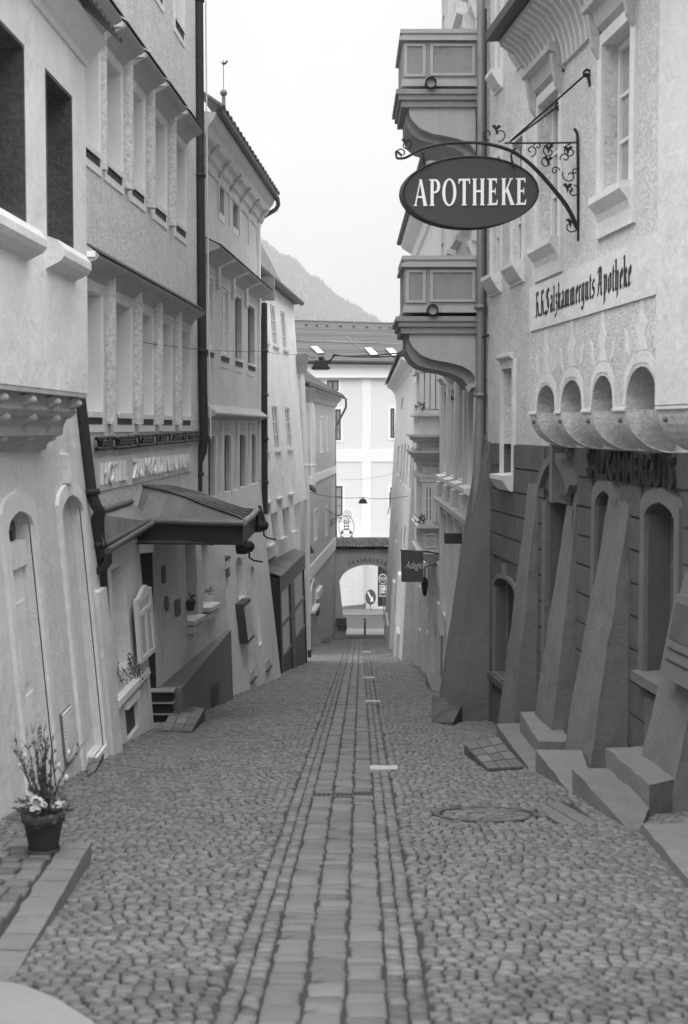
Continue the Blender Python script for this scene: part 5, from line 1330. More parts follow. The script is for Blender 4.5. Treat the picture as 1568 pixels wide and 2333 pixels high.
# windows and door of the ground floor
def leaf_arch(p, depth, nm, m_, par, pane=True):
    mb = MB(); inn = scale_poly(p, -.055); ring(mb, RL, scale_poly(p, -.004), inn, -depth - .05, -depth); fo = mb.build(nm, m_, par)
    mb = MB(); mb.prism([RL.pt(a, h, -depth - .03) for a, h in inn], RL.n * .006); mb.build('pane', M['glass'], fo)
    return fo
def surround_arch(p, wd, pr, par, m_='buttress'):
    mb = MB(); ring(mb, RL, scale_poly(p, wd), p, -.005, pr); return mb.build('surround', M[m_], par)
wa = leaf_arch(pA, .14, 'window', M['frame_grey'], h6); surround_arch(pA, .06, .035, wa)
mb = MB(); profile_run(mb, RL, A[0] - .10, A[1] + .06, [(-.2, A[2] + .01), (.10, A[2] - .02), (.10, A[2] - .10), (0, A[2] - .22), (-.2, A[2] - .22)]); mb.build('sill', M['stone_dark'], wa)
mb = MB(); pbox(mb, RL, ((A[0] + A[1]) / 2 - .03, (A[0] + A[1]) / 2 + .03, rl(1154, 1320)[1] + .02, rl(1154, 1285)[1]), 0, .06); mb.build('keystone', M['buttress'], wa)
mb = MB(); pbox(mb, RL, (Dr[0] + .004, Dr[1] - .004, -4, pD[2][1]), -.30, -.24); do_ = mb.build('door', M['frame_dark'], h6)
for f0, f1 in ((.08, .45), (.55, .92)):
    for g0, g1 in ((-3.1, -2.3), (-2.2, -1.5), (-1.4, -.75)):
        mb = MB(); pbox(mb, RL, (Dr[0] + (Dr[1] - Dr[0]) * f0, Dr[0] + (Dr[1] - Dr[0]) * f1, g0, g1), -.24, -.225); mb.build('door_panel', M['wood'], do_, bevel=.008)
mb = MB()
for a, b in ((Dr[0] - .15, Dr[0] - .002), (Dr[1] + .002, Dr[1] + .15)): pbox(mb, RL, (a, b, -4, pD[2][1]), -.01, .06)
mb.build('door_jamb', M['buttress'], do_)
# pediment over the door
pc = rl(1274, 1054); pl0, pl1 = rl(1316, 1085), rl(1232, 1080)
mid = (Dr[0] + Dr[1]) / 2; ph = pl1[1]; wd = (Dr[1] - Dr[0]) / 2 + .22
mb = MB(); outl = []
for i in range(13):
    x = -1 + i / 6; outl.append((mid + wd * x, ph - .06 + .30 * (1 - x * x) ** .8 + .05 * max(0, 1 - abs(x) * 4)))
inl = [(mid + (q[0] - mid) * .86, q[1] - .09) for q in outl]
for i in range(12):
    mb.prism([RL.pt(*outl[i], 0), RL.pt(*outl[i + 1], 0), RL.pt(*inl[i + 1], 0), RL.pt(*inl[i], 0)], RL.n * .11)
pe = mb.build('pediment', M['buttress'], h6)
mb = MB(); mb.prism([RL.pt(a, h, .0) for a, h in inl] + [RL.pt(mid - wd * .8, pD[2][1] + .02, 0), RL.pt(mid + wd * .8, pD[2][1] + .02, 0)][::1], RL.n * .05); mb.build('tympanum', M['dark_plaster'], pe)
mb = MB(); mb.prism([RL.pt(mid - .05, pD[3][1] - .06, 0), RL.pt(mid + .05, pD[3][1] - .06, 0), RL.pt(mid + .07, ph + .36, 0), RL.pt(mid - .07, ph + .36, 0)], RL.n * .13); mb.build('keystone', M['buttress'], pe)
mb = MB(); c = RL.pt(mid, ph + .36, .08); mb.tube([c, c + V((0, 0, .12)), c + V((0, 0, .2))], [.06, .05, .04], 8); mb.build('finial', M['frame_grey'], pe)
for p, lab in ((pB, 'b'), (pC, 'c')):
    wo = leaf_arch(p, .2, 'arched_window', M['frame_grey'], h6); surround_arch(p, .13, .045, wo)
    s0 = min(q[0] for q in p); s1 = max(q[0] for q in p); hs = max(q[1] for q in p)
    mb = MB(); pbox(mb, RL, (s0 + .06, s1 - .06, hs - .62, hs - .55), -.235, -.185); mb.build('glazing_bar', M['frame_grey'], wo)
    mb = MB(); pbox(mb, RL, ((s0 + s1) / 2 - .025, (s0 + s1) / 2 + .025, min(q[1] for q in p) + .06, hs - .62), -.235, -.185); mb.build('glazing_bar', M['frame_grey'], wo)
cs = rl(1477, 1532)[1]
mb = MB(); profile_run(mb, RL, Co[0] - .14, Co[1] + .1, [(-.26, cs + .03), (.12, cs), (.12, cs - .09), (0, cs - .16), (-.26, cs - .16)]); mb.build('sill', M['buttress'], h6)
mb = MB(); pbox(mb, RL, (Co[0] + .02, Co[1] - .05, -2.9, cs - .2), .0, .04); mb.build('sill_panel', M['frame_grey'], h6)
# raised dark lettering under the overhang
q0, q1, q2, q3 = rl(1549, 1117), rl(1350, 1087), rl(1350, 1022), rl(1549, 1036)
mb = MB()
def fn(x, y, z):      # reads from the far end towards us
    a = q1[0] + (q0[0] - q1[0]) * x; hb2 = q1[1] + (q0[1] - q1[1]) * x; ht2 = q2[1] + (q3[1] - q2[1]) * x
    return RL.pt(a, hb2 + (ht2 - hb2) * y, .03 + .035 * (z + 1) / 2)
put_text(mb, 'SALZKAMMERGUTS', fn, bold=.015); tag(mb.build('wall_lettering', M['letter_black'], loc=RL.pt(*q1)), 'dark raised capital letters on the wall right under the overhang', 'lettering')

def buttress(y0, y1, p, hz_, par, nm='buttress', ptop=.02, y1t=None):
    """wedge against RL, near face at y0, far face from y1 (foot) to y1t (top); p out at the ground"""
    s0, s1, s2 = RL.sy(y0), RL.sy(y1), RL.sy(y1t or y1); hb0 = gz(y0) - .3; hg = gz(y0)
    def pr(h): return ptop + (p - ptop) * (hz_ - h) / (hz_ - hg)
    f = (hz_ - hb0) / (hz_ - hg); sb = s2 + (s1 - s2) * f
    a = [RL.pt(s0, hb0, -.05), RL.pt(s0, hb0, pr(hb0)), RL.pt(s0, hz_, ptop), RL.pt(s0, hz_ + .03, -.05)]
    b = [RL.pt(sb, hb0, -.05), RL.pt(sb, hb0, pr(hb0)), RL.pt(s2, hz_, ptop), RL.pt(s2, hz_ + .03, -.05)]
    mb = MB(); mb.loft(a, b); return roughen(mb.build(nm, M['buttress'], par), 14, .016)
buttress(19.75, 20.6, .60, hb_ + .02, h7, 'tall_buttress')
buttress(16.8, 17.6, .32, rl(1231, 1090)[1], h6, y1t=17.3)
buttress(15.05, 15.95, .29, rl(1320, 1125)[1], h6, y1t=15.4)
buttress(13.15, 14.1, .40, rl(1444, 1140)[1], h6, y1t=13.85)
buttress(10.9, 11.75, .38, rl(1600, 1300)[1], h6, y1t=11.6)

# upper floor over the arches
def ru(u, v): return RU_.hit(u, v)
sE = ru(1209, 600)[0]; sN_ = RU_.sy(2.0)
arcs = []
for ua, ub, vs, va in ((1223, 1265, 940, 878), (1278, 1326, 938, 866), (1348, 1397, 936, 856), (1426, 1497, 934, 835)):
    r = RU_.rect(ua, ub, va, vs, at=ua); arcs.append((r[0], r[1], ru((ua + ub) / 2, vs)[1], ru((ua + ub) / 2, va)[1]))
spz = arcs[1][2]
arcs = [(a, b, spz, t) for a, b, _, t in arcs]
step = arcs[2][0] - arcs[3][0]
ex = []
a3 = arcs[3]

allarc = arcs + ex
W1 = RU_.rect(1230, 1277, 260, 548, at=1230); W2 = RU_.rect(1376, 1441, 108, 445, at=1376)
W1 = (W1[0], W1[1], ru(1232, 562)[1], ru(1230, 243)[1]); W2 = (W2[0], W2[1], ru(1376, 448)[1], ru(1376, 105)[1])
hT = ru(1211, 205)[1]
# outline with the arches cut into its lower edge
outl = [(sN_, hT), (sN_, spz)]
for a, b, h0, t in sorted(allarc):
    hw = (b - a) / 2; n_ = 12
    outl += [(a + hw - hw * math.cos(math.pi * i / n_), h0 + .002 + (t - h0) * math.sin(math.pi * i / n_) ** .8) for i in range(n_ + 1)]
outl += [(sE, spz), (sE, hT)]
facade(RU_, outl[::-1], [(rp(W1), .2), (rp(W2), .2)], M['right_upper'], h6, 'upper_wall', thick=.28)
# end wall of the overhang and back of the niches
mb = MB(); mb.prism([RU_.pt(sE, spz, -.285), RU_.pt(sE, hT, -.285), RU_.pt(sE, hT, -.75), RU_.pt(sE, spz, -.75)], -RU_.t * .1); mb.build('end_wall', M['right_upper'], h6)
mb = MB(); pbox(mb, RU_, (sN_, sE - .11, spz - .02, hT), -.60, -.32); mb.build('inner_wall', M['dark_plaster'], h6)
# quarter-round corbels under each pier, set-back curved hollow between them
def qround(d0, r, z0, n=9): return [(d0 - r + r * math.cos(i * math.pi / 2 / n), z0 - r * .86 * math.sin(i * math.pi / 2 / n)) for i in range(n + 1)]
gaps = []
sa = sorted(allarc); prev = sN_
for a, b, h0, t in sa: gaps.append((prev, a)); prev = b
gaps.append((prev, sE))
for g0, g1 in gaps:
    mb = MB(); pr_ = qround(-.002, .43, spz) + [(-.44, spz)]
    profile_run(mb, RU_, g0 + .001, g1 - .001, pr_); mb.build('corbel', M['right_upper'], h6, bevel=.02)
for a, b, h0, t in sa:
    mb = MB(); n_ = 10; A_ = []
    for i in range(n_ + 1):
        x = -1 + 2 * i / n_; dd = -.02 - .25 * math.sqrt(max(0, 1 - x * x)); s_ = (a + b) / 2 + (b - a) / 2 * x
        A_.append([RU_.pt(s_, h, d) for d, h in qround(dd, .43 + dd, spz)])
    vs = [p for r_ in A_ for p in r_]; m_ = len(A_[0])
    mb.add(vs, [[i * m_ + j, (i + 1) * m_ + j, (i + 1) * m_ + j + 1, i * m_ + j + 1] for i in range(n_) for j in range(m_ - 1)], True)
    mb.add([RU_.pt((a + b) / 2 + (b - a) / 2 * (-1 + 2 * i / n_), spz, d) for i in range(n_ + 1) for d in (-.02 - .25 * math.sqrt(max(0, 1 - (-1 + 2 * i / n_) ** 2)), -.33)], [[2 * i, 2 * i + 2, 2 * i + 3, 2 * i + 1] for i in range(n_)])
    mb.build('niche_hollow', M['right_upper'], h6)
# spring line moulding and iron tie ends
for g0, g1 in gaps:
    mb = MB(); profile_run(mb, RU_, g0 + .01, g1 - .01, [(0, spz + .015), (.018, spz + .01), (.018, spz - .012), (0, spz - .02)]); mb.build('spring_moulding', M['right_trim'], h6)
    mb = MB(); c = RU_.pt(max(g1 - .2, g0 + .05), spz - .09, -.005); mb.lathe(c, [(.0, -.02), (.022, -.01), (.022, .015), (0, .02)], 8, axis=RU_.n); mb.build('tie_end', M['frame_grey'], h6)
# flame shaped paintings above the arches
for i, (a, b, h0, t) in enumerate(sa):
    mb = MB(); m_ = (a + b) / 2; hw = (b - a) / 2
    def fl(x, y): return RU_.pt(m_ + hw * x, t + y, .0)
    for pts in ([(-1.2, -.30), (-1.05, -.02), (-.6, .09), (0, .13), (.6, .09), (1.05, -.02), (1.2, -.30), (1.02, -.30), (.9, -.1), (.5, .02), (0, .035), (-.5, .02), (-.9, -.1), (-1.02, -.3)],
                [(-.34, .132), (.34, .132), (.20, .24), (.42, .33), (.14, .42), (.12, .56), (0, .70), (-.12, .56), (-.14, .42), (-.36, .33), (-.20, .24)],
                [(.75, .10), (1.05, .16), (1.12, .34), (.9, .28)], [(-.75, .10), (-1.05, .16), (-1.12, .34), (-.9, .28)]):
        mb.prism([fl(*q) for q in pts], RU_.n * .004)
    mb.build('painted_flame', M['right_trim'], h6)
# smooth pale strip at the near end
sq = ru(1503, 500)[0]; mb = MB(); pbox(mb, RU_, (sN_, sq, spz + .0, hT), .001, .02)
cut = MB(); r_ = 0
mb = MB(); pbox(mb, RU_, (sN_, sq, spz + .02, hT), .001, .02); mb.build('smooth_strip', M['right_trim'], h6)
# windows of the upper floor
for r, lab in ((W1, 0), (W2, 1)):
    wo = window(RU_, grow(r, -.004), .17, h6, M['frame_white'], M['glass_pale'], 2, 3, fw=.06)
    mb = MB(); ring(mb, RU_, rp(grow(r, .13, .10, .36)), rp(grow(r, -.001)), -.004, .03); mb.build('surround', M['right_trim'], wo)
    mb = MB(); profile_run(mb, RU_, r[0] - .06, r[1] + .06, [(-.16, r[2] + .015), (.12, r[2] - .01), (.12, r[2] - .07), (.05, r[2] - .16), (.031, r[2] - .22), (-.16, r[2] - .02)]); mb.build('sill', M['right_trim'], wo)
    mb = MB(); profile_run(mb, RU_, r[0] - .17, r[1] + .17, [(.0, r[3] + .12), (.06, r[3] + .16), (.10, r[3] + .28), (.17, r[3] + .31), (.17, r[3] + .37), (0, r[3] + .42)]); mb.build('window_hood', M['plaster_grey'], wo)
    for e in (r[0] - .14, r[1] + .06):
        mb = MB(); profile_run(mb, RU_, e, e + .08, [(.031, r[3] - .10), (.09, r[3] + .0), (.14, r[3] + .29), (.031, r[3] + .29)]); mb.build('hood_bracket', M['plaster_grey'], wo)
# coved eave with ribs and dark roof edge
mb = MB(); ha = hT
cove = [(0, ha - .12), (.03, ha - .10), (.05, ha + .05), (.10, ha + .22), (.20, ha + .36), (.34, ha + .45), (.36, ha + .50), (0, ha + .52)]
profile_run(mb, RU_, sN_, sE + .02, cove); ev = mb.build('eave_cove', M['plaster_grey'], h6)
s_ = sE - .12
while s_ > 6.0:
    mb = MB(); profile_run(mb, RU_, s_ - .05, s_, [(d + .012, h - .004) for d, h in cove[1:6]] + [(d - .02, h + .01) for d, h in cove[1:6]][::-1]); mb.build('eave_rib', M['right_trim'], ev); s_ -= .17
mb = MB(); profile_run(mb, RU_, sN_, sE + .04, [(.0, ha + .525), (.38, ha + .505), (.50, ha + .50), (.50, ha + .60), (-.6, ha + 1.1)]); mb.build('roof_edge', M['pipe_dark'], h6)

# painted name panel with black letter script
pn = thing('name_panel', 'pale wall panel with a line of black blackletter script above the four niches', 'sign', RU_.pt(*ru(1214, 755)))
q = [ru(1213, 754), ru(1503, 654), ru(1500, 520), ru(1210, 655)]
b0, b1 = q[0][1], q[3][1]
rr = (min(p_[0] for p_ in q), max(p_[0] for p_ in q), ru(1214, 755)[1], ru(1211, 656)[1])
mb = MB(); nC = 6; cr = .06
pp_ = []
for cx_, cy_, a0_ in ((rr[1] - cr, rr[3] - cr, 0), (rr[0] + cr, rr[3] - cr, 90), (rr[0] + cr, rr[2] + cr, 180), (rr[1] - cr, rr[2] + cr, 270)):
    for i in range(nC + 1): a = R(a0_ + 90 * i / nC); pp_.append((cx_ + cr * math.cos(a), cy_ + cr * math.sin(a)))
mb.prism([RU_.pt(*p_, .001) for p_ in pp_], RU_.n * .018); mb.build('panel', M['right_trim'], pn)
NIB = (.105, .075)
GL = {  # broad nib strokes: lists of poly-lines in a box with x-height 1
 'K': (.95, [[(.15, 0), (.22, .12), (.22, 1.35), (.12, 1.5)], [(.12, 1.5), (.5, 1.55), (.62, 1.35)], [(.22, .75), (.55, .9)], [(.5, .85), (.62, .2), (.78, .02)], [(0, .05), (.3, .02)]]),
 'S': (1.0, [[(.75, 1.35), (.5, 1.55), (.2, 1.4), (.18, 1.05), (.62, .75), (.66, .3), (.4, .0), (.05, .12)], [(.42, 1.5), (.42, .4)], [(.1, -.1), (-.02, .2)]]),
 'A': (1.05, [[(.02, 1.25), (.15, 1.5), (.45, 1.5), (.6, 1.35), (.6, .15), (.75, 0)], [(.3, 1.4), (.3, .9), (.12, .2), (-.02, .1)], [(.1, .65), (.6, .65)], [(.0, .05), (.2, .12)]]),
 'a': (.72, [[(.12, .9), (.2, 1.0), (.42, .95), (.45, .15), (.58, .02)], [(.42, .55), (.14, .5), (.12, .12), (.22, .0), (.42, .12)]]),
 'l': (.40, [[(.05, 1.55), (.14, 1.45), (.14, .15), (.27, .0)]]),
 'z': (.62, [[(.08, .9), (.3, 1.0), (.42, .85), (.25, .55), (.45, .4), (.42, .0), (.2, -.35), (.05, -.25)]]),
 'k': (.70, [[(.05, 1.6), (.14, 1.5), (.14, .0)], [(.14, .6), (.35, .95), (.45, .85), (.42, .65), (.2, .55)], [(.28, .55), (.42, .1), (.56, .0)]]),
 'm': (1.12, [[(.04, .9), (.14, .85), (.14, .1), (.22, .0)], [(.14, .8), (.36, 1.0), (.46, .85), (.46, .1), (.54, 0)], [(.46, .8), (.68, 1.0), (.78, .85), (.78, .12), (.9, .0)]]),
 'e': (.60, [[(.45, .15), (.25, 0), (.12, .15), (.12, .85), (.28, 1.0), (.42, .85), (.38, .6), (.14, .45)]]),
 'r': (.52, [[(.04, .9), (.14, .85), (.14, .1), (.24, .0)], [(.14, .8), (.3, 1.0), (.42, .88)]]),
 'g': (.72, [[(.42, .95), (.2, 1.0), (.12, .85), (.12, .2), (.24, .05), (.44, .2)], [(.42, 1.0), (.46, .85), (.46, -.2), (.3, -.45), (.06, -.3)]]),
 'u': (.78, [[(.04, 1.0), (.14, .9), (.14, .15), (.26, 0), (.46, .15)], [(.36, 1.0), (.46, .9), (.46, .12), (.58, 0)]]),
 't': (.46, [[(.14, 1.3), (.14, .15), (.28, .0)], [(.02, .98), (.32, .98)]]),
 's': (.58, [[(.42, .88), (.26, 1.0), (.12, .85), (.14, .6), (.4, .45), (.42, .15), (.24, .0), (.06, .12)]]),
 'p': (.72, [[(.04, 1.05), (.14, .9), (.14, -.4), (.06, -.5)], [(.14, .85), (.34, 1.0), (.46, .85), (.46, .15), (.3, .0), (.12, .1)]]),
 'o': (.70, [[(.3, 1.0), (.12, .85), (.12, .15), (.28, 0), (.46, .15), (.46, .85), (.3, 1.0)]]),
 'h': (.74, [[(.05, 1.6), (.14, 1.5), (.14, .1), (.22, 0)], [(.14, .8), (.36, 1.0), (.46, .85), (.46, .1), (.34, -.35)]]),
 '.': (.26, [[(.06, .1), (.12, .02)]]), ' ': (.45, []),
}
def nib_text(txt, mapf, par, nm, m_):
    tot = sum(GL[c][0] for c in txt); x = 0; z = 0
    for ch in txt:
        wd, strokes = GL[ch]; mb = MB()
        for st_ in strokes:
            for (xa, ya), (xb, yb) in zip(st_, st_[1:]):
                z += 1; o = .0001 * (z % 7)
                a = (x + xa - NIB[0], ya - NIB[1]); b = (x + xa + NIB[0], ya + NIB[1]); c = (x + xb + NIB[0], yb + NIB[1]); d = (x + xb - NIB[0], yb - NIB[1])
                mb.prism([mapf(p_[0] / tot, p_[1], .0005) for p_ in (a, b, c, d)], RU_.n * (.003 + o))
        if strokes: mb.build(nm, m_, par)
        x += wd
tA = [ru(1225, 722), ru(1446, 618)]     # base line
sA, sB = tA[0][0], tA[1][0]; hA = ru(1226, 722)[1]; xh = (ru(1226, 668)[1] - hA) / 1.55
nib_text('K.K.Salzkammerguts Apotheke', lambda x, y, d: RU_.pt(sA + (sB - sA) * x, hA + xh * y, .019 + d), pn, 'script_letter', M['letter_black'])

# ------------------------------------------------------------------ hanging APOTHEKE sign on its wrought iron bracket
SY = RU_.o.y + RU_.t.y * ru(1317, 420)[0]
asg = thing('pharmacy_sign', 'dark oval hanging sign lettered APOTHEKE in white', 'sign', at_y(1071, 438, SY))
c = at_y(1072, 438, SY); ea_, eb_ = 151 / F * SY, 79 / F * SY
rot = R(-4)
def sgn(x, z, d=0.0):
    p = V((x * math.cos(rot), x * math.sin(rot), z)); return c + p + V((math.sin(rot), -math.cos(rot), 0)) * d
mb = MB(); mb.prism([sgn(ea_ * math.cos(t * math.pi / 32), eb_ * math.sin(t * math.pi / 32), .0) for t in range(64)], V((-.035, .12, 0))); mb.build('sign_board', M['sign_face'], asg)
mb = MB()
for d in (.002, -.118):
    mb.tube([sgn(ea_ * math.cos(t * math.pi / 32), eb_ * math.sin(t * math.pi / 32), d) + V((-.035 if d < 0 else 0, 0, 0)) for t in range(65)], .011, 6, caps=False)
mb.build('rim', M['sign_edge'], asg)
# roman capitals with thick and thin strokes
def capital(ch):
    """polygons in a unit-height letter box, returns (width, polys)"""
    T, t, sf = .155, .075, .045
    def stem(x, y0=0, y1=1, w_=T): return [(x, y0), (x + w_, y0), (x + w_ * .93, y1), (x + w_ * .07, y1)] if False else [(x, y0), (x + w_, y0), (x + w_, y1), (x, y1)]
    def serif(x, y, w_=.25): return [(x - w_ / 2, y), (x + w_ / 2, y), (x + w_ / 2 - .03, y + .045), (x - w_ / 2 + .03, y + .045)] if y < .5 else [(x - w_ / 2 + .03, y - .045), (x + w_ / 2 - .03, y - .045), (x + w_ / 2, y), (x - w_ / 2, y)]
    if ch == 'A': return .72, [[(.06, .03), (.135, .03), (.36, .93), (.33, 1)], [(.30, 1), (.42, 1), (.68, .03), (.51, .03)], [(.19, .30), (.50, .30), (.48, .37), (.21, .37)], serif(.10, 0, .2), serif(.60, 0, .24)]
    if ch == 'P':
        o_ = [(.20, 1)] + [(.30 + .27 * math.sin(a), .735 + .265 * math.cos(a)) for a in [i * math.pi / 12 for i in range(13)]] + [(.20, .47)]
        i_ = [(.20, .54)] + [(.28 + .13 * math.sin(a), .735 + .2 * math.cos(a)) for a in [i * math.pi / 12 for i in range(13)]][::-1] + [(.20, .935)]
        return .60, [stem(.08), serif(.155, 0, .28), [(.0, .955), (.1, .955), (.1, 1), (.0, 1)], o_ + i_]
    if ch == 'O': return .74, [('ring', [(.36 + .36 * math.cos(a), .5 + .52 * math.sin(a)) for a in [i * math.pi / 16 for i in range(32)]], [(.36 + .205 * math.cos(a), .5 + .455 * math.sin(a)) for a in [i * math.pi / 16 for i in range(32)]])]
    if ch == 'T': return .62, [stem(.23), serif(.307, 0, .28), [(.02, .93), (.60, .93), (.60, 1), (.02, 1)], [(.02, .80), (.05, .80), (.10, .93), (.02, .93)], [(.57, .80), (.60, .80), (.60, .93), (.52, .93)]]
    if ch == 'H': return .72, [stem(.07), stem(.46), serif(.147, 0), serif(.147, 1), serif(.537, 0), serif(.537, 1), [(.2, .49), (.48, .49), (.48, .57), (.2, .57)]]
    if ch == 'E': return .60, [stem(.08), [(.0, .955), (.09, .955), (.09, 1), (.0, 1)], [(.0, 0), (.09, 0), (.09, .045), (.0, .045)], [(.2, .93), (.48, .93), (.48, 1), (.2, 1)], [(.46, .82), (.48, .82), (.48, .93), (.40, .93)], [(.2, 0), (.50, 0), (.53, .2), (.50, .2), (.44, .08), (.2, .08)], [(.2, .48), (.40, .48), (.40, .555), (.2, .555)], [(.385, .40), (.42, .40), (.42, .64), (.385, .64)]]
    if ch == 'K': return .70, [stem(.08), serif(.155, 0), serif(.155, 1), [(.22, .50), (.27, .45), (.55, .97), (.47, .97)], serif(.53, 1, .2), [(.27, .56), (.37, .66), (.68, .03), (.50, .03)], serif(.60, 0, .24)]
txt = 'APOTHEKE'; gap = .07; tw_ = sum(capital(ch)[0] + gap for ch in txt) - gap
Lw = 256 / F * SY; Lh = 56 / F * SY; kx = Lw / tw_
x = -Lw / 2 - .0; 
for ch in txt:
    wd, polys = capital(ch); mb = MB()
    for i, po in enumerate(polys):
        dd = .012 + .0002 * i; off = -3 / F * SY
        f_ = lambda p_: sgn(x + p_[0] * kx, (p_[1] - .5) * Lh * 1.06 - .0, 0.006)
        if po[0] == 'ring':
            o_, i_ = po[1], po[2]
            for k in range(32):
                j = (k + 1) % 32; mb.prism([f_(o_[k]), f_(o_[j]), f_(i_[j]), f_(i_[k])], V((0, -.006 - .0002 * (k % 2), 0)))
        else: mb.prism([f_(p_) for p_ in po], V((0, -.006 - .0003 * i, 0)))
    mb.build('letter', M['letter_white'], asg); x += (wd + gap) * kx
# bracket, in the frontal plane through the wall post
bk = thing('sign_bracket', 'curved wrought iron bracket with scrolls carrying the dark oval sign', 'bracket', at_y(1317, 420, SY))
def bp(u, v, d=0): return at_y(u, v, SY - .06 + d)
def bez(pts, n=24):
    res = []
    P_ = [pts[0]] + list(pts) + [pts[-1]]
    for i in range(1, len(P_) - 2):
        for k in range(n // (len(pts) - 1) + 1):
            t = k / (n // (len(pts) - 1) + 1); a, b, c_, d_ = (V((q[0], q[1], 0)) for q in P_[i - 1:i + 3])
            p = .5 * ((2 * b) + (c_ - a) * t + (2 * a - 5 * b + 4 * c_ - d_) * t * t + (3 * b - a - 3 * c_ + d_) * t ** 3); res.append((p.x, p.y))
    res.append(pts[-1]); return res
def iron(nm, pts, r, n=24, d=0):
    mb = MB(); pth = [bp(u, v, d) for u, v in bez(pts, n)]
    rr_ = r if not isinstance(r, tuple) else [r[0] + (r[1] - r[0]) * i / (len(pth) - 1) for i in range(len(pth))]
    mb.tube(pth, rr_, 6); return mb.build(nm, M['iron'], bk)
iron('wall_post', [(1308, 293), (1314, 302), (1316, 320), (1317, 430), (1318, 549)], .014, 20)
iron('main_arm', [(904, 361), (925, 359), (960, 340), (1010, 328), (1063, 325), (1110, 328), (1160, 342), (1195, 363), (1225, 390), (1258, 427), (1292, 471), (1312, 512), (1317, 523)], (.012, .024), 60)
iron('tie_bar', [(1150, 326), (1230, 326), (1315, 325)], .009, 8)
for pts in ([(904, 361), (903, 345), (916, 355)], [(963, 347), (966, 365), (967, 383)], [(1174, 337), (1165, 355), (1171, 382)]): iron('hanger', pts, .012, 8)
def scroll(cu, cv, r, a0, turns, r1=.2, rad=.0065):
    n_ = 26; mb = MB(); pth = []
    for i in range(n_ + 1):
        t = i / n_; a = R(a0) + turns * 2 * math.pi * t; q = r * (1 - (1 - r1) * t); pth.append(bp(cu + q * math.cos(a), cv - q * math.sin(a)))
    mb.tube(pth, rad, 5); mb.build('scroll', M['iron'], bk)
for s_ in ((1210, 343, 14, -90, 1.0), (1225, 333, 9, 180, -1), (1252, 345, 18, 60, 1.0), (1246, 370, 14, 90, 1), (1300, 345, 17, 90, 1.0), (1288, 360, 12, 200, -1), (1265, 389, 10, 0, 1.2), (1298, 400, 17, 150, 1), (1310, 391, 8, 0, 1),
           (1305, 436, 15, 80, -1.0), (1297, 431, 8, 270, 1), (1300, 516, 16, 0, -.85), (1112, 306, 14, -80, -.9), (1138, 306, 17, -100, .8), (925, 330, 14, 60, -.9), (916, 350, 15, 200, -.7)): scroll(*s_)
for u, v in ((1250, 340), (1249, 367), (1294, 343), (1293, 428), (1300, 508), (1131, 295), (925, 326)):
    mb = MB(); q = bp(u, v, -.01)
    mb.prism([q + V((x_, 0, z_)) for x_, z_ in ((-.045, .035), (-.01, .045), (.0, .025), (.02, .045), (.05, .03), (.015, .0), (.0, -.05), (-.01, -.005))], (0, .012, 0)); mb.build('iron_leaf', M['iron'], bk)
# stays from the arm up to the wall
for (u, v) in ((1345, 167), (1279, 242)):
    a, h = ru(u, v); p = RU_.pt(a, h, .03); mb = MB(); mb.tube([bp(1163, 322), p], .010, 6); so = mb.build('stay', M['iron'], bk)
    mb = MB(); mb.tube([p + V((.03 * math.cos(t), 0, .03 * math.sin(t))) for t in [i * math.pi / 6 for i in range(13)]], .012, 6, caps=False); mb.tube([p + V((0, 0, .0)), p + V((.03, -.01, -.12))], .014, 6); mb.build('wall_eye', M['iron'], so)
# display case leaning on the near buttress
dc = thing('display_case', 'dark metal display case fixed to the nearest sloping buttress at the right edge', 'display case', RL.pt(RL.sy(11.0), -1.6, .3))
s0, s1 = RL.sy(10.62), RL.sy(11.32); hN = RL.hit(1600, 1300)[1]; hg = gz(10.9)
def on_b(s_, h, d=0): return RL.pt(s_, h, .02 + .36 * (hN - h) / (hN - hg) + d)
hb0 = at_y(1530, 1550, 11.0).z; ht0 = at_y(1530, 1362, 11.0).z
mb = MB(); mb.loft([on_b(s0, hb0, .01), on_b(s1, hb0, .01), on_b(s1, ht0, .01), on_b(s0, ht0, .01)], [on_b(s0, hb0, .15), on_b(s1, hb0, .15), on_b(s1, ht0, .15), on_b(s0, ht0, .15)]); mb.build('case_body', M['frame_grey'], dc, bevel=.012)
mb = MB(); e = .06; mb.loft([on_b(s0 + e, hb0 + .3, .151), on_b(s1 - e, hb0 + .3, .151), on_b(s1 - e, ht0 - e, .151), on_b(s0 + e, ht0 - e, .151)], [on_b(s0 + e, hb0 + .3, .156), on_b(s1 - e, hb0 + .3, .156), on_b(s1 - e, ht0 - e, .156), on_b(s0 + e, ht0 - e, .156)]); mb.build('glass_front', M['glass_mid'], dc)
for k in (.14, .23):
    mb = MB(); mb.tube([on_b(s0 + .1, hb0 + k, .155), on_b(s1 - .1, hb0 + k, .155)], .008, 5); mb.build('slot', M['frame_dark'], dc)

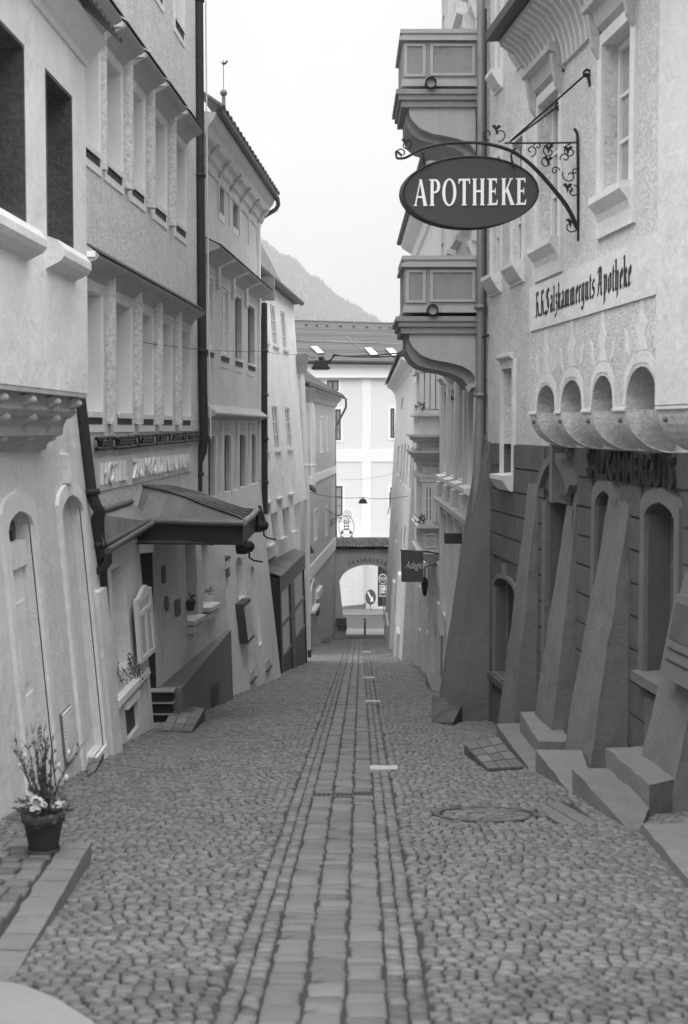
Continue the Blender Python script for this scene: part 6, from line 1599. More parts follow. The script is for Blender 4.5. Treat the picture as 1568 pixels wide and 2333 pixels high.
# ------------------------------------------------------------------ upper wall of the corner house
wN = [RL.rect(1121, 1141, 497, 640, at=1121), RL.rect(1168, 1193, 430, 605, at=1168), RL.rect(1133, 1144, -60, 173, at=1133), RL.rect(1184, 1197, -120, 88, at=1184)]
pN_up = [(Nw[0], hb_ + .002), (Nw[1], hb_ + .002), (Nw[1], Nw[3]), (Nw[0], Nw[3])]
wN[0] = (wN[0][0], wN[0][1], rl(1121, 632)[1], rl(1121, 497)[1]); t_ = rl(1168, 600)[1]
zz = (rl(1121, 632)[1], rl(1121, 632)[1] + 1.55); wN[0] = wN[0][:2] + zz; wN[1] = wN[1][:2] + zz
z2 = (rl(1134, 168)[1], rl(1134, 168)[1] + 1.6); wN[2] = wN[2][:2] + z2; wN[3] = wN[3][:2] + z2
facade(RL, [(RL.sy(12), hb_ + .001), (yB, hb_ + .001), (yB, 12), (RL.sy(12), 12)], [(rp(r), .14) for r in wN] + [(pN_up, .2)], M['right_upper'], h7, 'wall', thick=.5)
for r in wN:
    wo = window(RL, grow(r, -.004), .10, h7, M['frame_white'], M['glass_pale'], 2, 3, fw=.05, th=.05)
    mb = MB(); ring(mb, RL, rp(grow(r, .09, .09, .26)), rp(grow(r, -.001)), -.004, .02); mb.build('surround', M['right_trim'], wo)
    mb = MB(); profile_run(mb, RL, r[0] - .05, r[1] + .05, [(-.1, r[2] + .01), (.15, r[2] - .01), (.15, r[2] - .06), (.06, r[2] - .20), (.021, r[2] - .24), (-.1, r[2] - .02)]); mb.build('sill', M['right_trim'], wo)
wo = window(RL, (Nw[0] + .004, Nw[1] - .004, Nw[2] + .004, Nw[3] - .004), .17, h7, M['frame_white'], M['glass_pale'], 1, 2, fw=.05)
mb = MB(); ring(mb, RL, rp(grow(Nw, .09, .12, .12)), rp(grow(Nw, -.001)), -.004, .04); mb.build('surround', M['right_trim'], wo)
mb = MB(); profile_run(mb, RL, Nw[0] - .08, Nw[1] + .08, [(-.1, Nw[2] + .01), (.17, Nw[2] - .01), (.17, Nw[2] - .07), (.08, Nw[2] - .2), (.04, Nw[2] - .22), (-.1, Nw[2] - .02)]); mb.build('sill', M['right_trim'], wo)
mb = MB(); profile_run(mb, RL, Nw[0] - .1, Nw[1] + .1, [(.04, Nw[3] + .10), (.10, Nw[3] + .14), (.10, Nw[3] + .18), (.04, Nw[3] + .2)]); mb.build('lintel_moulding', M['right_trim'], wo)
# the tall end of the corner house beside the pipe
mb = MB(); mb.prism([RL.pt(yB, hb_, -.02), RL.pt(yB, 12, -.02), RL.pt(yB, 12, -2.5), RL.pt(yB, hb_, -2.5)], RL.t * .02); mb.build('end_wall', M['right_upper'], h7)
# pipes in the corner
pts = [at_y(u, v, 20.15) for u, v in ((1096, -150), (1096, 100), (1096, 400), (1095, 700), (1094, 900), (1092, 1010), (1088, 1130), (1085, 1300))]
downpipe('downpipe', pts, [.058] * 5 + [.075] * 3, 'thick grey downpipe in the corner beside the two stone balconies', pts[-1], m_='zinc_light', rings=(pts[3], pts[4]))
pts = [at_y(u, v, 20.0) for u, v in ((1107, 20), (1107, 400), (1106, 760), (1105, 990))]
mb = MB(); mb.tube(pts, .016, 6); tag(mb.build('wire_or_gap_line', M['pipe_dark'], loc=pts[-1]), 'thin dark line standing for the shaded gap beside the thick grey downpipe', 'cable')  # dark tube puts the shaded gap between pipe and wall into colour

# ------------------------------------------------------------------ R2: ornate house with two stone balconies
R2P = PL((1.97, 20.2), (1.95, 28.2), 'R')
h8 = thing('ornate_house', 'ornate house with pilastered windows and two stone balconies on curved corbels', 'house', (2.0, 24, gz(24)))
wins = []
zt2, zb2 = at_y(1040, 885, 24.5).z, at_y(1040, 1086, 24.5).z
zt1, zb1 = at_y(1040, 300, 24.5).z, at_y(1040, 560, 24.5).z
zl0, zl1 = at_y(1040, 1190, 24.5).z, at_y(1040, 1440, 24.5).z
ys2 = (21.5, 23.25, 25.0, 26.75)
for y in ys2:
    s_ = R2P.sy(y); wins += [(s_ - .42, s_ + .42, zb2, zt2), (s_ - .42, s_ + .42, zb1, zt1), (s_ - .38, s_ + .38, zl1, zl0), (s_ - .42, s_ + .42, zt1 + 1.6, zt1 + 3.6)]
facade(R2P, [(0, -6), (8, -6), (8, 13), (0, 13)], [(rp(r), .14) for r in wins], M['right_upper'], h8, 'wall', thick=.6)
for i, r in enumerate(wins):
    wo = window(R2P, grow(r, -.004), .10, h8, M['frame_white'], M['glass_mid'], 2, 3, fw=.06, th=.06)
    mb = MB(); ring(mb, R2P, rp(grow(r, .10)), rp(grow(r, -.001)), -.004, .06); mb.build('surround', M['right_trim'], wo)
    if i % 4 != 2:
        mb = MB(); profile_run(mb, R2P, r[0] - .14, r[1] + .14, [(.0, r[2] - .02), (.20, r[2] - .06), (.20, r[2] - .13), (.10, r[2] - .17), (.10, r[2] - .36), (0, r[2] - .4)]); mb.build('sill', M['right_trim'], wo)
        for e in (r[0] - .06, r[1] - .06):
            mb = MB(); profile_run(mb, R2P, e, e + .12, [(0, r[2] - .7), (.06, r[2] - .66), (.15, r[2] - .40), (.15, r[2] - .37), (0, r[2] - .37)]); mb.build('sill_bracket', M['right_trim'], wo)
        mb = MB(); profile_run(mb, R2P, r[0] - .16, r[1] + .16, [(0, r[3] + .10), (.10, r[3] + .14), (.18, r[3] + .24), (.18, r[3] + .30), (0, r[3] + .38)]); mb.build('window_hood', M['right_trim'], wo)
for y in (20.65, 22.4, 24.12, 25.87, 27.6):
    s_ = R2P.sy(y); mb = MB(); pbox(mb, R2P, (s_ - .12, s_ + .12, zb2 - .2, zt2 + .5), .001, .09); pil = mb.build('pilaster', M['right_trim'], h8)
    mb = MB(); pbox(mb, R2P, (s_ - .17, s_ + .17, zb2 - .5, zb2 - .2), .001, .15); mb.build('pilaster_base', M['right_trim'], pil)
    mb = MB(); pbox(mb, R2P, (s_ - .17, s_ + .17, zt2 + .5, zt2 + .75), .001, .15); mb.build('pilaster_capital', M['right_trim'], pil)
    mb = MB(); pbox(mb, R2P, (s_ - .12, s_ + .12, zl1 - .5, zl0 + .1), .001, .08); mb.build('lower_pilaster', M['right_trim'], h8)
hc = at_y(1012, 1135, 27.8).z
mb = MB(); profile_run(mb, R2P, .2, 8.02, [(0, hc + .14), (.08, hc + .10), (.17, hc), (.17, hc - .08), (.08, hc - .16), (0, hc - .2)]); mb.build('string_cornice', M['balcony_trim'], h8)
# quoins at the far corner, high up
for k in range(24):
    hq = 3.2 + k * .36; mb = MB(); pbox(mb, R2P, (7.5 if k % 2 else 7.65, 8.01, hq, hq + .33), .001, .05); mb.build('quoin', M['plaster_grey'], h8)
# balconies
BY = 20.42
def by(u, v, d=0): return at_y(u, v, BY + d)
def balcony(dv_top, par_pts, lab):
    pass
def slabbox(mb, u0, u1, v0, v1, d0, dep): 
    p = [by(u0, v1), by(u1, v1), by(u1, v0), by(u0, v0)]; mb.prism([q + V((0, d0, 0)) for q in p], (0, dep, 0)); return mb
curve_in = [(932.7, 760), (932.7, 776), (941, 791), (958.6, 808.5), (984, 819), (1010, 823.6), (1031.7, 828), (1053, 834), (1072.6, 845), (1084, 860)]
curve_out = [(926, 760), (926, 798), (937, 819), (954, 833), (980, 840), (1008, 845), (1036, 853.7), (1055, 864), (1068, 882), (1084, 890)]
for off, nm, box_l, base_off, lab in ((0, 'low', 0, 0, ''), (-515, 'up', -4, 0, '')):
    bal = thing('tmp', '', '', by(1000, 700 + off)) if False else None
    def V_(v): return v + off
    mb = MB(); slabbox(mb, 921 + box_l, 1092, V_(607), V_(700), 0, 1.45); bo_ = mb.build('balcony', M['balcony_stone'], h8, bevel=.01)
    for (u0, u1, v0, v1, d, nm_) in ((916 + box_l, 1092, 583, 592, -.05, 'coping'), (921 + box_l, 1092, 592, 600, -.02, 'coping'), (914 + box_l, 1092, 600, 609, -.07, 'coping'), (919 + box_l, 1092, 697, 712, -.03, 'base_moulding'), (902, 1092, 722, 733, -.12, 'shelf'), (908, 1092, 733, 745, -.09, 'shelf'), (914, 1092, 745, 760, -.05, 'shelf')):
        mb = MB(); slabbox(mb, u0, u1, V_(v0), V_(v1), d, 1.45 - 2 * d); mb.build(nm_, M['balcony_trim'] if nm_ != 'shelf' else M['balcony_stone'], bo_, bevel=.006)
    for (u0, u1, v0, v1) in ((925 + box_l, 970, 615, 690), (980, 1083, 615, 688)):
        mb = MB(); ri = [by(u, V_(v)) for u, v in ((u0, v1), (u1, v1), (u1, v0), (u0, v0))]; inn = [by(u, V_(v)) for u, v in ((u0 + 7, v1 - 6), (u1 - 7, v1 - 6), (u1 - 7, v0 + 6), (u0 + 7, v0 + 6))]
        for i in range(4): j = (i + 1) % 4; mb.prism([ri[i], ri[j], inn[j], inn[i]], (0, -.022, 0))
        mb.build('panel_moulding', M['balcony_trim'], bo_)
    mb = MB(); mb.prism([by(u, V_(v)) for u, v in curve_in] + [by(1084, V_(760))], (0, .14, 0)); mb.build('corbel_face', M['balcony_trim'], bo_)
    mb = MB(); mb.prism([by(u, V_(v), .14) for u, v in curve_out] + [by(1084, V_(760), .14)], (0, 1.25, 0)); mb.build('corbel', M['balcony_stone'], bo_)
    mb = MB(); mb.prism([by(u, V_(v), .03) for u, v in ((1062, 880), (1072, 874), (1090, 872), (1090, 880), (1074, 884), (1066, 896))], (0, .3, 0)); mb.build('corbel_console', M['balcony_trim'], bo_)
    mb = MB(); cc = by(985 if off == 0 else 981, 707 if off == 0 else 192, -.08); cc2 = cc
    mb.lathe(cc, [(.082, -.10), (.082, .12), (.065, .12), (.065, -.09)], 16, axis=(0, -1, 0)); dp_ = mb.build('drain_pipe', M['pipe_dark'], bo_)
    mb = MB(); mb.lathe(cc, [(.0, .06), (.064, .06)], 16, axis=(0, -1, 0)); mb.build('pipe_end', M['balcony_trim'], dp_)

# ------------------------------------------------------------------ R3: house with the ornate oriel bay
R3P = PL((2.0, 28.2), (2.02, 41.0), 'R')
h9 = thing('oriel_house', 'house with an ornate projecting oriel window between the grey downpipe and the hanging sign', 'house', (2.05, 34, gz(34)))
ze = at_y(948, 560, 40.8).z
r3w = []
for y in (34.6, 36.6, 38.6, 40.3):
    s_ = R3P.sy(y)
    for zt_, hh in ((at_y(960, 862, 37).z, 1.5), (at_y(960, 640, 37).z, 1.6)): r3w.append((s_ - .35, s_ + .35, zt_ - hh, zt_))
facade(R3P, [(0, -8), (12.8, -8), (12.8, ze), (0, ze)], [(rp(r), .12) for r in r3w], M['right_upper'], h9, 'wall', thick=.6)
for r in r3w: window(R3P, grow(r, -.004), .08, h9, M['frame_white'], M['glass_mid'], 2, 3, fw=.06, th=.06, surround=(.09, .04), sur_m=M['right_trim'])
mb = MB(); profile_run(mb, R3P, 0, 12.9, [(0, ze - .5), (.06, ze - .45), (.1, ze - .2), (.35, ze - .05), (.4, ze + .05), (0, ze + .1)]); mb.build('cornice', M['right_trim'], h9)
mb = MB(); mb.tube([R3P.pt(-.1, ze + .12, .44), R3P.pt(12.95, ze + .12, .44)], .075, 8); mb.build('gutter', M['pipe_dark'], h9)
mb = MB(); mb.prism([R3P.pt(-.1, ze + .15, .4), R3P.pt(12.95, ze + .15, .4), R3P.pt(12.95, ze + 2.2, -2), R3P.pt(-.1, ze + 2.2, -2)], (0, 0, .06)); mb.build('roof', M['tile_roof'], h9)
mb = MB(); mb.prism([R3P.pt(12.8, -8, 0), R3P.pt(12.8, ze, 0), R3P.pt(12.8, ze + 1.7, -2), R3P.pt(12.8, -8, -2)], -R3P.t * .05); mb.build('gable', M['right_upper'], h9)
# the oriel: stacked pieces on a frontal face at y=30
OY = 30.0
def oy(u, v, d=0): return at_y(u, v, OY + d)
def obox(nm, u0, v0, v1, m_, dep=2.4, d=0, par=None, u1=1006):
    mb = MB(); p = [oy(u0, v1), oy(u1, v1), oy(u1, v0), oy(u0, v0)]; mb.prism([q + V((0, d, 0)) for q in p], (0, dep - 2 * d, 0)); return mb.build(nm, M[m_], par or h9, bevel=.004)
ori = obox('oriel', 962, 848, 1262, 'right_upper')
for (u0, v0, v1, m_, d) in ((950, 838, 848, 'right_trim', -.1), (951, 934, 942, 'right_trim', -.12), (947, 942, 948, 'right_trim', -.16), (956, 948, 990, 'right_trim', -.05), (939, 990, 996, 'plaster_grey', -.24), (946, 996, 1004, 'plaster_grey', -.17), (953, 1004, 1010, 'plaster_grey', -.10),
                           (937, 1027, 1032, 'plaster_grey', -.26), (943, 1032, 1040, 'plaster_grey', -.2), (949, 1040, 1047, 'plaster_grey', -.14), (955, 1047, 1058, 'plaster_grey', -.07), (954, 1080, 1088, 'right_trim', -.06), (957, 1088, 1098, 'right_trim', -.04), (953, 1190, 1197, 'right_trim', -.06), (948, 1197, 1203, 'right_trim', -.12), (954, 1203, 1210, 'plaster_grey', -.06), (950, 1253, 1262, 'right_trim', -.08)):
    obox('moulding', u0, v0, v1, m_, 2.4, d, ori)
for q in ((964, 983, 1060, 1078), (968, 994, 1215, 1248)):
    mb = MB(); ri = [oy(q[0], q[3]), oy(q[1], q[3]), oy(q[1], q[2]), oy(q[0], q[2])]; cc = sum(ri, V()) / 4; inn = [p + (cc - p) * .22 for p in ri]
    for i in range(4): j = (i + 1) % 4; mb.prism([ri[i], ri[j], inn[j], inn[i]], (0, -.03, 0))
    mb.build('panel_moulding', M['right_trim'], ori)
OP = PL((0, OY), (3, OY), 'R'); OP.n = V((0, -1, 0))
r = OP.rect(968, 985, 1106, 1188); window(OP, r, -.02, ori and h9, M['letter_white'], M['glass_mid'], 2, 3, fw=.03, bar=.012, th=.03, surround=(.06, .05), sur_m=M['right_trim'])
r = OP.rect(954, 1005, 850, 932); 
for k in range(4):
    w_ = (r[1] - r[0]) / 4; window(OP, (r[0] + w_ * k + .01, r[0] + w_ * (k + 1) - .01, r[2], r[3]), -.07, h9, M['letter_white'], M['curtain'], 2, 3, fw=.025, bar=.01, th=.03)
for u in (992, 1001):
    mb = MB(); mb.tube([oy(u, 1190, -.08), oy(u, 1100, -.08)], .045, 8); mb.build('colonnette', M['right_trim'], ori)
mb = MB(); mb.loft([oy(950, 1262), oy(1006, 1262), oy(1006, 1262, 2.4), oy(950, 1262, 2.4)], [oy(985, 1295, .4), oy(1006, 1300, .3), oy(1006, 1300, 2.2), oy(985, 1295, 2.0)]); mb.build('oriel_base', M['right_trim'], ori)
# window boxes of plants on the oriel
for (u, v) in ((954, 843), (952, 1186), (952, 930)):
    c = oy(u, v, -.1); mb = MB(); rg = random.Random(int(u + v))
    for k in range(26): 
        q = c + V((rg.uniform(-.08, .12), rg.uniform(-.08, .08), rg.uniform(-.06, .10))); mb.prism([q, q + V((.05, 0, .02)), q + V((.02, .01, .05))], (0, .006, 0))
    tag(mb.build('sill_plant', M['leaf'], loc=c), 'small tuft of plants on the oriel ledge, %s' % {843: 'highest one', 930: 'under the upper windows', 1186: 'beside the single window'}[v], 'plant')
# pipe in front of R3/R2 joint
pts = [at_y(u, v, 28.0) for u, v in ((1012, 880), (1012, 960), (1013, 1200), (1013, 1400), (1012, 1554))]
downpipe('downpipe', pts, .075, 'straight pale downpipe between the oriel house and the ornate house', pts[-1], m_='zinc_light', rings=(pts[1], pts[2]))
# lower wall pieces, doors and steps of R3
for (y, w_, zt_, lab) in ((31.5, .9, -3.1, 'plank'), (34.5, .8, -3.4, 'plank'), (38.0, .9, -3.9, 'plank')):
    s_ = R3P.sy(y); mb = MB(); pbox(mb, R3P, (s_ - w_ / 2, s_ + w_ / 2, gz(y) - .3, zt_), .001, .05); do_ = mb.build('door', M['plaster_grey'], h9)
    mb = MB(); ring(mb, R3P, rp((s_ - w_ / 2 - .14, s_ + w_ / 2 + .14, gz(y) - .3, zt_ + .18)), rp((s_ - w_ / 2, s_ + w_ / 2, gz(y) - .3, zt_)), 0, .11); mb.build('door_frame', M['right_trim'], do_)
rg = random.Random(12)
for k in range(16):
    y = rg.uniform(29, 40); z = rg.uniform(gz(y) + .3, gz(y) + 2.4); s_ = R3P.sy(y); mb = MB()
    pbox(mb, R3P, (s_, s_ + rg.uniform(.5, 1.2), z, z + rg.uniform(.3, .6)), .001, .03 + .02 * (k % 2)); mb.build('wall_stone', M['right_upper'] if k % 2 else M['plaster_grey'], h9, bevel=.012)
mb = MB(); p = ground(1004, 1566); mb.box(p + V((-.25, -1.2, -.4)), p + V((.6, .8, .16))); tag(mb.build('door_step', M['stone'], loc=p, bevel=.02), 'pale stone door step at the foot of the straight downpipe', 'stone step')
mb = MB(); p = ground(985, 1645); mb.prism([p, p + V((.25, -.5, .10)), p + V((.45, .4, .18)), p + V((.05, .9, .2))], (0, 0, -.4)); tag(mb.build('door_step', M['stone_dark'], loc=p, bevel=.02), 'dark stone wedge at the foot of the tall sloping buttress', 'stone step')

# hanging signs on this side
ad = thing('hanging_sign', 'dark square hanging sign with one word in pale script', 'sign', at_y(940, 1290, 29.6))
ADY = 29.3
mb = MB(); mb.prism([at_y(u, v, ADY) for u, v in ((915, 1326), (965, 1326), (965, 1256), (913.5, 1255))], (0, .06, 0)); mb.build('board', M['wood'], ad, bevel=.008)
mb = MB(); c0_ = at_y(922, 1301, ADY - .004); c1_ = at_y(962, 1279, ADY - .004)
put_text(mb, 'Adagio', lambda X, Y, Z: V((c0_.x + (c1_.x - c0_.x) * X + .05 * Y, c0_.y - .004 * Z, c0_.z + (c1_.z - c0_.z) * Y)), bold=-.005); mb.build('lettering', M['letter_white'], ad)
mb = MB()
mb.tube([at_y(u, v, ADY - .008) for u, v in ((916, 1298), (920, 1294), (926, 1284), (929, 1300), (932, 1302))], .008, 5)
for s_ in (-1, 1): mb.tube([at_y(940 + s_ * k_ * 2.2, 1268 + 2.2 * math.sin(k_ * 1.1), ADY - .006) for k_ in range(6)], .007, 5)
mb.build('ornament', M['frame_grey'], ad)
mb = MB(); mb.prism([at_y(925, 1310, ADY - .006), at_y(955, 1309, ADY - .006), at_y(955, 1307.5, ADY - .006), at_y(925, 1308.5, ADY - .006)], (0, .004, 0)); mb.build('underline', M['frame_grey'], ad)
mb = MB(); mb.tube([at_y(912, 1254, ADY + .03), at_y(975, 1257, ADY + .05), at_y(1000, 1262, ADY + .3)], .018, 6); mb.build('hanger_bar', M['iron'], ad)
ln_ = thing('wall_lamp', 'dark wall lantern hanging just right of the square script sign', 'lantern', at_y(969, 1340, 29.6))
c = at_y(968, 1352, 29.5)
mb = MB(); mb.lathe(c, [(.02, -.06), (.05, 0), (.075, .22), (.085, .24), (.03, .34), (.0, .36)], 6); mb.build('lantern_body', M['black_metal'], ln_)
mb = MB(); mb.tube([c + V((0, 0, .34)), c + V((.0, 0, .55)), c + V((.2, .1, .6)), c + V((.32, .15, .55))], .014, 6); mb.build('lantern_arm', M['iron'], ln_)
ds2 = thing('dark_sign', 'plain dark horizontal hanging sign in front of the ornate house', 'sign', at_y(1044, 1226, 23.0))
mb = MB(); mb.prism([at_y(u, v, 23.0) for u, v in ((1013.5, 1239), (1072, 1239), (1075, 1215), (1012, 1215.5))], (0, .06, 0)); mb.build('board', M['sign_face'], ds2, bevel=.006)
mb = MB()
for k in range(13):
    u = 1032 + k * 2.6; mb.prism([at_y(u, 1229, 22.996), at_y(u + 1.6, 1229, 22.996), at_y(u + 1.6, 1226.4, 22.996), at_y(u, 1226.4, 22.996)], (0, -.004, 0))
mb.build('small_lettering', M['letter_black'], ds2)
mb = MB(); mb.tube([at_y(1072, 1220, 23.03), at_y(1062, 1217, 23.03), V((1.96, 23.03, at_y(1074, 1217, 23).z))], .014, 6); mb.build('hanger_bar', M['iron'], ds2)
# small iron arm on the ornate house
mb = MB(); mb.tube([at_y(1029, 903, 25), at_y(1030, 909, 25), at_y(1062, 905, 24.6)], .02, 6); mb.build('iron_arm', M['iron'], h8)

# ------------------------------------------------------------------ R4: plain house down to the archway
R4P = PL((2.02, 41.0), (2.50, 70.2), 'R', lean=.05)
h10 = thing('plain_house', 'plain pale house with slit windows and a curved eave, right of the archway', 'house', (2.4, 55, gz(55)))
zr = at_y(880, 880, 69).z
slits = []
for (u, v0, v1) in ((921, 1010, 1108), (914.5, 1012, 1100), (907, 1015, 1085), (928, 1013, 1112), (936, 1018, 1118), (914, 1200, 1265), (922, 1195, 1260), (934, 1205, 1270), (903.5, 1190, 1240), (916, 908, 932)):
    r = R4P.rect(u - 1.3, u + 1.3, v0, v1, at=u); slits.append((r[0] - .25, r[1] + .25, r[2], r[3]))
facade(R4P, [(0, -13), (29.3, -13), (29.3, zr), (0, zr)], [(rp(r), .16) for r in slits if 0 < r[0] and r[1] < 29.2], M['right_upper'], h10, 'wall', thick=.6)
for r in slits:
    if 0 < r[0] and r[1] < 29.2: window(R4P, grow(r, -.004), .12, h10, M['frame_grey'], M['glass_pale'], 1, 3, fw=.05, th=.05)
mb = MB(); profile_run(mb, R4P, -.1, 29.4, [(0, zr - .75), (.03, zr - .6), (.10, zr - .36), (.24, zr - .16), (.46, zr - .04), (.50, zr + .02), (0, zr + .05)]); mb.build('eave_cove', M['right_trim'], h10)
for k in range(40):
    s_ = 29.45 - k * .74; mb = MB(); a = R4P.pt(s_, zr + .10, .58); b = R4P.pt(s_, zr + .75, -.1); t = R4P.t * .36; upn = V((-.4, 0, 1)).normalized() * .06
    mb.loft([a - t, a + t, a + t * .7 + upn, a - t * .7 + upn], [b - t, b + t, b + t * .7 + upn, b - t * .7 + upn]); mb.build('roof_tile', M['tile_roof'], h10)
mb = MB(); mb.prism([R4P.pt(-.1, zr + .06, .5), R4P.pt(29.4, zr + .06, .5), R4P.pt(29.4, zr + 1.9, -2.4), R4P.pt(-.1, zr + 2.0, -2.4)], (0, 0, .06)); mb.build('roof', M['tile_roof'], h10)
mb = MB(); p = [at_y(914.5, 1030, 62), at_y(912, 1150, 62), at_y(908, 1200, 62)]
for (y, w_, zt_) in ((46, .9, -4.9), (53, .9, -5.9)):
    s_ = R4P.sy(y); mb = MB(); pbox(mb, R4P, (s_ - w_ / 2, s_ + w_ / 2, gz(y) - .3, zt_), .001, .06); do_ = mb.build('door', M['plaster_grey'], h10)
    mb = MB(); ring(mb, R4P, rp((s_ - w_ / 2 - .14, s_ + w_ / 2 + .14, gz(y) - .3, zt_ + .18)), rp((s_ - w_ / 2, s_ + w_ / 2, gz(y) - .3, zt_)), 0, .11); mb.build('door_frame', M['right_trim'], do_)
for (y, ln) in ((44, 3.5), (60, 4.5)):
    s_ = R4P.sy(y); mb = MB(); pbox(mb, R4P, (s_, s_ + ln, gz(y + ln) - .3, gz(y) + .75), .001, .10); mb.build('plinth', M['plaster_grey'], h10, bevel=.02)

# ------------------------------------------------------------------ street lamps on wires
def lamp(c, k, lab, gr):
    t = thing('street_lamp', lab, 'street lamp', c, gr)
    mb = MB(); mb.loft([c + V((x * k, y * k, -.10 * k)) for x, y in ((-.28, -.18), (.28, -.18), (.28, .18), (-.28, .18))], [c + V((x * k, y * k, .12 * k)) for x, y in ((-.20, -.12), (.20, -.12), (.20, .12), (-.20, .12))]); mb.build('lamp_shade', M['black_metal'], t, bevel=.02)
    mb = MB(); mb.box(c + V((-.32 * k, -.2 * k, -.17 * k)), c + V((.32 * k, .2 * k, -.095 * k))); mb.build('lamp_rim', M['frame_dark'], t, bevel=.015)
    mb = MB(); mb.box(c + V((-.26 * k, -.15 * k, -.20 * k)), c + V((.26 * k, .15 * k, -.165 * k))); mb.build('lamp_glass', M['glass_pale'], t)
    mb = MB(); mb.box(c + V((-.07 * k, -.06 * k, .15 * k)), c + V((.07 * k, .06 * k, .25 * k)));  mb.build('hanger', M['black_metal'], t)
    for x in (-.1, .0, .1):
        mb = MB(); mb.prism([c + V((x * k - .01, -.19 * k, -.08 * k)), c + V((x * k + .01, -.19 * k, -.08 * k)), c + V((x * k * .6 + .01, -.115 * k, .15 * k)), c + V((x * k * .6 - .01, -.115 * k, .15 * k))], (0, -.012, 0)); mb.build('cooling_rib', M['black_metal'], t)
    return t
LY = 31.0
c1_ = at_y(731, 830, LY); lamp(c1_, .62, 'street lamp hanging on the thick cable above the lane, the nearer one', 'street lamps hanging over the lane')
LY2 = 55.0
c2_ = at_y(827, 1141, LY2); lamp(c2_, .55, 'smaller street lamp hanging far down the lane before the white house', 'street lamps hanging over the lane')
def wire(nm, pts, r, lab, sag=.0, cat='cable'):
    mb = MB(); P_ = []
    for a, b in zip(pts, pts[1:]):
        for i in range(10): t = i / 10; P_.append(a.lerp(b, t) - V((0, 0, sag * 4 * t * (1 - t))))
    P_.append(pts[-1]); mb.tube(P_, r, 5); return tag(mb.build(nm, M['iron'], loc=pts[0]), lab, cat)
top1 = c1_ + V((0, 0, .15))
wire('span_cable', [at_y(1113, 765, 19.85), top1 + V((.3, -.2, .03)), top1], .013, 'twisted dark cable from the right hand house to the nearer street lamp', .10)
wire('span_cable', [at_y(1113, 763, 19.85) , top1 + V((.28, -.2, .05)), top1 + V((.05, 0, .02))], .012, 'second dark strand sagging beside the thick lamp cable', .16)
wire('span_cable', [top1, at_y(699, 808, 40.9)], .012, 'short dark cable from the nearer lamp to the rainwater box', .05)
a, h = L2U.hit(320, 780); wire('span_wire', [L2U.pt(a, h, .02), at_y(590, 800, 32.5) + V((.1, 0, 0)), at_y(697, 806, 40.9)], .006, 'thin wire running along the left hand houses to the lamp cable', .05)
wire('span_wire', [at_y(699, 1120, 52), c2_ + V((0, 0, .13)), at_y(958, 1124, 41)], .010, 'thin wire across the lane carrying the farther street lamp', .10)
wire('span_wire', [at_y(775, 1092, 69), at_y(898, 1078, 66)], .006, 'very thin wire across the lane before the white house', .12)
mb = MB(); mb.tube([at_y(888, 1122, 68), at_y(888.5, 1150, 68), at_y(884, 1172, 68)], .02, 5); tag(mb.build('hanging_hook', M['iron'], loc=at_y(888, 1122, 68)), 'dark curved hook hanging at the corner right of the white house', 'hook')

# ------------------------------------------------------------------ flower pot with twigs on the raised platform
fy = 8.45
pc_ = V(((93 - CX) / F * fy, fy - .05, plz(fy) + .004))
fp = thing('flower_pot', 'dark flower pot with pansies and bare willow twigs on the raised platform', 'flower pot', pc_)
Hh = .245; r0, r1_ = .083, .128
mb = MB(); mb.lathe(pc_, [(0, .008), (r0 - .004, 0), (r0, .006), (r0 + (r1_ - r0) * .74, Hh * .74), (r1_ * .96, Hh * .75), (r1_, Hh * .76), (r1_ + .006, Hh * .985), (r1_, Hh), (r1_ - .012, Hh), (r1_ - .016, Hh - .03), (0, Hh - .03)], 32); mb.build('pot', M['pot'], fp)
mb = MB(); mb.lathe(pc_, [(r0 + .012, .001), (r0 + .018, .025), (r0 + .012, .026), (r0 + .006, .008)], 28); mb.build('saucer', M['pot'], fp)
mb = MB(); mb.lathe(pc_ + V((0, 0, Hh - .028)), [(0, .006), (r1_ - .02, 0)], 20); mb.build('soil', M['earth'], fp)
rg = random.Random(31)
top_ = pc_ + V((0, 0, Hh - .02))
for k in range(150):        # leaves, crowding over the rim
    a = rg.uniform(0, 6.28); q = rg.uniform(.02, .16); c = top_ + V((math.cos(a) * q, math.sin(a) * q, rg.uniform(0, .12) - max(0, q - .11) * .6))
    d = V((math.cos(a + rg.uniform(-.8, .8)), math.sin(a + rg.uniform(-.8, .8)), rg.uniform(-.3, .7))).normalized() * rg.uniform(.035, .06); s_ = d.cross(V((0, 0, 1))).normalized() * rg.uniform(.012, .022)
    upv = d.cross(s_).normalized() * .006
    mb = MB(); mb.add([c, c + d * .45 + s_ + upv, c + d, c + d * .45 - s_ + upv, c + d * .5], [[0, 1, 4], [1, 2, 4], [2, 3, 4], [3, 0, 4]], True); mb.build('leaf', M['leaf'], fp)
def blossom(c, r, n_=5, nm='flower', m_='flower', par=fp):
    mb = MB(); ax = V((rg.uniform(-.4, .4), -1, rg.uniform(.2, .9))).normalized(); x = ax.orthogonal().normalized(); y = ax.cross(x)
    for k in range(n_):
        a = k * 2 * math.pi / n_; d = x * math.cos(a) + y * math.sin(a); t = x * -math.sin(a) + y * math.cos(a)
        mb.add([c, c + d * r * .6 + t * r * .45 + ax * r * .2, c + d * r + ax * r * .05, c + d * r * .6 - t * r * .45 + ax * r * .2], [[0, 1, 2], [0, 2, 3]], True)
    mb.sphere(c + ax * r * .12, r * .16, 6, 4); return mb.build(nm, M[m_], par)
for k in range(14):       # one big pale cluster
    a = rg.uniform(0, 6.28); q = rg.uniform(0, .045); blossom(top_ + V((-.012 + math.cos(a) * q, -.06 + rg.uniform(-.02, .01), .075 + math.sin(a) * q)), rg.uniform(.018, .028))
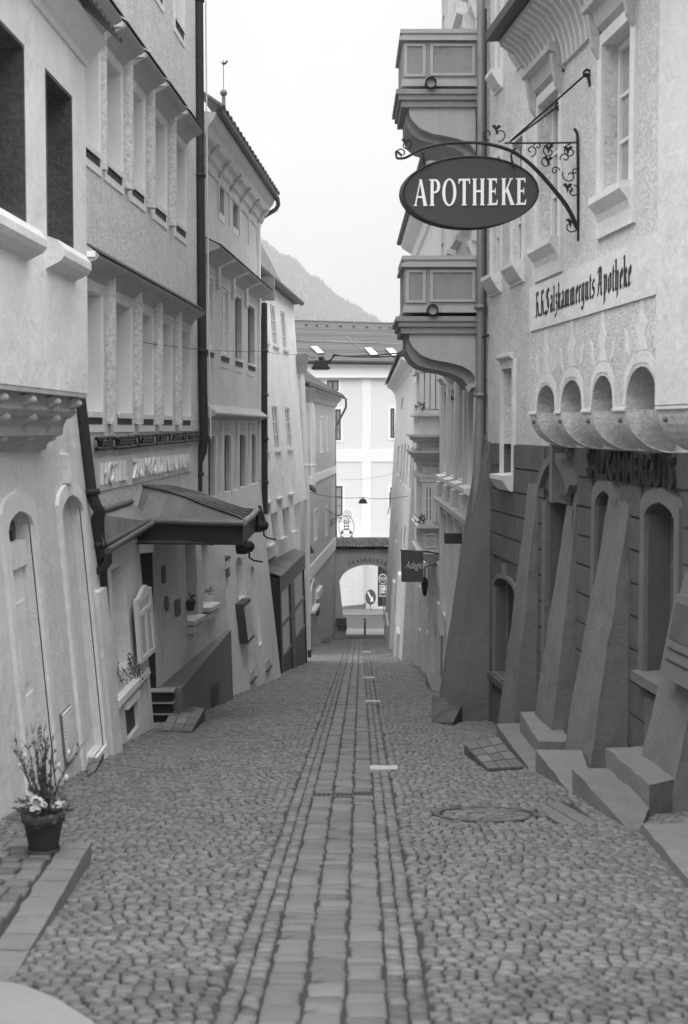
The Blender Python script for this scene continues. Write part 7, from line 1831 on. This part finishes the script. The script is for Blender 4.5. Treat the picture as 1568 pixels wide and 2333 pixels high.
for k in range(9): blossom(top_ + V((rg.uniform(.04, .13), rg.uniform(-.09, .0), rg.uniform(.02, .10))), .012)
for k in range(5): blossom(top_ + V((rg.uniform(-.03, .05), -.12, rg.uniform(-.05, .0))), .018, m_='leaf', nm='dark_flower')
for k in range(20):       # twigs fanning out
    a = rg.uniform(-1, 1); b = top_ + V((rg.uniform(-.05, .05), rg.uniform(-.04, .04), 0))
    ln = rg.uniform(.30, .52); lean = a * .45 + rg.uniform(-.1, .1)
    pth = [b]; d = V((math.sin(lean) * .6, rg.uniform(-.25, .25), 1)).normalized()
    for i in range(6):
        d = (d + V((rg.uniform(-.16, .16) + lean * .10, rg.uniform(-.1, .1), rg.uniform(-.05, .05)))).normalized(); pth.append(pth[-1] + d * ln / 6)
    mb = MB(); mb.tube(pth, [.0055, .005, .0045, .004, .003, .0025, .0015], 5)
    for i in range(2, 7):
        for _ in range(2):
            e = (d + V((rg.uniform(-.9, .9), rg.uniform(-.7, .7), rg.uniform(-.1, .6)))).normalized(); q = pth[i]
            mb.tube([q, q + e * rg.uniform(.03, .10)], [.0025, .001], 4)
            if rg.random() < .6: mb.sphere(q + e * .03, .006, 5, 4, (1, 1, 1.5))
    mb.build('twig', M['twig'], fp)
for (dx, dz) in ((-.10, .36), (.10, .30), (.145, .23), (-.13, .30), (.16, .38)):
    c = top_ + V((dx, -.02, dz)); mb = MB(); mb.sphere(c, .014, 10, 8, (1, 1, 1.35)); mb.tube([c + V((0, 0, .018)), c + V((.0, 0, .05))], .001, 4); mb.build('hanging_egg', M['flower'], fp)

# ------------------------------------------------------------------ plants on the left hand window ledges
def vine(c, spread, hang, n, lab, lsz=.03, cat='plant'):
    t = thing('ledge_plant', lab, cat, c); rg = random.Random(int(abs(c.x * 1000)) + n)
    for k in range(max(2, n // 14)):
        pth = [c + V((rg.uniform(-.03, .03), rg.uniform(-.1, .1), 0))]
        for i in range(5): pth.append(pth[-1] + V((spread[0] / 5 + rg.uniform(-.02, .02), spread[1] / 5 + rg.uniform(-.03, .03), -hang / 5 + rg.uniform(-.02, .03))))
        mb = MB(); mb.tube(pth, .005, 4); mb.build('stem', M['twig'], t)
        for q in pth:
            for j in range(max(1, n // 12)):
                p = q + V((rg.uniform(-.05, .05), rg.uniform(-.07, .07), rg.uniform(-.04, .06))); d = V((rg.uniform(-1, 1), rg.uniform(-1, .3), rg.uniform(-.6, .6))).normalized() * lsz; s_ = d.orthogonal().normalized() * lsz * .5
                mb = MB(); mb.add([p, p + d * .5 + s_, p + d, p + d * .5 - s_], [[0, 1, 2], [0, 2, 3]]); mb.build('leaf', M['leaf'], t)
    return t
def lp(P, u, v, d): a, h = P.hit(u, v); return P.pt(a, h, d)
vine(lp(L2A, 291, 1500, .04), (.10, .55, 0), .42, 48, 'dark trailing ivy hanging over the pale ledge beside the glazed door leaf')
vine(lp(L2A, 262, 1522, .05), (.06, .15, 0), .22, 30, 'small dark trailing plant in the nearer ground floor window')
vine(lp(L2B, 462, 1345, .08), (.06, .1, 0), .06, 24, 'small plant on the farther of the two window ledges below the canopy')
c = lp(L2B, 426, 1388, .06); t = thing('ledge_pot', 'small dark pot standing on the nearer of the two window ledges below the canopy', 'flower pot', c)
mb = MB(); mb.lathe(c + V((0, 0, -.02)), [(.0, 0), (.05, 0), (.075, .14), (.08, .15), (.07, .15), (.06, .1)], 12); mb.build('pot', M['pot'], t)
rg = random.Random(2)
for k in range(12):
    p = c + V((rg.uniform(-.05, .05), rg.uniform(-.05, .05), .13 + rg.uniform(0, .08))); mb = MB(); d = V((rg.uniform(-1, 1), rg.uniform(-1, 1), rg.uniform(.1, 1))).normalized() * .05; s_ = d.orthogonal().normalized() * .02
    mb.add([p, p + d * .5 + s_, p + d, p + d * .5 - s_], [[0, 1, 2], [0, 2, 3]]); mb.build('leaf', M['leaf'], t)

# ------------------------------------------------------------------ wooded hill in the mist
D = 2000.0
def ridge(x): return .0725 * D + .75 * (.02 * D - x) + 14 * noise.noise(V((x * .012, 1, 0))) + 6 * noise.noise(V((x * .05, 3, 0))) if x < .075 * D else 10
def hz_(x, y):
    t = (y - .5 * D) / (.5 * D); r_ = max(ridge(x), 5)
    return -13 + (r_ + 13) * max(0, min(1, t)) ** 1.2 + 8 * noise.noise(V((x * .01, y * .01, 5))) * t * (1 - t) * 3 if t <= 1 else r_ - (t - 1) * 300
xs_ = [-.16 * D + i * (.26 * D) / 60 for i in range(61)]; ys_ = [.5 * D + i * .6 * D / 24 for i in range(25)]
mb = MB(); mb.add([V((x, y, hz_(x, y))) for y in ys_ for x in xs_], [[j * 61 + i, j * 61 + i + 1, (j + 1) * 61 + i + 1, (j + 1) * 61 + i] for j in range(24) for i in range(60)], True)
mb.build('hill', M['pine'], kind='structure')
rg = random.Random(77); mb = MB()
for k in range(6500):
    x = rg.uniform(-.10 * D, .075 * D); y = D * (1.005 - .36 * rg.random() ** 1.5) if k > 500 else D * rg.uniform(.985, 1.01)
    z = hz_(x, y); h = rg.uniform(4, 9); r_ = h * rg.uniform(.18, .3)
    n_ = 6; ring_ = [V((x + r_ * math.cos(2 * math.pi * i / n_), y + r_ * math.sin(2 * math.pi * i / n_), z + h * .08 + rg.uniform(-.1, .1) * h)) for i in range(n_)]
    mid_ = [V((x + r_ * .62 * math.cos(2 * math.pi * (i + .5) / n_), y + r_ * .62 * math.sin(2 * math.pi * (i + .5) / n_), z + h * .5)) for i in range(n_)]
    tip = V((x, y, z + h)); vs = ring_ + mid_ + [tip]
    mb.add(vs, [[i, (i + 1) % n_, n_ + i] for i in range(n_)] + [[(i + 1) % n_, n_ + (i + 1) % n_, n_ + i] for i in range(n_)] + [[n_ + i, n_ + (i + 1) % n_, 2 * n_] for i in range(n_)])
tag(mb.build('forest', M['pine'], kind='stuff'), 'misty wooded hillside rising behind the roofs', 'forest')

# ------------------------------------------------------------------ haze
hm = bpy.data.materials.new('haze'); hm.use_nodes = True; n = hm.node_tree; n.nodes.clear()
oo = n.nodes.new('ShaderNodeOutputMaterial'); pv = n.nodes.new('ShaderNodeVolumePrincipled'); pv.inputs['Color'].default_value = (.97, .97, .97, 1); pv.inputs['Density'].default_value = .00032; pv.inputs['Anisotropy'].default_value = .0
n.links.new(pv.outputs[0], oo.inputs['Volume'])
mb = MB(); mb.box((-1300, -60, -15.5), (1300, 2500, 480)); hz = mb.build('haze', hm, kind='stuff'); tag(hz, 'pale mist filling the air over the lane and the hill', 'haze')
